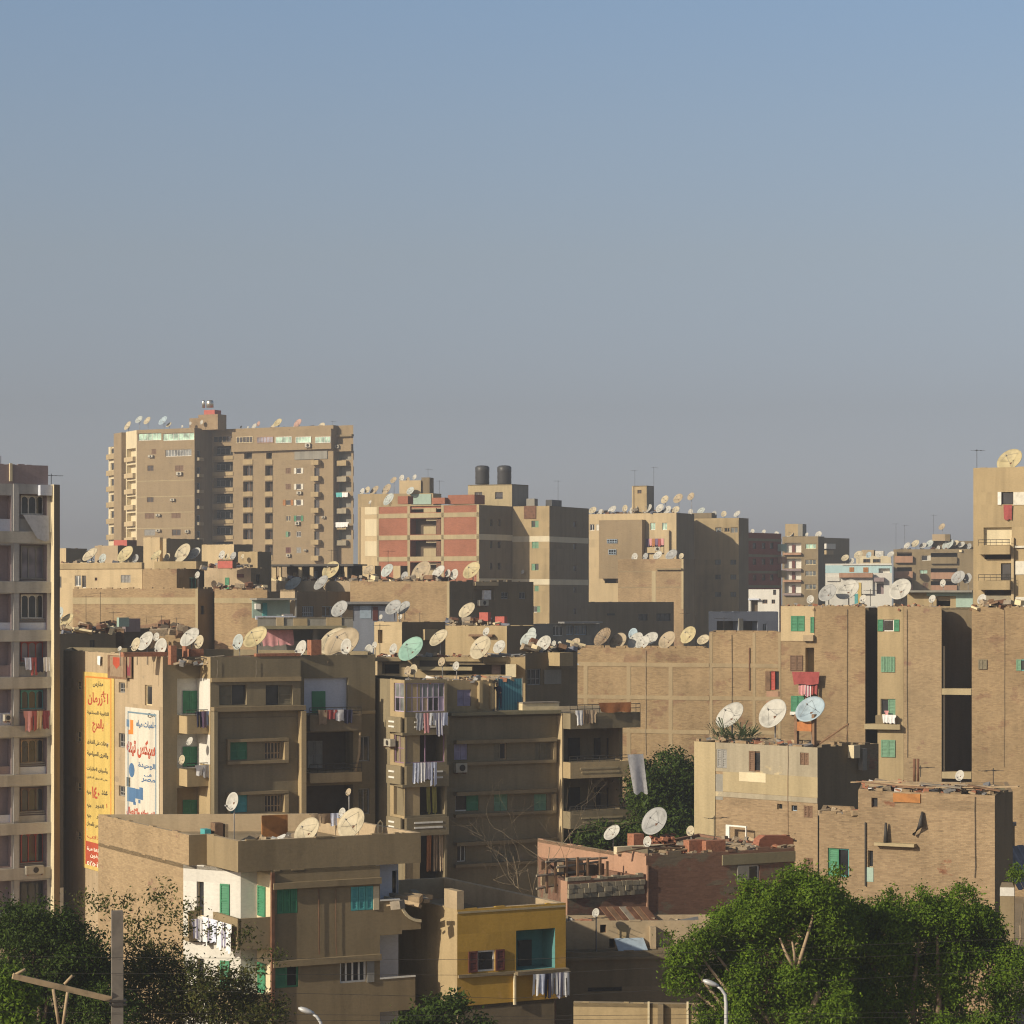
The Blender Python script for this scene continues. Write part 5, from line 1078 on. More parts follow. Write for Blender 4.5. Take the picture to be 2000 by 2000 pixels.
for y in (988, 1012, 1055, 1098):
    y1 = y + (13 if y == 988 else 32); NB.void(Wn1, 801.5, y, 861.5, y1, 1.6, 'interior_brown'); NB.box(Wn1, 827, y1 - (9 if y == 988 else 16), 851, y1 - .2, -.3, -.05, 'concrete_tan', 'balcony'); NB.box(Wn1, 828, y + .5, 850, y + 5, -.8, -.6, 'plaster_cream', 'lintel')
    NB.box(Wn1, 851.5, y + 2, 860, y1 - 1, -.25, -.1, 'metal_rust', 'lattice') if y > 1000 else None
for y in (1014, 1057, 1099): 
    NB.win(Wn2, 957, y, 962, y + 14, 'dk', 'shutter_brown', n=1); NB.win(Wn2, 972, y, 978, y + 14, 'dk', 'shutter_brown', n=1)
for y in (1047, 1131): 
    for Wx in (Wn2, Wn3, Wn4): Wx.strips.append((0, Wx.L, Wx.z(1060, y + 11), Wx.z(1060, y), .03, 'pale_stripe'))
NB.win(Wn3, 1038, 1017, 1052, 1030, 'ol', 'shutter_pale_green', 'shutter_pale_green'); NB.win(Wn3, 1039, 1058, 1052, 1071, 'sh', 'shutter_pale_green', 'shutter_pale_green'); NB.win(Wn3, 1038, 1101, 1052, 1114, 'or', 'shutter_pale_green', 'shutter_pale_green'); NB.win(Wn3, 1044, 1144, 1052, 1155, 'sh', 'shutter_pale_green', 'shutter_pale_green'); NB.win(Wn3, 1042, 1184, 1055, 1196, 'ol', 'paint_white', 'shutter_pale_green')
for y in (1018, 1061, 1104, 1146, 1188): NB.win(Wn4, 1120, y, 1126, y + 12, 'dk', 'shutter_brown', n=1)
NB.box(Wn1, 776, 969, 796, 984, -1.6, -.1, 'brick_red', 'parapet'); NB.box(Wn1, 843, 972, 868, 984, -1.6, -.1, 'brick_red', 'parapet'); NB.box(Wn1, 868, 966, 920, 984, -4, -1.0, 'brick_red', 'parapet')
NB.box(Wn3, 1024, 988, 1047, 1013, .05, .12, 'metal_rust', 'rust_sheet'); NB.done()
ph0 = step(pt(914, 366), -10, 914); ph1 = step(ph0, -24, 1000); ph2 = step(ph1, 54, 1032)
PHN = Bld('roof_room', 'concrete roof room carrying the two black water tanks', 'roof room', ph0); wa, wb = PHN.block([ph0, ph1, ph2], zat(946, 364), 'concrete_tan', zb=zat(990, 364), par=.0, back=5, mats={1: 'plaster_grey'}); PHN.win(wa, 927, 961, 942, 975, 'dk', 'wood_grey', n=2); PHN.win(wa, 967, 961, 982, 975, 'dk', 'wood_grey', n=1); PHN.done()  # grey on the right side paints its shade
for x, lab in ((942, 'black ribbed plastic water tank, left of the pair on the concrete roof room'), (985, 'black ribbed plastic water tank, right of the pair on the concrete roof room')):
    c = P3(x, 946, wa.Y(x) + 1.4); rr = 14 * 363 / FP; z = 2.65; mb = MB().mat('tank_black'); mb.lathe(c, [(rr * .96, 0), (rr, .1), (rr * .97, z * .3), (rr, z * .34), (rr * .97, z * .64), (rr, z * .68), (rr, z * .92), (rr * .75, z * 1.0), (rr * .3, z * 1.02)], 20); o = solo(mb, 'water_tank', lab, 'water tank', 'black water tanks')
for x0, x1, y, m, lab in ((1078, 1097, 976, 'tank_black', 'small dark tank box at the right end of the panelled block'), (1028, 1044, 974, 'plaster_grey', 'grey box on the panelled block roof beside the roof room')):
    W = Wn4.off(-1.5) if x0 > 1050 else Wn3.off(-1.5); mb = MB().mat(m); mb.wbox(W, W.u(x0), W.u(x1), zat(988, 360), W.z(x0, y), -1, 0); solo(mb, 'roof_tank', lab, 'water tank')
b, (w0, w1) = blk('apartment_block', 'tan block behind the panelled block with dishes crowding its roof', 'apartment block', 699, 846, 395, 965, 'plaster_ochre', ang=-15, side=862); b.box(w0, 778, 938, 820, 965, -2.5, -.5, 'plaster_yellow', 'roof_room'); b.box(w0, 820, 932, 836, 965, -3, -.8, 'plaster_brown_dark', 'roof_room'); b.box(w0, 803, 965, 842, 985, 0, .1, 'mint_wall', 'panel'); b.done(); Wn_b = w0

# ---------------------------------------------------------------- blocks centre right
Q0 = pt(1150, 400)
QB = Bld('apartment_block', 'large yellowish block crowned with a stair turret and a row of dishes', 'apartment block', Q0); qa = step(Q0, -28, 1321); qb = step(qa, 62, 1356); wq1, wq2 = QB.block([Q0, qa, qb], zat(1001, 392), 'plaster_yellow', par=.4, back=12, mats={1: 'plaster_brown_dark'})
QB.box(wq1, 1177, 1016, 1261, 1130, 0, 1.3, 'tower_plaster', 'bay'); QB.win(wq1, 1152, 1024, 1161, 1036, 'dk', 'paint_white'); QB.win(wq1, 1164, 1024, 1170, 1036, 'sh', 'paint_white', 'shutter_white', n=1); Wb_ = wq1.off(1.3)
QB.part(lambda: (mk_window(QB.root, Wb_.off(.22), Wb_.rect(1186, 1053, 1206, 1061), 'bars', 'paint_bluegrey', '', .2, 4, None), mk_window(QB.root, Wb_.off(.22), Wb_.rect(1189, 1073, 1204, 1083), 'bars', 'paint_bluegrey', '', .2, 3, None)))
QB.win(wq1, 1270, 1021, 1280, 1035, 'gl', 'paint_white', 'pane_green'); QB.win(wq1, 1293, 1021, 1303, 1035, 'gl', 'paint_white', 'pane_green'); QB.void(wq1, 1262, 1052, 1298, 1068, 1.0, 'interior_brown'); QB.balcony(wq1, 1262, 1069, 1298, 1080, .4, 'plaster_yellow'); QB.box(wq1, 1300, 1036, 1309, 1120, 0, .5, 'plaster_yellow', 'pier'); QB.void(wq1, 1181, 1093, 1202, 1108, 1); QB.void(wq1, 1181, 1117, 1203, 1139, 1)
QB.done()
tr0 = pt(1235, 398); tr1 = step(tr0, -28, 1263); b = Bld('stair_turret', 'square yellowish stair turret with small window above the dish row', 'stair turret', tr0); wa, wb = b.block([tr0, tr1, step(tr1, 62, 1277)], zat(949, 398), 'plaster_ochre', zb=zat(1003, 398), par=0, back=3, mats={1: 'plaster_grey'}); b.win(wa, 1245, 957, 1253, 964, 'dk', 'wood_brown');  # turret's right side greyed for shade
b.box(wa, 1235, 950, 1238, 1000, 0, .15, 'plaster_yellow', 'pier'); b.done()
Q2 = pt(1207, 345); b = Bld('brick_building', 'lower tan brick block with a ledge before the turreted block', 'brick building', Q2); q2a = step(Q2, -28, 1335); wqa, wqb = b.block([Q2, q2a, step(q2a, 62, 1358)], zat(1092, 343), 'brick_tan', par=.4, back=7, mats={1: 'plaster_brown_dark'}); b.box(wqa, 1283, 1110, 1333, 1113, 0, .4, 'plaster_brown', 'ledge')
for y in (1115, 1146): wqa.strip(1207, y, 1335, y + 2, 'plaster_brown', .02)
wqa.strip(1273, 1115, 1281, 1190, 'concrete_tan', .03); wqa.strip(1331, 1092, 1335, 1190, 'concrete_tan', .03); b.done()
Q3 = pt(1351, 412); b = Bld('apartment_block', 'tan block whose top corner catches the sun right of the turreted block', 'apartment block', Q3); q3a = step(Q3, -28, 1443); wq3, wq3b = b.block([Q3, q3a, step(q3a, 62, 1462)], zat(1010, 405), 'plaster_ochre', par=.3, back=9, mats={1: 'plaster_brown_dark'})
b.win(wq3, 1397, 1030, 1409, 1040, 'gl', 'wood_pale', 'pane_grey'); b.win(wq3, 1415, 1031, 1425, 1039, 'dk', 'wood_pale'); b.win(wq3, 1427, 1030, 1441, 1041, 'gl', 'wood_pale', 'pane_grey')
for y in (1093, 1122, 1156): b.win(wq3, 1396, y, 1408, y + 10, 'gl', 'shutter_olive', 'pane_grey'); b.win(wq3, 1426, y, 1438, y + 10, 'gl', 'shutter_olive', 'pane_grey')
b.box(wq3, 1352, 1002, 1390, 1012, -2, 0.05, 'plaster_brown_dark', 'parapet'); b.done()
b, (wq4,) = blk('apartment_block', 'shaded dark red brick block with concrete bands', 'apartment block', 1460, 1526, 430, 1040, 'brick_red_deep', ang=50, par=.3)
for y in (1052, 1083, 1115, 1143): wq4.strip(1460, y, 1526, y + 5, 'concrete_green', .05)
for y in (1060, 1091, 1122): 
    for x in (1470, 1488, 1504): b.win(wq4, x, y, x + 7, y + 12, 'dk', 'paint_dark', n=1)
for y in (1063, 1087, 1114): b.box(wq4, 1518, y, 1528, y + 14, .1, .9, ('mint_wall', 'plaster_pink', 'plaster_ochre')[(y // 25) % 3], 'balcony')
b.done()
# far right cluster
b, (r1, r1s) = blk('apartment_block', 'narrow block with stacked white balconies beyond the dark red block', 'apartment block', 1528, 1598, 470, 1048, 'plaster_brown', ang=-20, side=1610, smat='plaster_brown_dark')
for i, y in enumerate((1060, 1091, 1113, 1139)): b.void(r1, 1532, y, 1565, y + 19, .9, 'plaster_white'); b.box(r1, 1531, y + 20, 1566, y + 24, 0, .6, 'plaster_pink' if i % 2 == 0 else 'plaster_mauve', 'balcony'); b.box(r1, 1545, y + 4, 1551, y + 19, -.85, -.7, 'shutter_dark_red', 'door'); b.win(r1, 1573, y + 2, 1594, y + 12, 'gl', 'paint_cream', 'pane_green' if i == 0 else 'pane_grey', n=3)
b.box(r1, 1531, 1023, 1556, 1047, -4, -1, 'plaster_ochre', 'roof_room'); b.box(r1, 1556, 1023, 1565, 1047, -4, -1, 'plaster_grey', 'roof_room'); b.done()
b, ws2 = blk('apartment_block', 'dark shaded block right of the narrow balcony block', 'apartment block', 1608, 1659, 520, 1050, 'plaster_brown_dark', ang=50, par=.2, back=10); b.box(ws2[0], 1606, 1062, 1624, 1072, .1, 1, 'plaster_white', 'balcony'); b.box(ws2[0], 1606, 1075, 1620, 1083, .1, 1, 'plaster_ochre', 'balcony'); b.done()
b, (s1,) = blk('white_house', 'white and pale teal house with orange windows and a terrace', 'house', 1612, 1742, 440, 1101, 'plaster_white', ang=-15, back=8); s1.strip(1612, 1104, 1742, 1119, 'teal_wall', .02)
s1.strip(1645, 1100, 1742, 1104, 'plaster_white', .2); s1.strip(1643, 1121, 1705, 1160, 'plaster_white', .5); s1.strip(1615, 1126, 1640, 1135, 'plaster_white', .3); b.win(s1, 1659, 1108, 1668, 1117, 'sh', 'paint_cream', 'orange_board', d=.05); b.win(s1, 1686, 1108, 1696, 1118, 'sh', 'paint_cream', 'orange_board', d=.05); b.void(s1, 1716, 1110, 1738, 1119, .8, 'plaster_white'); b.box(s1, 1641, 1119, 1706, 1128, .5, 1.3, 'plaster_pink', 'balcony'); b.box(s1, 1708, 1128, 1728, 1136, 0, 1.0, 'plaster_mauve', 'balcony'); b.void(s1, 1712, 1140, 1726, 1160, .8, 'plaster_mauve'); b.box(s1, 1676, 1138, 1683, 1180, .51, .6, 'sign_yellow', 'banner'); b.box(s1, 1670, 1160, 1677, 1180, .51, .6, 'shutter_teal', 'banner'); b.done()
b, (s2,) = blk('roof_house', 'cluster of cream roof rooms above the white and teal house', 'house', 1672, 1740, 500, 1086, 'plaster_cream', ang=-15, back=6); b.box(s2, 1682, 1074, 1706, 1086, -3, -.5, 'plaster_peach', 'roof_room'); b.win(s2, 1686, 1092, 1700, 1099, 'dk', 'wood_brown'); b.box(s2, 1709, 1076, 1725, 1088, -2, -.3, 'plaster_white', 'roof_room'); b.win(s2, 1705, 1092, 1720, 1099, 'dk', 'wood_brown'); b.done()
b, (t1w,) = blk('apartment_block', 'reddish brown block with deep balconies left of the ochre tower', 'apartment block', 1745, 1912, 445, 1073, 'plaster_brown', ang=-12, back=10)
for y in (1078, 1108, 1133): b.void(t1w, 1752, y, 1781, y + 18, 1.0, 'interior_brown'); b.box(t1w, 1748, y + 8, 1783, y + 21, .1, .6, 'plaster_pink', 'balcony'); b.void(t1w, 1818, y + 2, 1870, y + 22, 1.2, 'interior_brown'); b.box(t1w, 1818, y + 10, 1869, y + 23, .0, .5, 'plaster_brown' if y < 1090 else 'plaster_pink', 'balcony')
b.win(t1w, 1800, 1085, 1812, 1095, 'wr', 'paint_white', 'shutter_white'); b.win(t1w, 1796, 1113, 1812, 1121, 'gl', 'wood_brown', 'pane_green'); b.win(t1w, 1802, 1138, 1813, 1148, 'sh', 'plaster_pink', 'plaster_pink' if False else 'shutter_brown')
b.box(t1w, 1820, 1043, 1845, 1056, -4, -1.5, 'plaster_peach', 'roof_room'); b.box(t1w, 1845, 1043, 1855, 1056, -4, -1.5, 'plaster_brown_dark', 'roof_room'); b.box(t1w, 1818, 1056, 1912, 1074, -5, -2.5, 'plaster_brown_dark', 'roof_room'); b.done()
b, (v1,) = blk('roof_room', 'low ochre roof room with green panels and dark opening right of the big dishes', 'roof room', 1772, 1900, 205, 1157, 'plaster_ochre', ang=-14, back=4); b.void(v1, 1829, 1165, 1856, 1184, 1.0, 'interior_dark'); v1.strip(1810, 1157, 1900, 1164, 'mint_wall', .1); v1.strip(1867, 1164, 1900, 1186, 'mint_wall', .05); b.box(v1, 1770, 1153, 1900, 1157, -.2, .8, 'plaster_grey', 'eave'); b.done()

# ---------------------------------------------------------------- middle tier, left
b, (m0, m0s) = blk('yellow_building', 'pale yellow building with tan parapet below a line of cream dishes', 'building', 112, 278, 262, 1100, 'plaster_yellow', ang=-28, par=.6, back=9, side=282)
m0.strip(112, 1100, 278, 1111, 'plaster_ochre', .12); b.win(m0, 236, 1123, 255, 1138, 'sh', 'shutter_grey', 'shutter_grey', n=3); b.win(m0, 146, 1124, 158, 1145, 'gl', 'paint_white', 'pane_grey'); b.win(m0, 160, 1124, 168, 1148, 'dk', 'paint_white', n=1); b.win(m0, 114, 1126, 120, 1148, 'dk', 'shutter_grey'); b.win(m0, 185, 1128, 190, 1134, 'dk', 'shutter_dark_red'); b.done(); Wm0 = m0
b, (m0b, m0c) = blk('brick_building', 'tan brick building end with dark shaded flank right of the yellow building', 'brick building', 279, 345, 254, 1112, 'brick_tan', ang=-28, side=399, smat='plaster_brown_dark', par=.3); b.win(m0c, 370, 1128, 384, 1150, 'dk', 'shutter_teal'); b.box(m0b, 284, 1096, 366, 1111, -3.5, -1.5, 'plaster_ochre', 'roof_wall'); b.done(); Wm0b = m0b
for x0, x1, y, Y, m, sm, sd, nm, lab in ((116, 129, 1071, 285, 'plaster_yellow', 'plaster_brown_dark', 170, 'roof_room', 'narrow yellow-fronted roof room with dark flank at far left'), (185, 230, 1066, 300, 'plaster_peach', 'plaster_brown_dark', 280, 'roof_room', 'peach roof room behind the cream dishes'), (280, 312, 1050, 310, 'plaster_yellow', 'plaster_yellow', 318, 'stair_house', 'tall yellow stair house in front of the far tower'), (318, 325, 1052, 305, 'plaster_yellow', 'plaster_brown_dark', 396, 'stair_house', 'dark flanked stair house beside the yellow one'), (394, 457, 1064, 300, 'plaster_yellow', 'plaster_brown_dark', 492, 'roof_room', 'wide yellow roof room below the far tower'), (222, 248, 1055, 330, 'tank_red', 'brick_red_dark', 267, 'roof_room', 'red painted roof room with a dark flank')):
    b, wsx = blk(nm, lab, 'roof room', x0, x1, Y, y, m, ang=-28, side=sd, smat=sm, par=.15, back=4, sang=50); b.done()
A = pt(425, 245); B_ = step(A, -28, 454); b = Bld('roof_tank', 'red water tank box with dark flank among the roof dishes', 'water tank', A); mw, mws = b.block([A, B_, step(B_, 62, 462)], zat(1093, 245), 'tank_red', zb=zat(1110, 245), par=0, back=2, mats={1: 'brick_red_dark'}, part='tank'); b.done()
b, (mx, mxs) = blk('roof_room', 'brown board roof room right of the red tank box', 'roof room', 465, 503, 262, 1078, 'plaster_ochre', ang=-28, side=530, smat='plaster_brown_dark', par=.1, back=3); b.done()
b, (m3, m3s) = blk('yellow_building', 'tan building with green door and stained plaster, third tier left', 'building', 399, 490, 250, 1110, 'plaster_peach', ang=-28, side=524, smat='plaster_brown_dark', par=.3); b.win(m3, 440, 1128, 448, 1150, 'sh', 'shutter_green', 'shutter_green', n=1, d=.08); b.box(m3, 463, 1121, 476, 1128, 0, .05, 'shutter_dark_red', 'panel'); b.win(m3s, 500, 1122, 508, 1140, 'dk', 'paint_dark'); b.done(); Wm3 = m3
b, (m1, m1s) = blk('brick_building', 'wide blank tan brick wall with a pale concrete band, behind the signed block', 'brick building', 142, 387, 236, 1150, 'brick_tan', ang=-24, side=419, smat='plaster_brown_dark', par=.3, back=8); m1.strip(142, 1167, 387, 1180, 'concrete_tan', .03); m1.strip(382, 1150, 387, 1260, 'concrete_tan', .04); b.win(m1s, 392, 1183, 399, 1200, 'dk', 'paint_dark'); b.done(); Wm1 = m1
b, (m2,) = blk('brick_building', 'tan brick wall with concrete band right of a dark gap', 'brick building', 419, 522, 228, 1152, 'brick_tan', ang=-24, par=.3, back=8); m2.strip(419, 1168, 522, 1178, 'concrete_tan', .03); b.done(); Wm2 = m2
b, (m4,) = blk('dark_house', 'low dark shaded house between the grey tower and the signed block', 'house', 108, 226, 186, 1238, 'plaster_brown_dark', ang=46, par=.2, back=6); b.win(m4, 175, 1250, 186, 1264, 'dk', 'paint_dark'); b.done(); Wm4 = m4
b, (m5, m5s) = blk('roof_shed', 'plank and sheet roof shed with open side before the wide brick wall', 'roof shed', 226, 242, 192, 1228, 'wood_brown', ang=-28, side=292, smat='interior_brown', par=0, back=2.5); b.box(m5s, 243, 1208, 272, 1234, -.2, 0.1, 'plaster_mauve', 'board'); b.box(m5s, 226, 1206, 246, 1224, .1, .3, 'mint_wall', 'board'); b.done()
# centre tier
b, (a1,) = blk('roof_pergola', 'long low tan wall with posts below the far tower', 'building', 520, 686, 268, 1135, 'plaster_peach', ang=-20, par=.3, back=7); b.done(); Wa1 = a1
pg = empty('pergola', (*a1.at(a1.L / 2, -1), zat(1135, 266)), 'timber and concrete pergola with dark sheet roof below the far tower', 'pergola')
W = a1.off(-.7)
for x, x1 in ((532, 539), (545, 549), (583, 589), (605, 612), (640, 645), (672, 678)): mb = MB().mat('plaster_yellow'); mb.wbox(W, W.u(x), W.u(x1), zat(1137, 266), W.z(x, 1105), -.25, 0); mb.build('post', pg)
mb = MB().mat('paint_dark'); mb.wbox(W, W.u(522), W.u(692), W.z(600, 1106), W.z(600, 1102), -3.4, .2); mb.build('roof', pg); mb = MB().mat('interior_brown'); mb.wbox(W, W.u(535), W.u(690), zat(1136, 266), W.z(600, 1106), -3.4, -3.2); mb.build('back_wall', pg)
for i, (x, x1, m) in enumerate(((560, 566, 'plaster_ochre'), (594, 604, 'grey_blue'), (620, 628, 'plaster_yellow'), (652, 668, 'plaster_brown'), (608, 614, 'shutter_dark_red'))): mb = MB().mat(m); mb.wbox(W, W.u(x), W.u(x1), zat(1136, 266), W.z(x, 1118 - 3 * i), -2.0 - .2 * i, -1.6 - .2 * i); mb.build('panel', pg)
b, (x1a,) = blk('roof_room', 'dark shaded roof room behind the mint porch', 'roof room', 503, 690, 236, 1155, 'plaster_brown_dark', ang=40, par=.2, back=6); b.win(x1a, 590, 1184, 613, 1204, 'bars', 'paint_bluegrey', n=6); b.win(x1a, 629, 1184, 655, 1204, 'dk', 'paint_bluegrey', n=3); b.done(); Wx1a = x1a
b, (x1b, x1bs) = blk('roof_room', 'small sunlit peach roof room end above the mint porch', 'roof room', 547, 576, 226, 1152, 'plaster_peach', ang=-28, par=.0, back=3, side=580); b.done()
W = Wall(pt(503, 222), step(pt(503, 222), 20, 578)); pm = empty('porch', (*W.at(W.L / 2), zat(1207, 222)), 'mint green walled porch with flat roof and blue door', 'porch')
for nm, q, o0, o1, m in (('wall', (503, 1172, 577, 1207), -2.0, -1.85, 'mint_wall'), ('roof', (500, 1168, 578, 1172), -2.2, .3, 'plaster_grey'), ('door', (523, 1178, 532, 1206), -1.85, -1.78, 'shutter_teal'), ('post', (577, 1172, 580, 1207), -.2, 0, 'plaster_grey'), ('low_wall', (500, 1203, 580, 1210), -.2, 0, 'plaster_bluewhite'), ('cupboard', (507, 1179, 517, 1190), -1.8, -1.4, 'paint_white'), ('bench', (557, 1199, 576, 1205), -1.2, -.6, 'paint_white')): mb = MB().mat(m); mb.wbox(W, *W.rect(*q), o0, o1); mb.build(nm, pm)
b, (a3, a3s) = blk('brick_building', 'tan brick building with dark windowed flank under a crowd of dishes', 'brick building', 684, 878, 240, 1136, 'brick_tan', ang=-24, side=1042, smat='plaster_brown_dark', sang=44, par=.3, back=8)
a3.strip(873, 1136, 878, 1260, 'concrete_tan', .03); a3s.strip(923, 1137, 968, 1144, 'plaster_yellow', .4); b.void(a3s, 924, 1150, 966, 1172, .8, 'plaster_peach'); b.win(a3s, 979, 1156, 993, 1170, 'bars', 'shutter_grey', n=2); b.win(a3s, 1014, 1156, 1027, 1170, 'dk', 'shutter_grey', n=2)  # balcony piece on the dark flank coloured as sunlit
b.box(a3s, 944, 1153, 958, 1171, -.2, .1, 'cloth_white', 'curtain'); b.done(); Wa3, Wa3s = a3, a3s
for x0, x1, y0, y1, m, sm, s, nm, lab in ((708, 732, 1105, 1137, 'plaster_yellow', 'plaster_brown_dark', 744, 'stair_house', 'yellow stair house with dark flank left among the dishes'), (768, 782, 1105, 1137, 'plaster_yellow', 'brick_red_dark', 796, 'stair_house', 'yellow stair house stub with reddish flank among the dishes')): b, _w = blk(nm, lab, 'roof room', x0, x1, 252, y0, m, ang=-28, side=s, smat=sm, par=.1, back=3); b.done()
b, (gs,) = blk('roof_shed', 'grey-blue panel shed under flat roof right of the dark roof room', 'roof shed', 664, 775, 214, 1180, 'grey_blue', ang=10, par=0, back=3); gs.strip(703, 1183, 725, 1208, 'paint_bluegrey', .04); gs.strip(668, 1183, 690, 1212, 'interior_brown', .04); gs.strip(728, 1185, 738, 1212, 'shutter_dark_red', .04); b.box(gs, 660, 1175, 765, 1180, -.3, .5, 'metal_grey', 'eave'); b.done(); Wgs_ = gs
b, (tr,) = blk('terrace_wall', 'grey terrace wall with sunlit pieces painted on in yellow, above the dark awning', 'wall', 503, 690, 208, 1206, 'plaster_grey', ang=14, par=0, back=1); tr.strip(540, 1205, 554, 1224, 'plaster_yellow', .12); tr.strip(573, 1208, 600, 1223, 'plaster_ochre', .1); tr.strip(637, 1206, 667, 1224, 'plaster_ochre', .1); b.box(tr, 508, 1222, 668, 1228, 0, 2.2, 'concrete_green', 'awning')  # yellow and ochre strips paint sunlight on parts of the wall
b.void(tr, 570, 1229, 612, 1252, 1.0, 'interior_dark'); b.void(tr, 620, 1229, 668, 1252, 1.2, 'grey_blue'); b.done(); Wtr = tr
b, (yh, yhs) = blk('yellow_hut', 'small bright yellow roof hut with dark doorway and dark flank', 'hut', 731, 785, 186, 1215, 'plaster_yellow', ang=-28, side=870, smat='plaster_brown_dark', sang=40, par=.1, back=4); b.void(yh, 738, 1230, 747, 1256, .7); yhs.strip(825, 1229, 851, 1250, 'plaster_ochre', .3); b.done(); Wyh = yh  # ochre square stands for a sunlit patch on the shade-coloured flank
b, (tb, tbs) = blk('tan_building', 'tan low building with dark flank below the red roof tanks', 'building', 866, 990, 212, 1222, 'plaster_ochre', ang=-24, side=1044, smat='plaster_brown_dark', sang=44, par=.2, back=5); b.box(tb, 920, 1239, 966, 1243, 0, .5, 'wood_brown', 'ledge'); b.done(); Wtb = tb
for x0, x1, y, lab in ((936, 953, 1196, 'tall red roof tank on legs'), (967, 985, 1204, 'shorter red roof tank beside the tall one')):
    W = Wtb.off(-1.2); rt = empty('roof_tank', W.p(W.u((x0 + x1) / 2), zat(1222, 210) - .2, 0), lab, 'water tank'); mb = MB().mat('tank_red'); mb.wbox(W, W.u(x0), W.u(x1), W.z(x0, y + 17), W.z(x0, y), -.6, 0); mb.build('tank', rt)
    for k in (x0 + 1.5, x1 - 1.5): mb = MB().mat('wood_pale'); mb.wbox(W, W.u(k) - .05, W.u(k) + .05, zat(1222, 210) - .2, W.z(x0, y + 17), -.4, -.1); mb.build('leg', rt)
b, (lw1,) = blk('parapet_house', 'tan parapet house behind the glazed-balcony block', 'house', 737, 1090, 172, 1283, 'plaster_ochre', ang=-8, par=.35, back=6); b.void(lw1, 746, 1292, 780, 1316, 1.2, 'interior_dark'); b.box(lw1, 734, 1284, 786, 1291, -.2, .6, 'plaster_brown', 'eave'); lw1.strip(820, 1290, 868, 1303, 'interior_brown', .04); b.void(lw1, 870, 1292, 988, 1318, 1.5, 'interior_brown'); b.box(lw1, 955, 1300, 973, 1318, -1.4, -1.2, 'plaster_mauve', 'door'); b.box(lw1, 820, 1302, 924, 1309, 0, .5, 'concrete_tan', 'ledge'); b.box(lw1, 990, 1297, 1010, 1322, .05, .6, 'plaster_cream', 'block'); b.done(); Wlw = lw1
b, (dk1,) = blk('dark_house', 'dark shaded house with shuttered window and sunlit corner block by the striped awning', 'house', 1026, 1128, 168, 1275, 'plaster_brown_dark', ang=40, par=.2, back=5); dk1.strip(1070, 1272, 1096, 1300, 'plaster_ochre', 1.2); b.win(dk1, 1030, 1306, 1057, 1338, 'bars', 'shutter_grey', n=3); b.box(dk1, 1062, 1308, 1095, 1336, .02, .08, 'plaster_grey', 'panel'); b.done(); Wdk = dk1  # corner block's sunlight is put into its ochre
mb = MB().mat('tarp_striped'); ctr = P3(1130, 1335, 178); n = 10
for k in range(n):
    t0, t1 = R(90 * k / n), R(90 * (k + 1) / n); rr = 1.35; f = lambda t, y: ctr + Vector((-rr * .62 * math.cos(t), y, rr * math.sin(t))); mb.hexa([f(t0, -1), f(t1, -1), f(t1, 1), f(t0, 1), f(t0, -1) * 1 + Vector((-.02, 0, .02)), f(t1, -1) + Vector((-.02, 0, .02)), f(t1, 1) + Vector((-.02, 0, .02)), f(t0, 1) + Vector((-.02, 0, .02))])
solo(mb, 'awning', 'curved blue and white striped awning at the brick wall corner', 'awning')
# ---------------------------------------------------------------- dishes
def dishes(roof, W, off, zr, L):
    for t in L:
        px, py, sz, c = t[:4]; k = t[4] if len(t) > 4 else None; o = t[5] if len(t) > 5 else off
        dish(px, py, sz, c, roof, W.Y(px) + o, zr, k)
dishes('the nearest house roof', Wtop, 2.2, 10.8, [(601, 1624, 60, 'c'), (688, 1609, 66, 'c', None, 3.5), (669, 1588, 21, 'w', 'o', 6), (455, 1566, 38, 'w', None, 7.5), (681, 1547, 15, 't', 'o', 7)])
dishes('the signed block roof', Wb2, 2.0, 17.3, [(234, 1267, 10, 'w', 'o'), (285, 1253, 42, 'w', None, 4), (266, 1259, 28, 'c', None, 3), (306, 1244, 17, 'w', 'o', 6), (315, 1264, 36, 'w', None, 2.5), (372, 1246, 46, 'w', None, 4), (390, 1254, 28, 'c', None, 3), (500, 1246, 54, 'y', None, 5), (466, 1254, 32, 's', None, 6), (589, 1267, 34, 'w', None, 1.5), (670, 1259, 78, 't', None, 4), (652, 1254, 66, 'c', None, 6.5), (677, 1263, 32, 'w', 'o', 1.6)])
dishes('the signed block balconies', Wb2l, -1.4, 16.0, [(371, 1448, 18, 'w', 'o')]); dishes('the signed block lower balconies', Wb2l, -1.4, 13.6, [(356, 1484, 19, 'c', 'o')])
dishes('the parapet house roof', Wlw, 2.0, zat(1283, 171) - .35, [(721, 1271, 25, 'w'), (732, 1260, 14, 'w', 'o', 3), (769, 1268, 23, 'w'), (804, 1269, 58, 'm', 'p', -.8), (858, 1247, 43, 'c', 'p', 4), (940, 1266, 52, 'c', 'p', -.6), (976, 1264, 29, 'w', 'p', 3), (950, 1234, 18, 'w', 'o', 6), (1033, 1249, 38, 's', 'p', 1.5), (1039, 1236, 22, 's', None, 2.5), (1063, 1258, 36, 'w', 'p', -.4), (1082, 1257, 12, 'w', 'o'), (1093, 1258, 11, 'w', 'o')])
dishes('the glazed-balcony block roof', Wph, 1.2, 16.0, [(797, 1311, 20, 't', 'o'), (808, 1308, 21, 'c', 'o'), (863, 1293, 19, 't', 'o', 2.5), (891, 1301, 18, 'w', 'o', 1.8)])
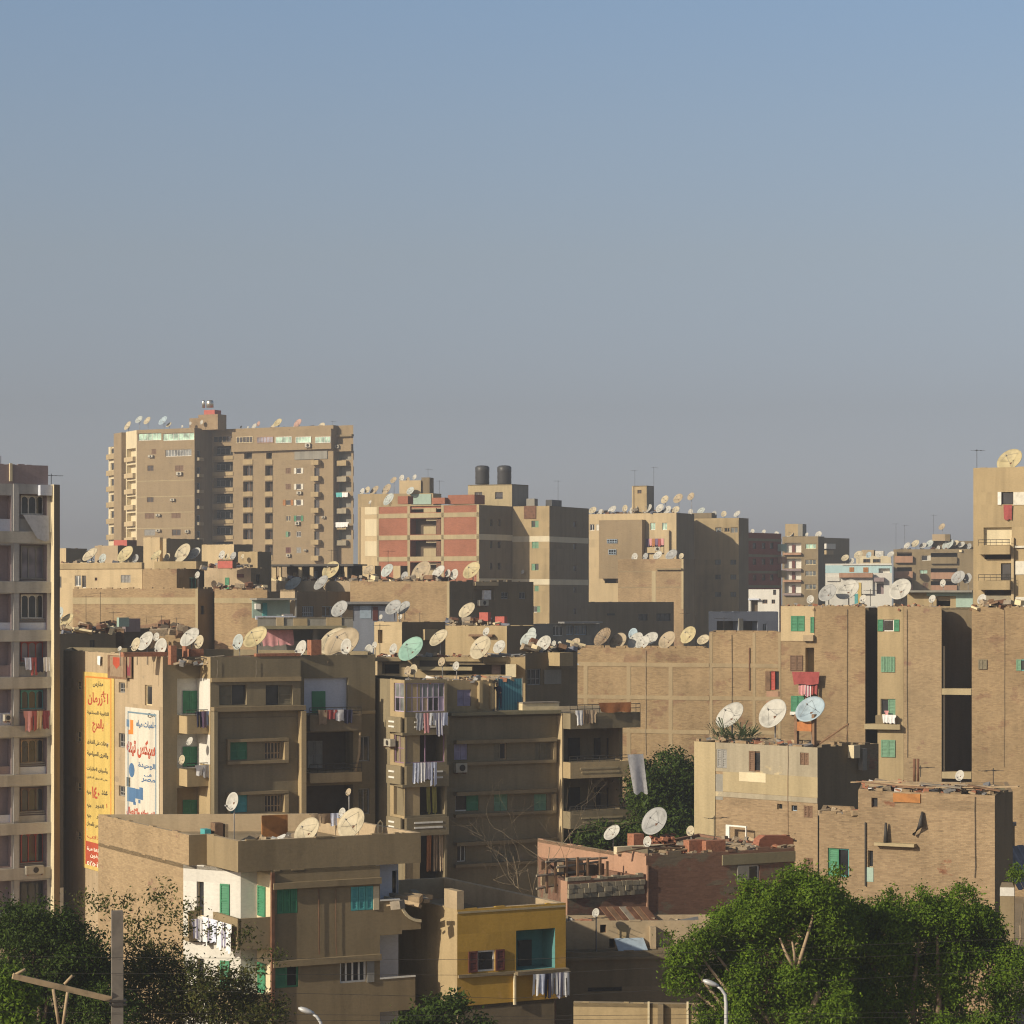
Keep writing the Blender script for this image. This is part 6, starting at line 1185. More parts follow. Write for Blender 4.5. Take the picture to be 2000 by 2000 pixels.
dishes('the long brick wall', We1, 1.6, zat(1266, 189) - .5, [(1124, 1256, 23, 't', 'p', .4), (1178, 1245, 43, 'r', 'r'), (1208, 1253, 38, 't', 'p', 2.2), (1237, 1238, 23, 'b', None, 4), (1242, 1252, 38, 'w', 'p', 3), (1256, 1256, 32, 'w', 'p', 1.4), (1270, 1249, 36, 'w', 'p', 2.6), (1304, 1251, 40, 't', 'p', 1.8), (1345, 1241, 38, 'y', 'p', 2), (1374, 1250, 26, 'c', 'p', 1.5)])
dishes('the brick row top', We3, 2.0, zat(1184, 184) - .3, [(1583, 1171, 17, 'w'), (1617, 1159, 40, 'g', 'p', 3), (1656, 1153, 50, 'w', 'p', 4.5), (1686, 1170, 18, 'w'), (1759, 1152, 48, 'w', 'p', 3), (1821, 1170, 17, 'w'), (1918, 1171, 22, 'w')])
dishes('the ochre tower roof', Wl1, 2.5, zat(914, 217) - .5, [(1973, 900, 54, 'y', 'p')])
dishes('the patched house roof', Wfl, 3.0, 13.1, [(1427, 1399, 64, 'w', 'p'), (1511, 1395, 64, 'w', 'p', 3.2), (1583.5, 1387, 62, 'b', 'p', 3)])
dishes('the red brick house roof', Whf, 3.2, zH - .11, [(1196, 1627, 37, 'w', 'p', 6), (1280, 1605, 60, 'g', 'p', 4.5), (1265, 1644, 22, 'w', 'o', 1.2), (1349, 1623, 21, 'c', 'o')])
dishes('the plank-strewn brick house', Wgr, 1.5, 12.0, [(1875, 1515, 22, 'w', 'o')]); dishes('a tall pole in the ruin', Wru, -.8, 4.5, [(1164, 1783, 18, 'w', 'o')])
dishes('the far tower roof', Wt3, 3, zat(840, 475) - .6, [(250, 832, 20, 'c'), (272, 820, 18, 's'), (288, 822, 18, 'c'), (319, 822, 22, 'b'), (330, 830, 13, 'c'), (356, 833, 6, 'w'), (438, 836, 10, 'w'), (471, 834, 6, 'w'), (484, 835, 6, 'w'), (497, 833, 13, 'w'), (505, 828, 11, 'p'), (533, 834, 14, 'c'), (543, 826, 20, 'y'), (575, 836, 11, 'w'), (582, 827, 20, 'p'), (605, 838, 9, 'w'), (628, 834, 19, 'c')])
dishes('the far tower stair house', Wt1, 1.8, zat(838, 476), [(372, 827, 7, 'w'), (394, 825, 9, 'w')])
dishes('the panelled block roof edge', Wn1, 1.0, zat(986, 360) - .3, [(760, 976, 28, 's', 'p'), (723, 981, 8, 'w', 'o')])
dishes('the block behind the red panels', Wn_b, 2, zat(965, 395) - .5, [(708, 960, 14, 'w'), (718, 957, 14, 'c'), (732, 958, 22, 't'), (756, 956, 24, 't'), (769, 938, 15, 't'), (785, 934, 14, 'w', None, 4), (797, 937, 10, 't', None, 4), (810, 932, 11, 'w', None, 4), (802, 959, 18, 's', None, -.5), (824, 956, 12, 't'), (837, 960, 12, 'w')])
dishes('the turreted block roof', wq1, 1.5, zat(1001, 395) - .4, [(1158, 997, 17, 'c'), (1172, 1001, 15, 'w'), (1196, 996, 20, 'w'), (1221, 993, 14, 'c'), (1238, 995, 20, 'w'), (1265, 994, 22, 'w'), (1289, 993, 19, 'w'), (1304, 996, 18, 'w'), (1320, 996, 17, 'c'), (1299, 976, 18, 'c', None, 3), (1325, 974, 22, 't', None, 3), (1350, 970, 17, 't', None, 3)])
dishes('the sun-cornered tan block', wq3, 1.2, zat(1010, 405) - .3, [(1349, 1000, 12, 'w'), (1370, 998, 17, 's'), (1395, 1004, 13, 'g'), (1414, 1004, 13, 'c'), (1440, 1004, 16, 'w')])
dishes('the dark red block roof', wq4, 1.0, zat(1040, 435) - .3, [(1470, 1038, 10, 'w'), (1492, 1039, 10, 'w'), (1516, 1042, 9, 'w')])
dishes('the lower brick block', wqa, 1.2, zat(1092, 343) - .4, [(1240, 1088, 16, 'w'), (1261, 1087, 15, 'g'), (1285, 1085, 20, 'w'), (1312, 1084, 26, 'g'), (1331, 1086, 12, 'c')])
dishes('the narrow balcony block', r1, 1.2, zat(1048, 470) - .5, [(1518, 1043, 9, 'w'), (1543, 1043, 16, 'w'), (1576, 1044, 8, 'w'), (1599, 1044, 14, 'w')])
dishes('the white and teal house', s1, 1.0, zat(1101, 440) - .5, [(1651, 1090, 16, 'c'), (1664, 1096, 12, 'w'), (1677, 1084, 19, 'c', None, 3), (1697, 1084, 13, 'b', None, 3), (1718, 1083, 15, 'w', None, 3), (1740, 1083, 15, 'w', None, 2)])
dishes('the reddish brown block roof', t1w, 1.5, zat(1073, 443) - .5, [(1772, 1066, 15, 'w'), (1788, 1062, 18, 'c'), (1803, 1066, 15, 'w'), (1816, 1062, 18, 's'), (1840, 1029, 15, 't', None, 3.2), (1833, 1070, 9, 'w'), (1852, 1064, 26, 's'), (1866, 1061, 15, 'c'), (1878, 1064, 15, 'w'), (1893, 1067, 12, 'g')])
dishes('the green-panelled roof room', v1, 1.4, zat(1157, 205) - .5, [(1842, 1139, 15, 'w', None, 6), (1872, 1128, 30, 'g', None, 8), (1890, 1130, 22, 'g', None, 8)])
dishes('the yellow building roof', Wm0, 1.2, zat(1100, 258) - .6, [(177, 1084, 36, 'c'), (201, 1091, 20, 's'), (246, 1083, 38, 'y'), (265, 1091, 17, 'g'), (306, 1085, 26, 'y', None, 4), (327, 1088, 16, 'c', None, 5), (358, 1081, 42, 'c', None, 6), (380, 1082, 30, 'w', None, 7)])
dishes('the dark-flanked brick end', Wm0b, -2.5, zat(1150, 250), [(386, 1123, 14, 'w', 'o')]); dishes('the gap left of the blank wall', Wm1, -3, zat(1240, 232), [(117, 1197, 24, 's'), (130, 1214, 38, 'y', 'p')])
dishes('the red tank box', mw, .8, zat(1092, 245), [(434, 1084, 18, 'w'), (444, 1087, 13, 'c'), (456, 1086, 17, 'g')]); dishes('the brown board roof room', mx, -.8, zat(1095, 260), [(474, 1087, 10, 'c', 'o')])
dishes('the long low tan wall', Wa1, -.8, zat(1150, 264), [(573, 1141, 36, 's', 'p'), (628, 1139, 36, 'g', 'p', -1.5), (647, 1114, 40, 'y', 'p', .5)])
dishes('the dark-flanked brick building', Wa3, 1.2, zat(1136, 238) - .3, [(720, 1114, 25, 't'), (757, 1115, 30, 's'), (791, 1125, 18, 'g'), (824, 1118, 48, 't', 'p', 3), (857, 1118, 32, 'w'), (875, 1120, 16, 'w'), (888, 1122, 22, 'w')])
dishes('the flank of the brick building', Wa3s, 3.0, zat(1139, 242) - .3, [(922, 1115, 40, 'y', 'p')]); dishes('the flank terrace', Wtb, 2.5, zat(1222, 212) - .2, [(913, 1193, 38, 'c', 'p')])
dishes('the grey-blue shed', Wgs_, -2.5, zat(1212, 212), [(664, 1190, 38, 'g', 'p'), (769, 1187, 36, 'g', 'p', -2), (789, 1188, 32, 'g', 'p', -1)])
dishes('the yellow hut roof', Wyh, .6, zat(1215, 186) - .1, [(744, 1205, 10, 'w', 'o'), (782, 1205, 11, 'w', 'o')]); dishes('the panelled block flank', Wn3, -.6, zat(1121, 355), [(1021, 1117, 9, 'w', 'o')])
label_dishes()
for b_ in ((1164, 1783, Wru),):
    pass

# ---------------------------------------------------------------- air conditioners
for W, q, wh in ((Wm, (884, 1490, 906, 1508), 'below the lavender shutter of the glazed-balcony block'), (Wv0.off(.0), (763, 1443, 776, 1457), 'in the dark gap left of the glazed balconies'), (Wt1, (291.5, 889.0, 300.5, 893.5), 'high on the far tower side wall'), (Wt1, (346.5, 922.0, 356.5, 928.5), 'under a brown shutter on the far tower'), (Wt1, (334.5, 974.0, 342.5, 978.5), 'mid height on the far tower side wall'), (Wt1, (306.5, 1004.0, 314.5, 1008.5), 'between two shutters low on the far tower'), (Wt1, (306.5, 1034.0, 314.5, 1038.5), 'right of the pale window low on the far tower'), (Wt1, (363.5, 1035.0, 370.5, 1040.5), 'right of the dark window low on the far tower'), (Wu, (598, 866, 608, 874), 'under the green glazed strip of the far tower'), (Wt5.off(.7), (656.5, 869.0, 663.5, 875.5), 'on the far tower corner balcony'), (Wt3, (581.5, 960.0, 590.5, 965.5), 'under a white shuttered window of the far tower'), (Wt3, (578.5, 1019.0, 586.5, 1025.5), 'under the green shutter of the far tower'), (Wt3, (561.5, 1082.0, 568.5, 1087.5), 'under the red shutter of the far tower'), (Wt3, (595.5, 1073.0, 600.5, 1076.5), 'lowest right on the far tower'), (Wt3, (630.5, 1008.0, 636.5, 1012.5), 'beside the small balcony column of the far tower'), (Wa3s.off(.1), (930, 1172, 948, 1183), 'on the dark flank of the brick building'), (Wkt.off(-.2), (46, 1690, 80, 1706), 'in the red arched loggia of the shaded tower'), (wq1, (1281, 1068, 1291, 1076), 'below the laundry balcony of the turreted block'), (Wkt.off(-.1), (4, 1395, 16, 1408), 'at the left edge of the shaded tower')):
    aircon(W, *q, wh)

# ---------------------------------------------------------------- laundry
laundry(WaC.off(.0), 408, 1797, 462, ['white', 'check', 'bluewhite', 'white', 'check', 'white'], 'below the white corner balcony', (44, 56), .22, ('shirt', 'trousers', 'shirt'), 2)
laundry(Wba.off(.0), 372, 1793, 402, ['check', 'white', 'white'], 'at the left end of the white corner balcony', (34, 50), .2, ('shirt', 'towel'), 3)
laundry(Wyf.off(.3), 1036, 1899, 1106, ['white', 'bluewhite', 'navy', 'grey', 'check', 'white'], 'on the yellow house balcony', (38, 50), .2, ('trousers', 'shirt', 'trousers'), 4)
laundry(Wb2l.off(1.2), 382, 1389, 410, ['navy', 'purple', 'blue'], 'from the top left balcony of the signed block', (26, 34), .12, ('trousers', 'shirt'), 5)
laundry(Wb2r.off(.95), 620, 1386, 686, ['brown', 'red', 'white', 'navy'], 'on the top right balcony of the signed block', (18, 30), .12, ('towel', 'shirt', 'shirt'), 6)
laundry(Wb2l.off(1.2), 382, 1494, 406, ['white', 'grey'], 'on the middle left balcony of the signed block', (18, 26), .12, ('shirt', 'towel'), 7)
laundry(Wb2l.off(1.3), 350, 1592, 408, ['purple', 'white', 'striped', 'tan'], 'on the lowest left balcony of the signed block', (16, 24), .15, ('shirt', 'shirt', 'towel'), 8)
laundry(Wv1.off(.3), 812, 1392, 872, ['grey', 'pink', 'white', 'check', 'bluewhite'], 'under the lavender glazed balcony', (22, 46), .15, ('shirt', 'towel', 'trousers'), 9)
laundry(Wv1.off(.3), 804, 1489, 850, ['bluewhite', 'white', 'check', 'bluewhite'], 'from the mauve framed balcony', (30, 46), .15, ('trousers', 'towel', 'shirt'), 10)
laundry(Wrt.off(.9), 1124, 1387, 1160, ['white', 'brown', 'tan'], 'from the curved top balcony', (24, 34), .12, ('shirt', 'trousers'), 11)
laundry(Wrt.off(.9), 1168, 1372, 1228, [('orange', 'sheet')], 'over the rail of the top right balcony', (18, 20), .12, seed=12)
laundry(Wall(pt(1223, 146), step(pt(1223, 146), 30, 1262)), 1224, 1473, 1253, [('white', 'sheet')], 'before the dark trees beside the balconies', (76, 77), .1, seed=13)
laundry(Wkt.off(.1), 46, 1284, 94, ['bluewhite', 'red', 'navy', 'white'], 'under the red arched loggia of the shaded tower', (22, 38), .15, ('towel', 'trousers', 'shirt'), 14)
laundry(Wkt.off(.1), 46, 1388, 92, ['pink', 'red', 'tan', 'maroon'], 'under the teal arched loggia of the shaded tower', (24, 40), .15, ('shirt', 'trousers', 'towel'), 15)
laundry(We3.off(.4), 1549, 1312, 1600, [('red', 'rug')], 'over a line on the yellow stair bay', (24, 26), .1, seed=16); laundry(We3.off(.3), 1560, 1325, 1597, ['pink', 'striped', 'red'], 'below the red rug on the stair bay', (26, 38), .05, seed=17)
laundry(We4.off(.45), 1724, 1396, 1748, ['white', 'white'], 'at the small balcony between the light shafts', (15, 18), .05, ('towel', 'shirt'), 18)
laundry(Wl1, 1961, 986, 1977, [('red', 'rug')], 'under the top window of the ochre tower', (28, 30), .12, seed=19, line=False)
laundry(Wt5.off(1.0), 656, 1020, 680, ['white', 'white', 'white'], 'on a far tower corner balcony', (8, 10), .1, ('shirt',), 20); laundry(Wt5.off(1.0), 657, 962, 680, ['teal', 'white'], 'on an upper far tower corner balcony', (8, 12), .1, ('towel',), 21)
laundry(wq1, 1263, 1052, 1297, ['purple', 'pink', 'orange', 'purple', 'red', 'pink'], 'in the balcony of the turreted block', (12, 16), .1, ('towel',), 22)
laundry(Wtr.off(.6), 507, 1230, 570, [('pink', 'sheet'), ('pink', 'sheet')], 'as a curtain below the dark awning', (26, 32), .3, seed=23)
laundry(Wf.off(-8), 606, 1588, 680, ['tan', 'brown', 'bluewhite', 'white'], 'on the nearest house roof line', (18, 26), .1, ('towel', 'shirt'), 24)
# prayer rugs over the parapet corner
def rug(W, x0, y0, x1, y1, cols, lab, out):
    u0, u1, z0, z1 = W.rect(x0, y0, x1, y1); root = empty('rug', W.p((u0 + u1) / 2, z0, out), lab, 'rug', 'rugs on the roof parapet')
    mb = MB().mat(cols[0]); mb.wbox(W, u0, u1, z0, z1, out, out + .03); mb.build('border', root); du, dz = (u1 - u0), (z1 - z0)
    mb = MB().mat(cols[1]); mb.wbox(W, u0 + du * .14, u1 - du * .14, z0 + dz * .1, z1 - dz * .04, out + .03, out + .036); mb.build('field', root)
    mb = MB().mat(cols[2]); um = (u0 + u1) / 2; mb.face([W.p(um - du * .2, z1 - dz * .08, out + .04), W.p(um - du * .2, z0 + dz * .62, out + .04), W.p(um, z0 + dz * .42, out + .04), W.p(um + du * .2, z0 + dz * .62, out + .04), W.p(um + du * .2, z1 - dz * .08, out + .04)]); mb.build('motif', root)
rug(Wsg.off(.2), 211, 1280, 247, 1326, ('wood_brown', 'cloth_brown', 'sign_red'), 'patterned tan and red prayer rug draped over the parapet above the signs', .0)
rug(Wsg.off(.1), 247, 1279, 258, 1324, ('wood_brown', 'cloth_maroon', 'cloth_brown'), 'narrow maroon rug hanging right beside the tan prayer rug', .02)
W = Wy; mb = MB().mat('cloth_white'); cloth_mesh(mb, W.p(W.u(198), W.z(198, 1281), .1), Vector((W.d.x, W.d.y, 0)), .55, .55, Vector((W.n.x, W.n.y, 0)), 'towel', 2, .03, 4); solo(mb, 'towel', 'small white towel over the parapet left of the prayer rug', 'laundry')

# ---------------------------------------------------------------- roof clutter
mb = MB().mat('orange_board'); W = Wtop.off(-7.5); mb.wbox(W, W.u(512), W.u(562), 10.78, W.z(535, 1592), -.08, 0); solo(mb, 'board', 'plain orange board standing on the nearest house roof', 'board')
for x0, x1, y, m, lab in ((420, 436, 1608, 'wood_brown', 'brown wooden crate on the nearest house roof, left of the rubbish'), (400, 412, 1620, 'shutter_teal', 'small teal crate on the nearest house roof'), (440, 446, 1610, 'wood_pale', 'pale post stub on the nearest house roof')): W = Wtop.off(-5); mb = MB().mat(m); mb.wbox(W, W.u(x0), W.u(x1), 10.78, W.z(x0, y), -.5, 0); solo(mb, 'crate', lab, 'crate')
rubble(Wtop.off(-2), 470, 620, 1, 4, 10.78, 70, 'scraps and boards on the nearest house roof', seed=31, mats=('rubble_mix', 'wood_grey', 'paint_white', 'wood_pale'))
W = Wtop.off(-3); mb = MB().mat('paint_cream')
for x in (738, 747): mb.tube([W.p(W.u(x), 10.78, 0), W.p(W.u(x), W.z(740, 1608), 0)], .035, 6)
mb.tube([W.p(W.u(738), W.z(740, 1608), 0), W.p(W.u(742.5), W.z(740, 1603), 0), W.p(W.u(747), W.z(740, 1608), 0)], .035, 6); solo(mb, 'vent_pipe', 'pale hooped pipe on the nearest house roof right of the big dishes', 'pipe')
rubble(Wb2, 330, 580, .4, 3, 17.3, 150, 'bricks, boards and scrap along the signed block roof', seed=32); rubble(Wb2r, 560, 730, .3, 3, 17.3, 60, 'scrap on the right end of the signed block roof', seed=33)
mb = MB().mat('brick_loose'); W = Wb2; mb.wbox(W, W.u(500), W.u(587), 17.785, 17.95, -.3, .04); solo(mb, 'coping', 'orange brick coping along the signed block parapet', 'coping')
mb = MB().mat('brick_loose'); W = Wb2l; mb.wbox(W, W.u(246), W.u(330), 17.8, 18.05, -.9, -.3); solo(mb, 'brick_ledge', 'orange brick ledge over the corner of the signed block', 'ledge')
for i, (x0, x1, y) in enumerate(((334, 345, 1261), (362, 366, 1262), (372, 398, 1268))): W = Wb2.off(-1.0 - .3 * i); mb = MB().mat('brick_loose'); mb.wbox(W, W.u(x0), W.u(x1), 17.35, W.z(x0, y), -.5, 0); solo(mb, 'brick_pier', f'orange brick pier among dishes on the signed block roof, {ORD[i]} from left', 'pier')
mb = MB().mat('brick_loose'); W = Wb2.off(-3); mb.wbox(W, W.u(608), W.u(628), 17.3, W.z(618, 1250), -.6, 0); solo(mb, 'brick_hutch', 'orange brick hutch beside the biggest tan dish', 'hutch')
plank_pile(Wb2, 400, 500, 17.45, -.8, 7, 'loose plank on the signed block roof', seed=34)
rubble(We1, 1130, 1380, .2, 2, zat(1266, 189) - .5, 60, 'scraps along the long brick wall top', seed=35); rubble(We3, 1530, 1690, .1, 1.2, zat(1184, 184) - .3, 70, 'small debris along the brick row top', size=(.15, .4), seed=36, zvar=.3); rubble(We4, 1716, 1838, .1, 1.2, zat(1185, 181) - .3, 60, 'small debris above the shuttered windows', size=(.15, .4), seed=37, zvar=.3)
rubble(Wfl, 1380, 1590, .2, 3, 13.1, 80, 'scraps over the patched house roof', seed=38); rubble(Wph, 880, 1000, .0, 3, 16.1, 60, 'rubble above the glazed-balcony block', seed=39); rubble(Wv1, 793, 872, .2, 3, 16.1, 70, 'rubble on the bay roof of the glazed-balcony block', seed=40)
rubble(Wyf, 760, 830, -.0, 3, 8.6, 10, 'broken boards by the yellow house wall', size=(.3, .8), mats=('wood_grey', 'wood_pale'), seed=41)
rubble(Wlw, 740, 1080, .3, 4, zat(1283, 171) - .35, 110, 'scraps on the parapet house roof', seed=44, zvar=.4); rubble(m1, 150, 380, -5, 3, zat(1240, 232), 70, 'junk at the foot of the blank brick wall', size=(.3, 1.0), mats=('wood_brown', 'interior_brown', 'metal_rust', 'rubble_mix'), seed=45, zvar=.8)
plank_pile(Wyf, 792, 838, 8.7, -3.5, 6, 'broken grey lath on the yellow house corner', (1.0, 1.8), seed=42, name='lath')
for k, (W, x0, x1, o, dp, z, n, wh) in enumerate(((Wm0, 115, 275, .4, 3, zat(1100, 258) - .6, 60, 'the yellow building'), (Wa1, 525, 685, .2, 2, zat(1135, 264) - .3, 70, 'the long low tan wall'), (Wa3, 690, 875, .3, 4, zat(1136, 238) - .3, 80, 'the dark-flanked brick building'), (Wtb, 870, 988, .2, 3, zat(1222, 210) - .2, 50, 'the tan low building'), (Wdk, 1030, 1125, .2, 3, zat(1275, 168) - .2, 50, 'the dark house by the awning'), (Wm2, 420, 520, .2, 3, zat(1152, 227) - .3, 40, 'the wall right of the dark gap'), (Wm3, 400, 488, .2, 3, zat(1110, 249) - .3, 50, 'the green-doored tan building'), (Wm4, 110, 222, .2, 3, zat(1238, 186) - .2, 60, 'the low dark house'), (wq1, 1155, 1318, .2, 3, zat(1001, 395) - .4, 50, 'the turreted block'), (t1w, 1750, 1900, .2, 3, zat(1073, 443) - .5, 50, 'the reddish brown block'), (Wt3, 420, 645, .2, 3, zat(840, 475) - .6, 60, 'the far tower'), (We5, 1900, 1998, .1, 1.2, zat(1187, 176) - .3, 40, 'the brick building under the ochre tower'))):
    rubble(W, x0, x1, o, dp, z, n, f'small clutter over the roof of {wh}', size=(.2, .7), mats=('rubble_mix', 'wood_brown', 'wood_grey', 'paint_cream', 'metal_rust', 'grey_tarp'), seed=70 + k, zvar=.6)
# long pole, wooden stand and orange banner on the patched house roof
mb = MB().mat('wood_brown'); W = Wfl.off(-2.5); mb.tube([W.p(W.u(1590), 13.15, 0), W.p(W.u(1657), W.z(1650, 1414), 0)], .06, 5); mb.tube([W.p(W.u(1657), W.z(1650, 1414), 0), W.p(W.u(1650), 13.15, 0)], .02, 4); solo(mb, 'pole', 'slanting wooden pole propped on the patched house roof', 'pole')
st = empty('wooden_stand', Wfl.p(Wfl.u(1575), 13.1, -2.0), 'dark timber stand hung with orange cloth under the blue dish', 'stand'); W = Wfl.off(-2.2)
for x in (1556, 1590): mb = MB().mat('wood_brown'); mb.wbox(W, W.u(x) - .09, W.u(x) + .09, 13.1, W.z(x, 1395), -.1, .1); mb.build('leg', st)
mb = MB().mat('cloth_orange'); mb.wbox(W, W.u(1560), W.u(1588), W.z(1575, 1428), W.z(1575, 1410), .1, .14); mb.build('cloth', st)
# fan palm behind the patched house roof
fp = empty('fan_palm', P3(1440, 1447, 138), 'low dusty fan palm behind the patched house roof edge', 'palm'); r_ = random.Random(12); mb = MB().mat('leaf_palm')
for k in range(46):
    a0 = r_.uniform(0, 6.28); el = r_.uniform(.1, 1.2); L = r_.uniform(.7, 1.5); d = Vector((math.cos(a0) * math.cos(el) * 1.3, math.sin(a0) * math.cos(el), math.sin(el) * .75)); c = P3(1440, 1447, 138) + Vector((r_.uniform(-1, 1), 0, 0))
    for j in range(9):
        e = (d + Vector((r_.gauss(0, .3), r_.gauss(0, .3), r_.gauss(0, .2)))).normalized(); p0 = c + d * L * .45; p1 = c + d * L * .45 + e * L * .6; s = e.cross(Vector((0, 0, 1))).normalized() * .035; mb.face([p0 - s * .4, p0 + s * .4, p1 + s, p1 - s])
mb.build('crown', fp, uv=False); mb = MB().mat('bark'); c = P3(1440, 1447, 138); mb.tube([(c.x, c.y, 12.9), (c.x, c.y, c.z + .3)], .14, 8); mb.build('trunk', fp)

# ---------------------------------------------------------------- aerials
for px, y, Y, zr, wh, sd in ((1908, 877, 218, zat(914, 217) - .5, 'at the left corner of the ochre tower', 1), (1823, 1005, 446, zat(1073, 445), 'beside the roof room of the reddish brown block', 1), (1750, 1022, 446, zat(1073, 445), 'at the left end of the reddish brown block', -1), (1767, 1025, 470, zat(1086, 470), 'left of the reddish brown block beside another', 1), (1277, 912, 398, zat(1001, 398), 'right of the stair turret', 1), (1240, 918, 399, zat(949, 399), 'on top of the stair turret', -1), (858, 938, 372, zat(986, 365), 'left of the black water tanks', 1), (836, 915, 398, zat(965, 397), 'behind the dishes of the block behind the red panels', 1), (1090, 938, 362, zat(986, 362), 'right of the concrete roof room', -1), (650, 822, 482, zat(842, 480), 'at the right end of the far tower roof', 1), (437, 824, 482, zat(842, 480), 'at the left of the far tower main roof', -1), (758, 1074, 240, zat(1136, 240), 'dark among dishes before the red panels', 1), (168, 1163, 231, zat(1240, 231), 'tall against the left of the blank brick wall', 1), (196, 1156, 230, zat(1240, 230), 'tallest against the blank brick wall', -1), (221, 1194, 229, zat(1240, 229), 'with wide bars against the blank brick wall', 1), (315, 1202, 228, zat(1240, 228), 'right of centre against the blank brick wall', -1), (345, 1206, 227, zat(1240, 227), 'at the right against the blank brick wall', 1), (780, 1190, 183, zat(1215, 184), 'beside the yellow hut', 1), (820, 1196, 190, zat(1222, 190), 'before the tan brick building', -1), (742, 1218, 176, zat(1283, 176), 'on the parapet house at left', 1), (1340, 1195, 193, zat(1266, 193), 'amid the dishes of the long brick wall', 1), (1414, 1205, 190, zat(1235, 190), 'on the right step of the long brick wall', -1), (1700, 1150, 186, zat(1184, 186), 'rust red by the narrow light shaft', 1), (1798, 1495, 128, 12.1, 'before the wide light shaft on the brick house', 1), (1940, 1500, 121, 12.1, 'leaning at the right end of the brick house', -1), (1395, 1593, 122, zH, 'against the patched house wall', 1), (648, 1073, 268, zat(1135, 268), 'by the pergola', 1), (100, 925, 157, zat(946, 157), 'on the shaded tower corner', 1), (1164, 1788, 110.6, 4.5, 'supporting a small dish in the ruin', 1)):
    aerial(px, y, Y, zr, wh, 3, sd)
wp = empty('timber_post', (*pt(1790, 124), 12.0), 'pair of rusty posts rising from the plank-strewn brick roof', 'post')
for x in (1786, 1793): mb = MB().mat('metal_rust'); c = pt(x, 124); mb.tube([(c.x, c.y, 12.0), (c.x, c.y, zat(1482, 124))], .07, 6); mb.build('post', wp)

# ---------------------------------------------------------------- people
def person(px, py_feet, Y, h, label, shirt, lean=0.0, face=-1):
    bm = bmesh.new(); p0 = P3(px, py_feet, Y); s = h / 1.75
    J = {'pel': (0, 0, .95), 'che': (lean * .5, 0, 1.25), 'nec': (lean, 0, 1.47), 'hed': (lean * 1.25, 0, 1.60), 'top': (lean * 1.3, 0, 1.72), 'shl': (lean * .8 - .18, 0, 1.42), 'shr': (lean * .8 + .18, 0, 1.42), 'ell': (lean - .27, -.05, 1.15), 'elr': (lean + .27, -.05, 1.15), 'hal': (lean - .18, -.22, 1.02), 'har': (lean + .18, -.22, 1.02), 'hil': (-.1, 0, .9), 'hir': (.1, 0, .9), 'knl': (-.11, -.02, .5), 'knr': (.11, -.02, .5), 'anl': (-.11, 0, .06), 'anr': (.11, 0, .06), 'tol': (-.12, -.18, .03), 'tor': (.12, -.18, .03)}
    rad = {'pel': .14, 'che': .15, 'nec': .06, 'hed': .10, 'top': .08, 'shl': .075, 'shr': .075, 'ell': .05, 'elr': .05, 'hal': .04, 'har': .04, 'hil': .1, 'hir': .1, 'knl': .065, 'knr': .065, 'anl': .045, 'anr': .045, 'tol': .035, 'tor': .035}
    E = [('pel', 'che'), ('che', 'nec'), ('nec', 'hed'), ('hed', 'top'), ('che', 'shl'), ('che', 'shr'), ('shl', 'ell'), ('shr', 'elr'), ('ell', 'hal'), ('elr', 'har'), ('pel', 'hil'), ('pel', 'hir'), ('hil', 'knl'), ('hir', 'knr'), ('knl', 'anl'), ('knr', 'anr'), ('anl', 'tol'), ('anr', 'tor')]
    K = list(J); me = bpy.data.meshes.new('person'); me.from_pydata([Vector(J[k]) * s for k in K], [(K.index(a_), K.index(b_)) for a_, b_ in E], []); o = bpy.data.objects.new('person', me); col.objects.link(o)
    sk = o.modifiers.new('skin', 'SKIN'); 
    for i, k in enumerate(K): me.skin_vertices[0].data[i].radius = (rad[k] * s,) * 2
    me.skin_vertices[0].data[0].use_root = True
    o.modifiers.new('sub', 'SUBSURF').levels = 1; o.modifiers['sub'].render_levels = 2
    m2 = bpy.data.meshes.new_from_object(o.evaluated_get(bpy.context.evaluated_depsgraph_get())); o.modifiers.clear(); o.data = m2
    for mt in (shirt, 'skin_tone', 'hair_dark', 'cloth_navy'): m2.materials.append(MATS[mt])
    for f in m2.polygons:
        z = f.center.z / s; f.use_smooth = True; f.material_index = 2 if z > 1.64 else 1 if z > 1.48 or (abs(f.center.x - lean * s) > .13 and z < 1.1 and f.center.y < -.12 and z > .9) else 3 if z < .93 else 0
    o.location = p0; return tag(o, label, 'person')
simple('skin_tone', (.30, .17, .10), .6); simple('hair_dark', (.02, .016, .014), .7)
person(975, 1384, Wm.Y(975) + .75, 1.55, 'person in dark clothes bending forward beside the teal screen', 'cloth_navy', -.12)
laundry(We4.off(.2), 1729, 1388, 1735, [('pink', 'shirt')], 'in the open window above the two white pieces', (10, 11), .02, seed=25, line=False)

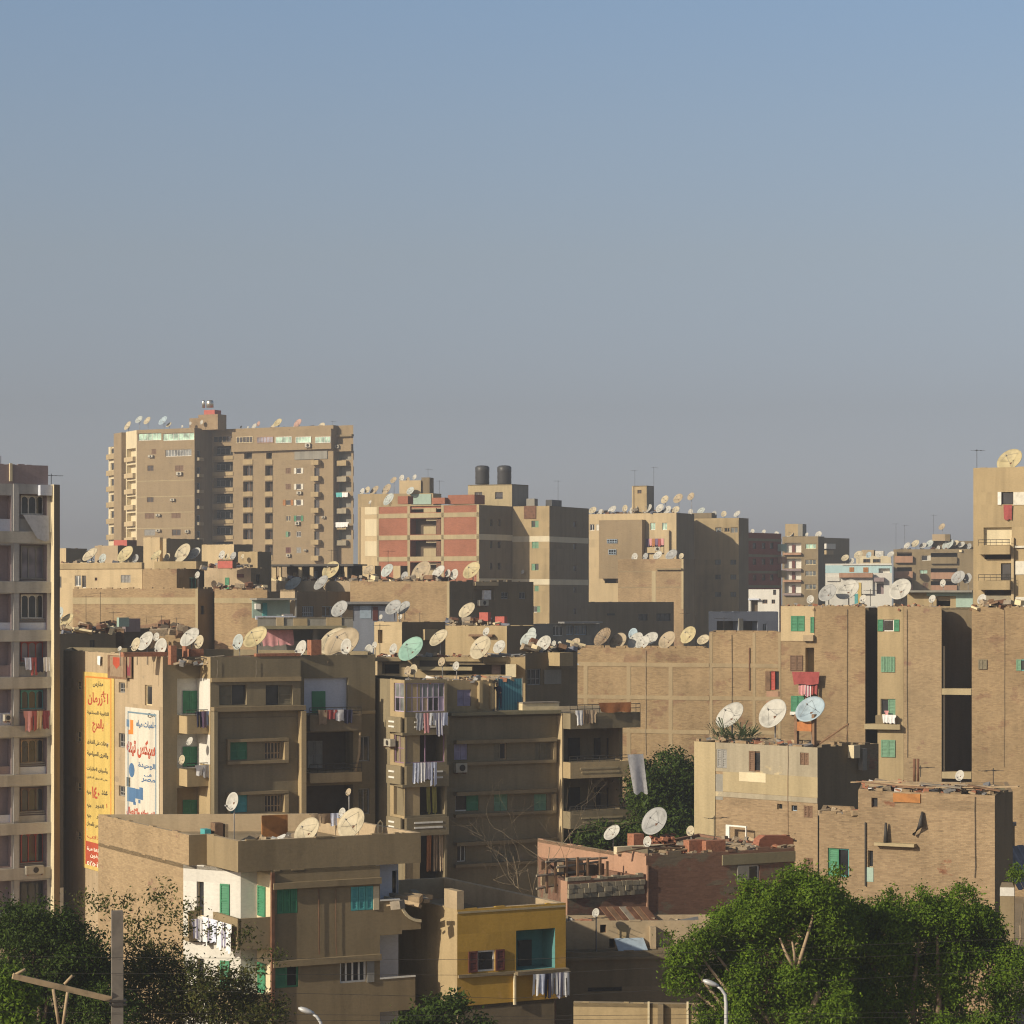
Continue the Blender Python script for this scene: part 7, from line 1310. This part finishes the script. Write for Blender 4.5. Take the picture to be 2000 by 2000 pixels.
# ---------------------------------------------------------------- street lamps, railway pole, wires
def lamp(px, py_top, Y, label, hx=-1):
    c = pt(px, Y); zt_ = zat(py_top, Y); root = empty('street_lamp', (c.x, c.y, 0), label, 'street lamp', 'street lamps along the street')
    mb = MB().mat('lamp_grey'); mb.tube([(c.x, c.y, 0), (c.x, c.y, zt_ - .75), (c.x + hx * .03, c.y, zt_ - .45), (c.x + hx * .16, c.y, zt_ - .26), (c.x + hx * .3, c.y, zt_ - .16)], [.085, .06, .055, .05, .045], 8); mb.build('pole', root)
    mb = MB().mat('lamp_grey'); n = 10; rings = []
    for k, (d, r0, r1) in enumerate(((0.0, .05, .04), (.12, .11, .07), (.3, .16, .10), (.48, .13, .08), (.58, .04, .03))):
        rings.append([mb.bm.verts.new((c.x + hx * (.24 + d * .9), c.y + r0 * math.cos(t), zt_ - .15 + d * .28 + r1 * math.sin(t))) for t in [2 * math.pi * j / n for j in range(n)]])
    for q0, q1 in zip(rings, rings[1:]):
        for j in range(n): f = mb.bm.faces.new((q0[j], q0[(j + 1) % n], q1[(j + 1) % n], q1[j])); f.smooth = True
    mb.bm.faces.new(rings[0]); mb.bm.faces.new(rings[-1]); mb.build('lamp_head', root)
lamp(1418, 1916, 84, 'grey street lamp with a drooping head in front of the ficus tree'); lamp(628, 1970, 84, 'grey street lamp head rising before the nearest corner house')
pc = pt(229, 78); rp = empty('railway_pole', (pc.x, pc.y, 0), 'square concrete railway pole with a slanting arm, lower left', 'pole')
mb = MB().mat('concrete_pole'); mb.box((pc.x, pc.y, zat(1779, 78) / 2), (.34, .30, zat(1779, 78)), .25); mb.build('post', rp)
tipp = P3(25, 1906, 77); rt_ = P3(222, 1953, 78); mb = MB().mat('wood_pale'); d = rt_ - tipp; mb.box((tipp + rt_) / 2, (d.length, .16, .17), math.atan2(d.y, d.x), 0, -math.asin(d.z / d.length)); mb.build('arm', rp)
for p0, p1 in ((P3(25, 1906, 77), P3(50, 1893, 77)), (P3(126, 1922, 77), P3(142, 1905, 77))): mb = MB().mat('wood_pale'); mb.tube([p0, p1], .05, 6); mb.build('insulator', rp)
for p0, p1 in ((P3(104, 1932, 77), P3(116, 2010, 77)), (P3(132, 1938, 77), P3(122, 2010, 77))): mb = MB().mat('wood_pale'); mb.tube([p0, p1], .05, 6); mb.build('brace', rp)
for z in (1953, 1961): mb = MB().mat('metal_dark'); mb.box(P3(230, z, 78), (.5, .4, .05), .25); mb.build('clamp', rp)
for i, (y0, y1, y2) in enumerate(((1868, 1875, 1830), (1932, 1950, 1890), (1976, 1985, 1975), (1995, 1992, 1985), (1900, 1905, 1850))):
    mb = MB().mat('metal_dark'); mb.tube([P3(-60 + 300 * (i % 2), y0, 77), P3(1000, y1, 80), P3(2060, y2, 83)], .006, 4); solo(mb, 'overhead_wire', f'thin overhead wire across the street, {ORD[i]} of five', 'wire', 'overhead wires')

# ---------------------------------------------------------------- trees
FA = [(1361,1854),(1334,1860),(1404,1841),(1438,1826),(1378,1834),(1328,1908),(1352,1891),(1404,1882),(1430,1863),(1458,1873),(1412,1919),(1440,1919),(1458,1901),(1393,1957),(1430,1957),(1453,1947),(1389,1992),(1421,1992),(1449,1990),(1419,1778),(1449,1781),(1479,1770),(1505,1774),(1458,1752),(1486,1737),(1505,1720),(1468,1727),(1514,1752),(1501,1808),(1477,1808),(1542,1720),(1561,1718),(1538,1703),(1590,1718),(1613,1720),(1598,1701),(1624,1705),(1598,1752),(1620,1752),(1579,1750),(1602,1793),(1631,1785),(1598,1841),(1624,1854),(1650,1835),(1579,1890),(1607,1882),(1551,1908),(1570,1915),(1598,1910),(1631,1891),(1564,1940),(1551,1970),(1570,1988),(1607,1966),(1635,1938),(1644,1975)]
FB = [(1665,1755),(1735,1745),(1760,1755),(1800,1745),(1846,1728),(1830,1750),(1865,1750),(1895,1750),(1915,1770),(1655,1790),(1690,1780),(1735,1780),(1755,1800),(1800,1790),(1830,1785),(1850,1810),(1870,1790),(1905,1790),(1930,1790),(1720,1830),(1750,1830),(1740,1850),(1820,1830),(1845,1850),(1860,1830),(1900,1840),(1925,1835),(1935,1810),(1700,1870),(1730,1880),(1690,1900),(1780,1870),(1850,1890),(1860,1920),(1840,1870),(1780,1930),(1720,1930),(1690,1945),(1660,1970),(1700,1985),(1750,1975),(1850,1960),(1840,1990),(1800,1985),(1880,1990),(1920,1980),(1960,1970),(1955,1900),(1975,1930),(1990,1880),(1970,1850)]
FL = [(22,1765),(48,1776),(74,1776),(98,1789),(115,1789),(13,1797),(43,1808),(72,1800),(104,1808),(28,1847),(109,1852),(130,1841),(152,1830),(174,1808),(185,1841),(43,1865),(122,1869),(104,1891),(135,1889),(170,1873),(187,1895),(202,1863),(152,1928),(174,1928),(196,1917),(76,1906),(90,1950),(120,1970),(160,1975),(200,1965),(240,1950),(60,1985),(10,1870),(65,1840),(215,1930)]
FBL = [(11,1928),(33,1932),(22,1960),(43,1950),(13,1989),(39,1982)]
FS = [(260,1920),(290,1905),(320,1930),(350,1915),(300,1960),(340,1970),(390,1955),(420,1945),(450,1965),(480,1950),(370,1990),(430,1990),(500,1985),(270,1985),(330,1885),(365,1895),(460,1915),(410,1915),(280,1880),(530,1975),(245,1955),(310,1995),(350,1945),(255,1890),(300,1860)]
FT = [(500,1895),(345,1850),(245,1840),(270,1835),(240,1760),(305,1760),(318,1742),(200,1765),(165,1757),(345,1785),(372,1772),(480,1822),(540,1862),(300,1800),(280,1820),(420,1815),(255,1800),(460,1840),(360,1815)]
def sprigs(pts, top, seed, n=2):
    q = random.Random(seed); return [(x + q.uniform(-30, 30), y - q.uniform(22, 52), q.uniform(-.8, .8), q.uniform(.16, .3), q.uniform(.2, .3), q.uniform(.2, .42), .12) for x, y in pts if y < top for _ in range(n)]
tree('ficus_tree', 'broad dense green ficus with pale forked branches, left of the pair at lower right', 1575, 88, 0, clumps([(x, y + (44 if y < 1765 else 24 if y < 1830 else 4)) for x, y in FA], .64, 31, 1.0) + sprigs([(x, y + 48) for x, y in FA], 1850, 41) + sprigs([(x, y) for x, y in FA if x < 1400], 2000, 42) + clumps([(1545, 1830), (1530, 1880), (1500, 1930), (1520, 1980), (1640, 1820)], 1.1, 51, .1, 1.3), 6200, 18, .062, 'leaf_ficus', 'bark_pale', .24, 'ficus trees at lower right', 11, .3, .15, .3, show=(([(1552, 1892, -.9), (1535, 1862, -.9), (1523, 1832, -.8)], [.07, .055, .03]), ([(1554, 1892, -.9), (1551, 1860, -1), (1547, 1838, -1)], [.06, .045, .03]), ([(1556, 1894, -.9), (1570, 1850, -.9), (1585, 1800, -.8), (1592, 1765, -.6)], [.075, .06, .045, .03]), ([(1575, 2010, -.5), (1590, 1960, -.6), (1600, 1935, -.6)], [.16, .12, .08])))
tree('ficus_tree', 'wide dense green ficus at the right edge in front of the brick house', 1800, 91, 0, clumps([(x, y + (46 if y < 1765 else 20)) for x, y in FB], .70, 32, 1.1) + sprigs([(x, y + 48) for x, y in FB], 1830, 43) + clumps([(1662, 1800), (1672, 1830), (1685, 1790), (1660, 1850), (1690, 1860), (1655, 1890), (1675, 1920)], .7, 53, .6) + clumps([(1700, 1850), (1790, 1850), (1880, 1870), (1800, 1930), (1700, 1960), (1930, 1920)], 1.2, 52, .1, 1.4), 6600, 18, .066, 'leaf_ficus', 'bark', .3, 'ficus trees at lower right', 12, .3, .16, .3)
tree('ficus_tree', 'dark ficus in shade between the balconies and the patched house', 1290, 152, 0, [(1265, 1545, 0, 1.4, 2, 2.4, 1), (1320, 1520, 1, 1.6, 2, 2.0, 1), (1300, 1600, 0, 2.0, 2, 2.2, 1.2), (1240, 1620, .5, 1.5, 2, 1.4, .7), (1345, 1570, 2, 1.0, 1.6, 2.4, .8), (1170, 1630, -.8, 1.8, 1.2, 1.0, .6)], 2600, 12, .12, 'leaf_shade', 'bark', .25, None, 13, .4, .26)
tree('leafy_tree', 'shade-darkened leafy tree filling the lower left corner below the shaded tower', 60, 86, 0, clumps([(x, y + 34) for x, y in FL], .66, 33, 1.0) + sprigs([(x, y + 40) for x, y in FL], 1880, 44), 3200, 15, .066, 'leaf_shade', 'bark', .22, None, 14, .3, .2, .35)
tree('leafy_tree', 'brighter green bush crown at the lower left frame edge', 15, 80, 0, clumps(FBL, .6, 34, .4), 500, 12, .085, 'leaf_ficus', 'bark', .15, None, 15, .3, .17, .35)
tree('sparse_tree', 'thin half-dry tree with scattered leaves before the brick side wall', 330, 88, 0, clumps(FS, .66, 35, .9) + clumps(FT, .3, 36, .8, .16), 2200, 10, .07, 'leaf_dry', 'twig', .13, None, 16, .15, .22, .35)
tree('leafy_tree', 'small pale-flecked tree rising between the corner house and the yellow house', 860, 95, 0, [(860, 1985, 0, .9, 1.0, .8, 1), (810, 2000, 0, .9, 1, .7, .8), (890, 1965, 0, .5, .7, .5, .4), (930, 2010, 0, .8, .8, .5, .5)], 560, 10, .09, 'leaf_shade', 'bark', .12, None, 17, .35, .2)
bt = empty('bare_tree', (*pt(1040, 118), 0), 'leafless pale-twigged tree in front of the lower window bands', 'tree'); r_ = random.Random(21)
for k, (x, yy) in enumerate(((1048, 1700), (1030, 1720), (1062, 1720))):
    mb = MB().mat('twig'); limbs(mb, P3(1040, 1790, 118), Vector(((x - 1040) * .012, r_.uniform(-.2, .2), 1)), 2.6 + .5 * k, .026, 4, r_, .2, (2, 3), .7, .25); mb.build('limb', bt)
mb = MB().mat('bark'); c = pt(1040, 118); mb.tube([(c.x, c.y, 0), P3(1040, 1788, 118)], [.14, .07], 8); mb.build('trunk', bt)
tree('shrub', 'small green shrub beside the grey tarpaulin at right', 1985, 112, 5.5, [(1985, 1705, 0, .35, .4, .4, 1)], 60, 10, .07, 'leaf_ficus', 'twig', .04, None, 23, .3, .15)

# ---------------------------------------------------------------- cables and pipes fixed to the large walls
r_ = random.Random(77)
for root, W, xs, y0, y1 in ((ER.root, We1, (1262,), 1270, 1480), (ER.root, We2, (1430,), 1240, 1470), (E2.root, We3, (1655,), 1190, 1470), (E3.root, We4, (1772,), 1190, 1480), (E4.root, We5, (1962,), 1190, 1500), (GH.root, Wgr, (1905,), 1556, 1720), (B2.root, Wb2, (424, 500), 1290, 1330), (N1.root, Wf, (622, 655), 1735, 1868), (FH.root, Wfl, (1540,), 1446, 1690)):
    for x in xs:
        a0 = r_.uniform(0, 40); pts = []; n = 6
        for i in range(n + 1):
            t = i / n; yy = y0 + (y1 - y0) * (t * r_.uniform(.96, 1.0)) ; pts.append(W.p(W.u(x + r_.uniform(-.5, .5) + (t > .7) * r_.uniform(-1.5, 1.5)), W.z(x, yy), .05))
        mb = MB().mat(r_.choice(('metal_dark', 'metal_rust', 'wood_grey'))); mb.tube(pts, r_.choice((.012, .018)), 4); mb.build('cable', root)
# ---------------------------------------------------------------- dusty air
mb = MB(); mb.box((0, 330, 31), (900, 760, 66)); hz = mb.build('haze', uv=False); hz['kind'] = 'stuff'; hz['label'] = 'thin dusty air over the rooftops'
hm = bpy.data.materials.new('dusty_air'); hm.use_nodes = True; hn = hm.node_tree; hn.nodes.remove(hn.nodes['Principled BSDF'])
pv = hn.nodes.new('ShaderNodeVolumePrincipled'); pv.inputs['Color'].default_value = (.86, .88, .92, 1); pv.inputs['Density'].default_value = HAZE; pv.inputs['Anisotropy'].default_value = .3
hn.links.new(pv.outputs[0], hn.nodes['Material Output'].inputs['Volume']); hz.data.materials.append(hm)
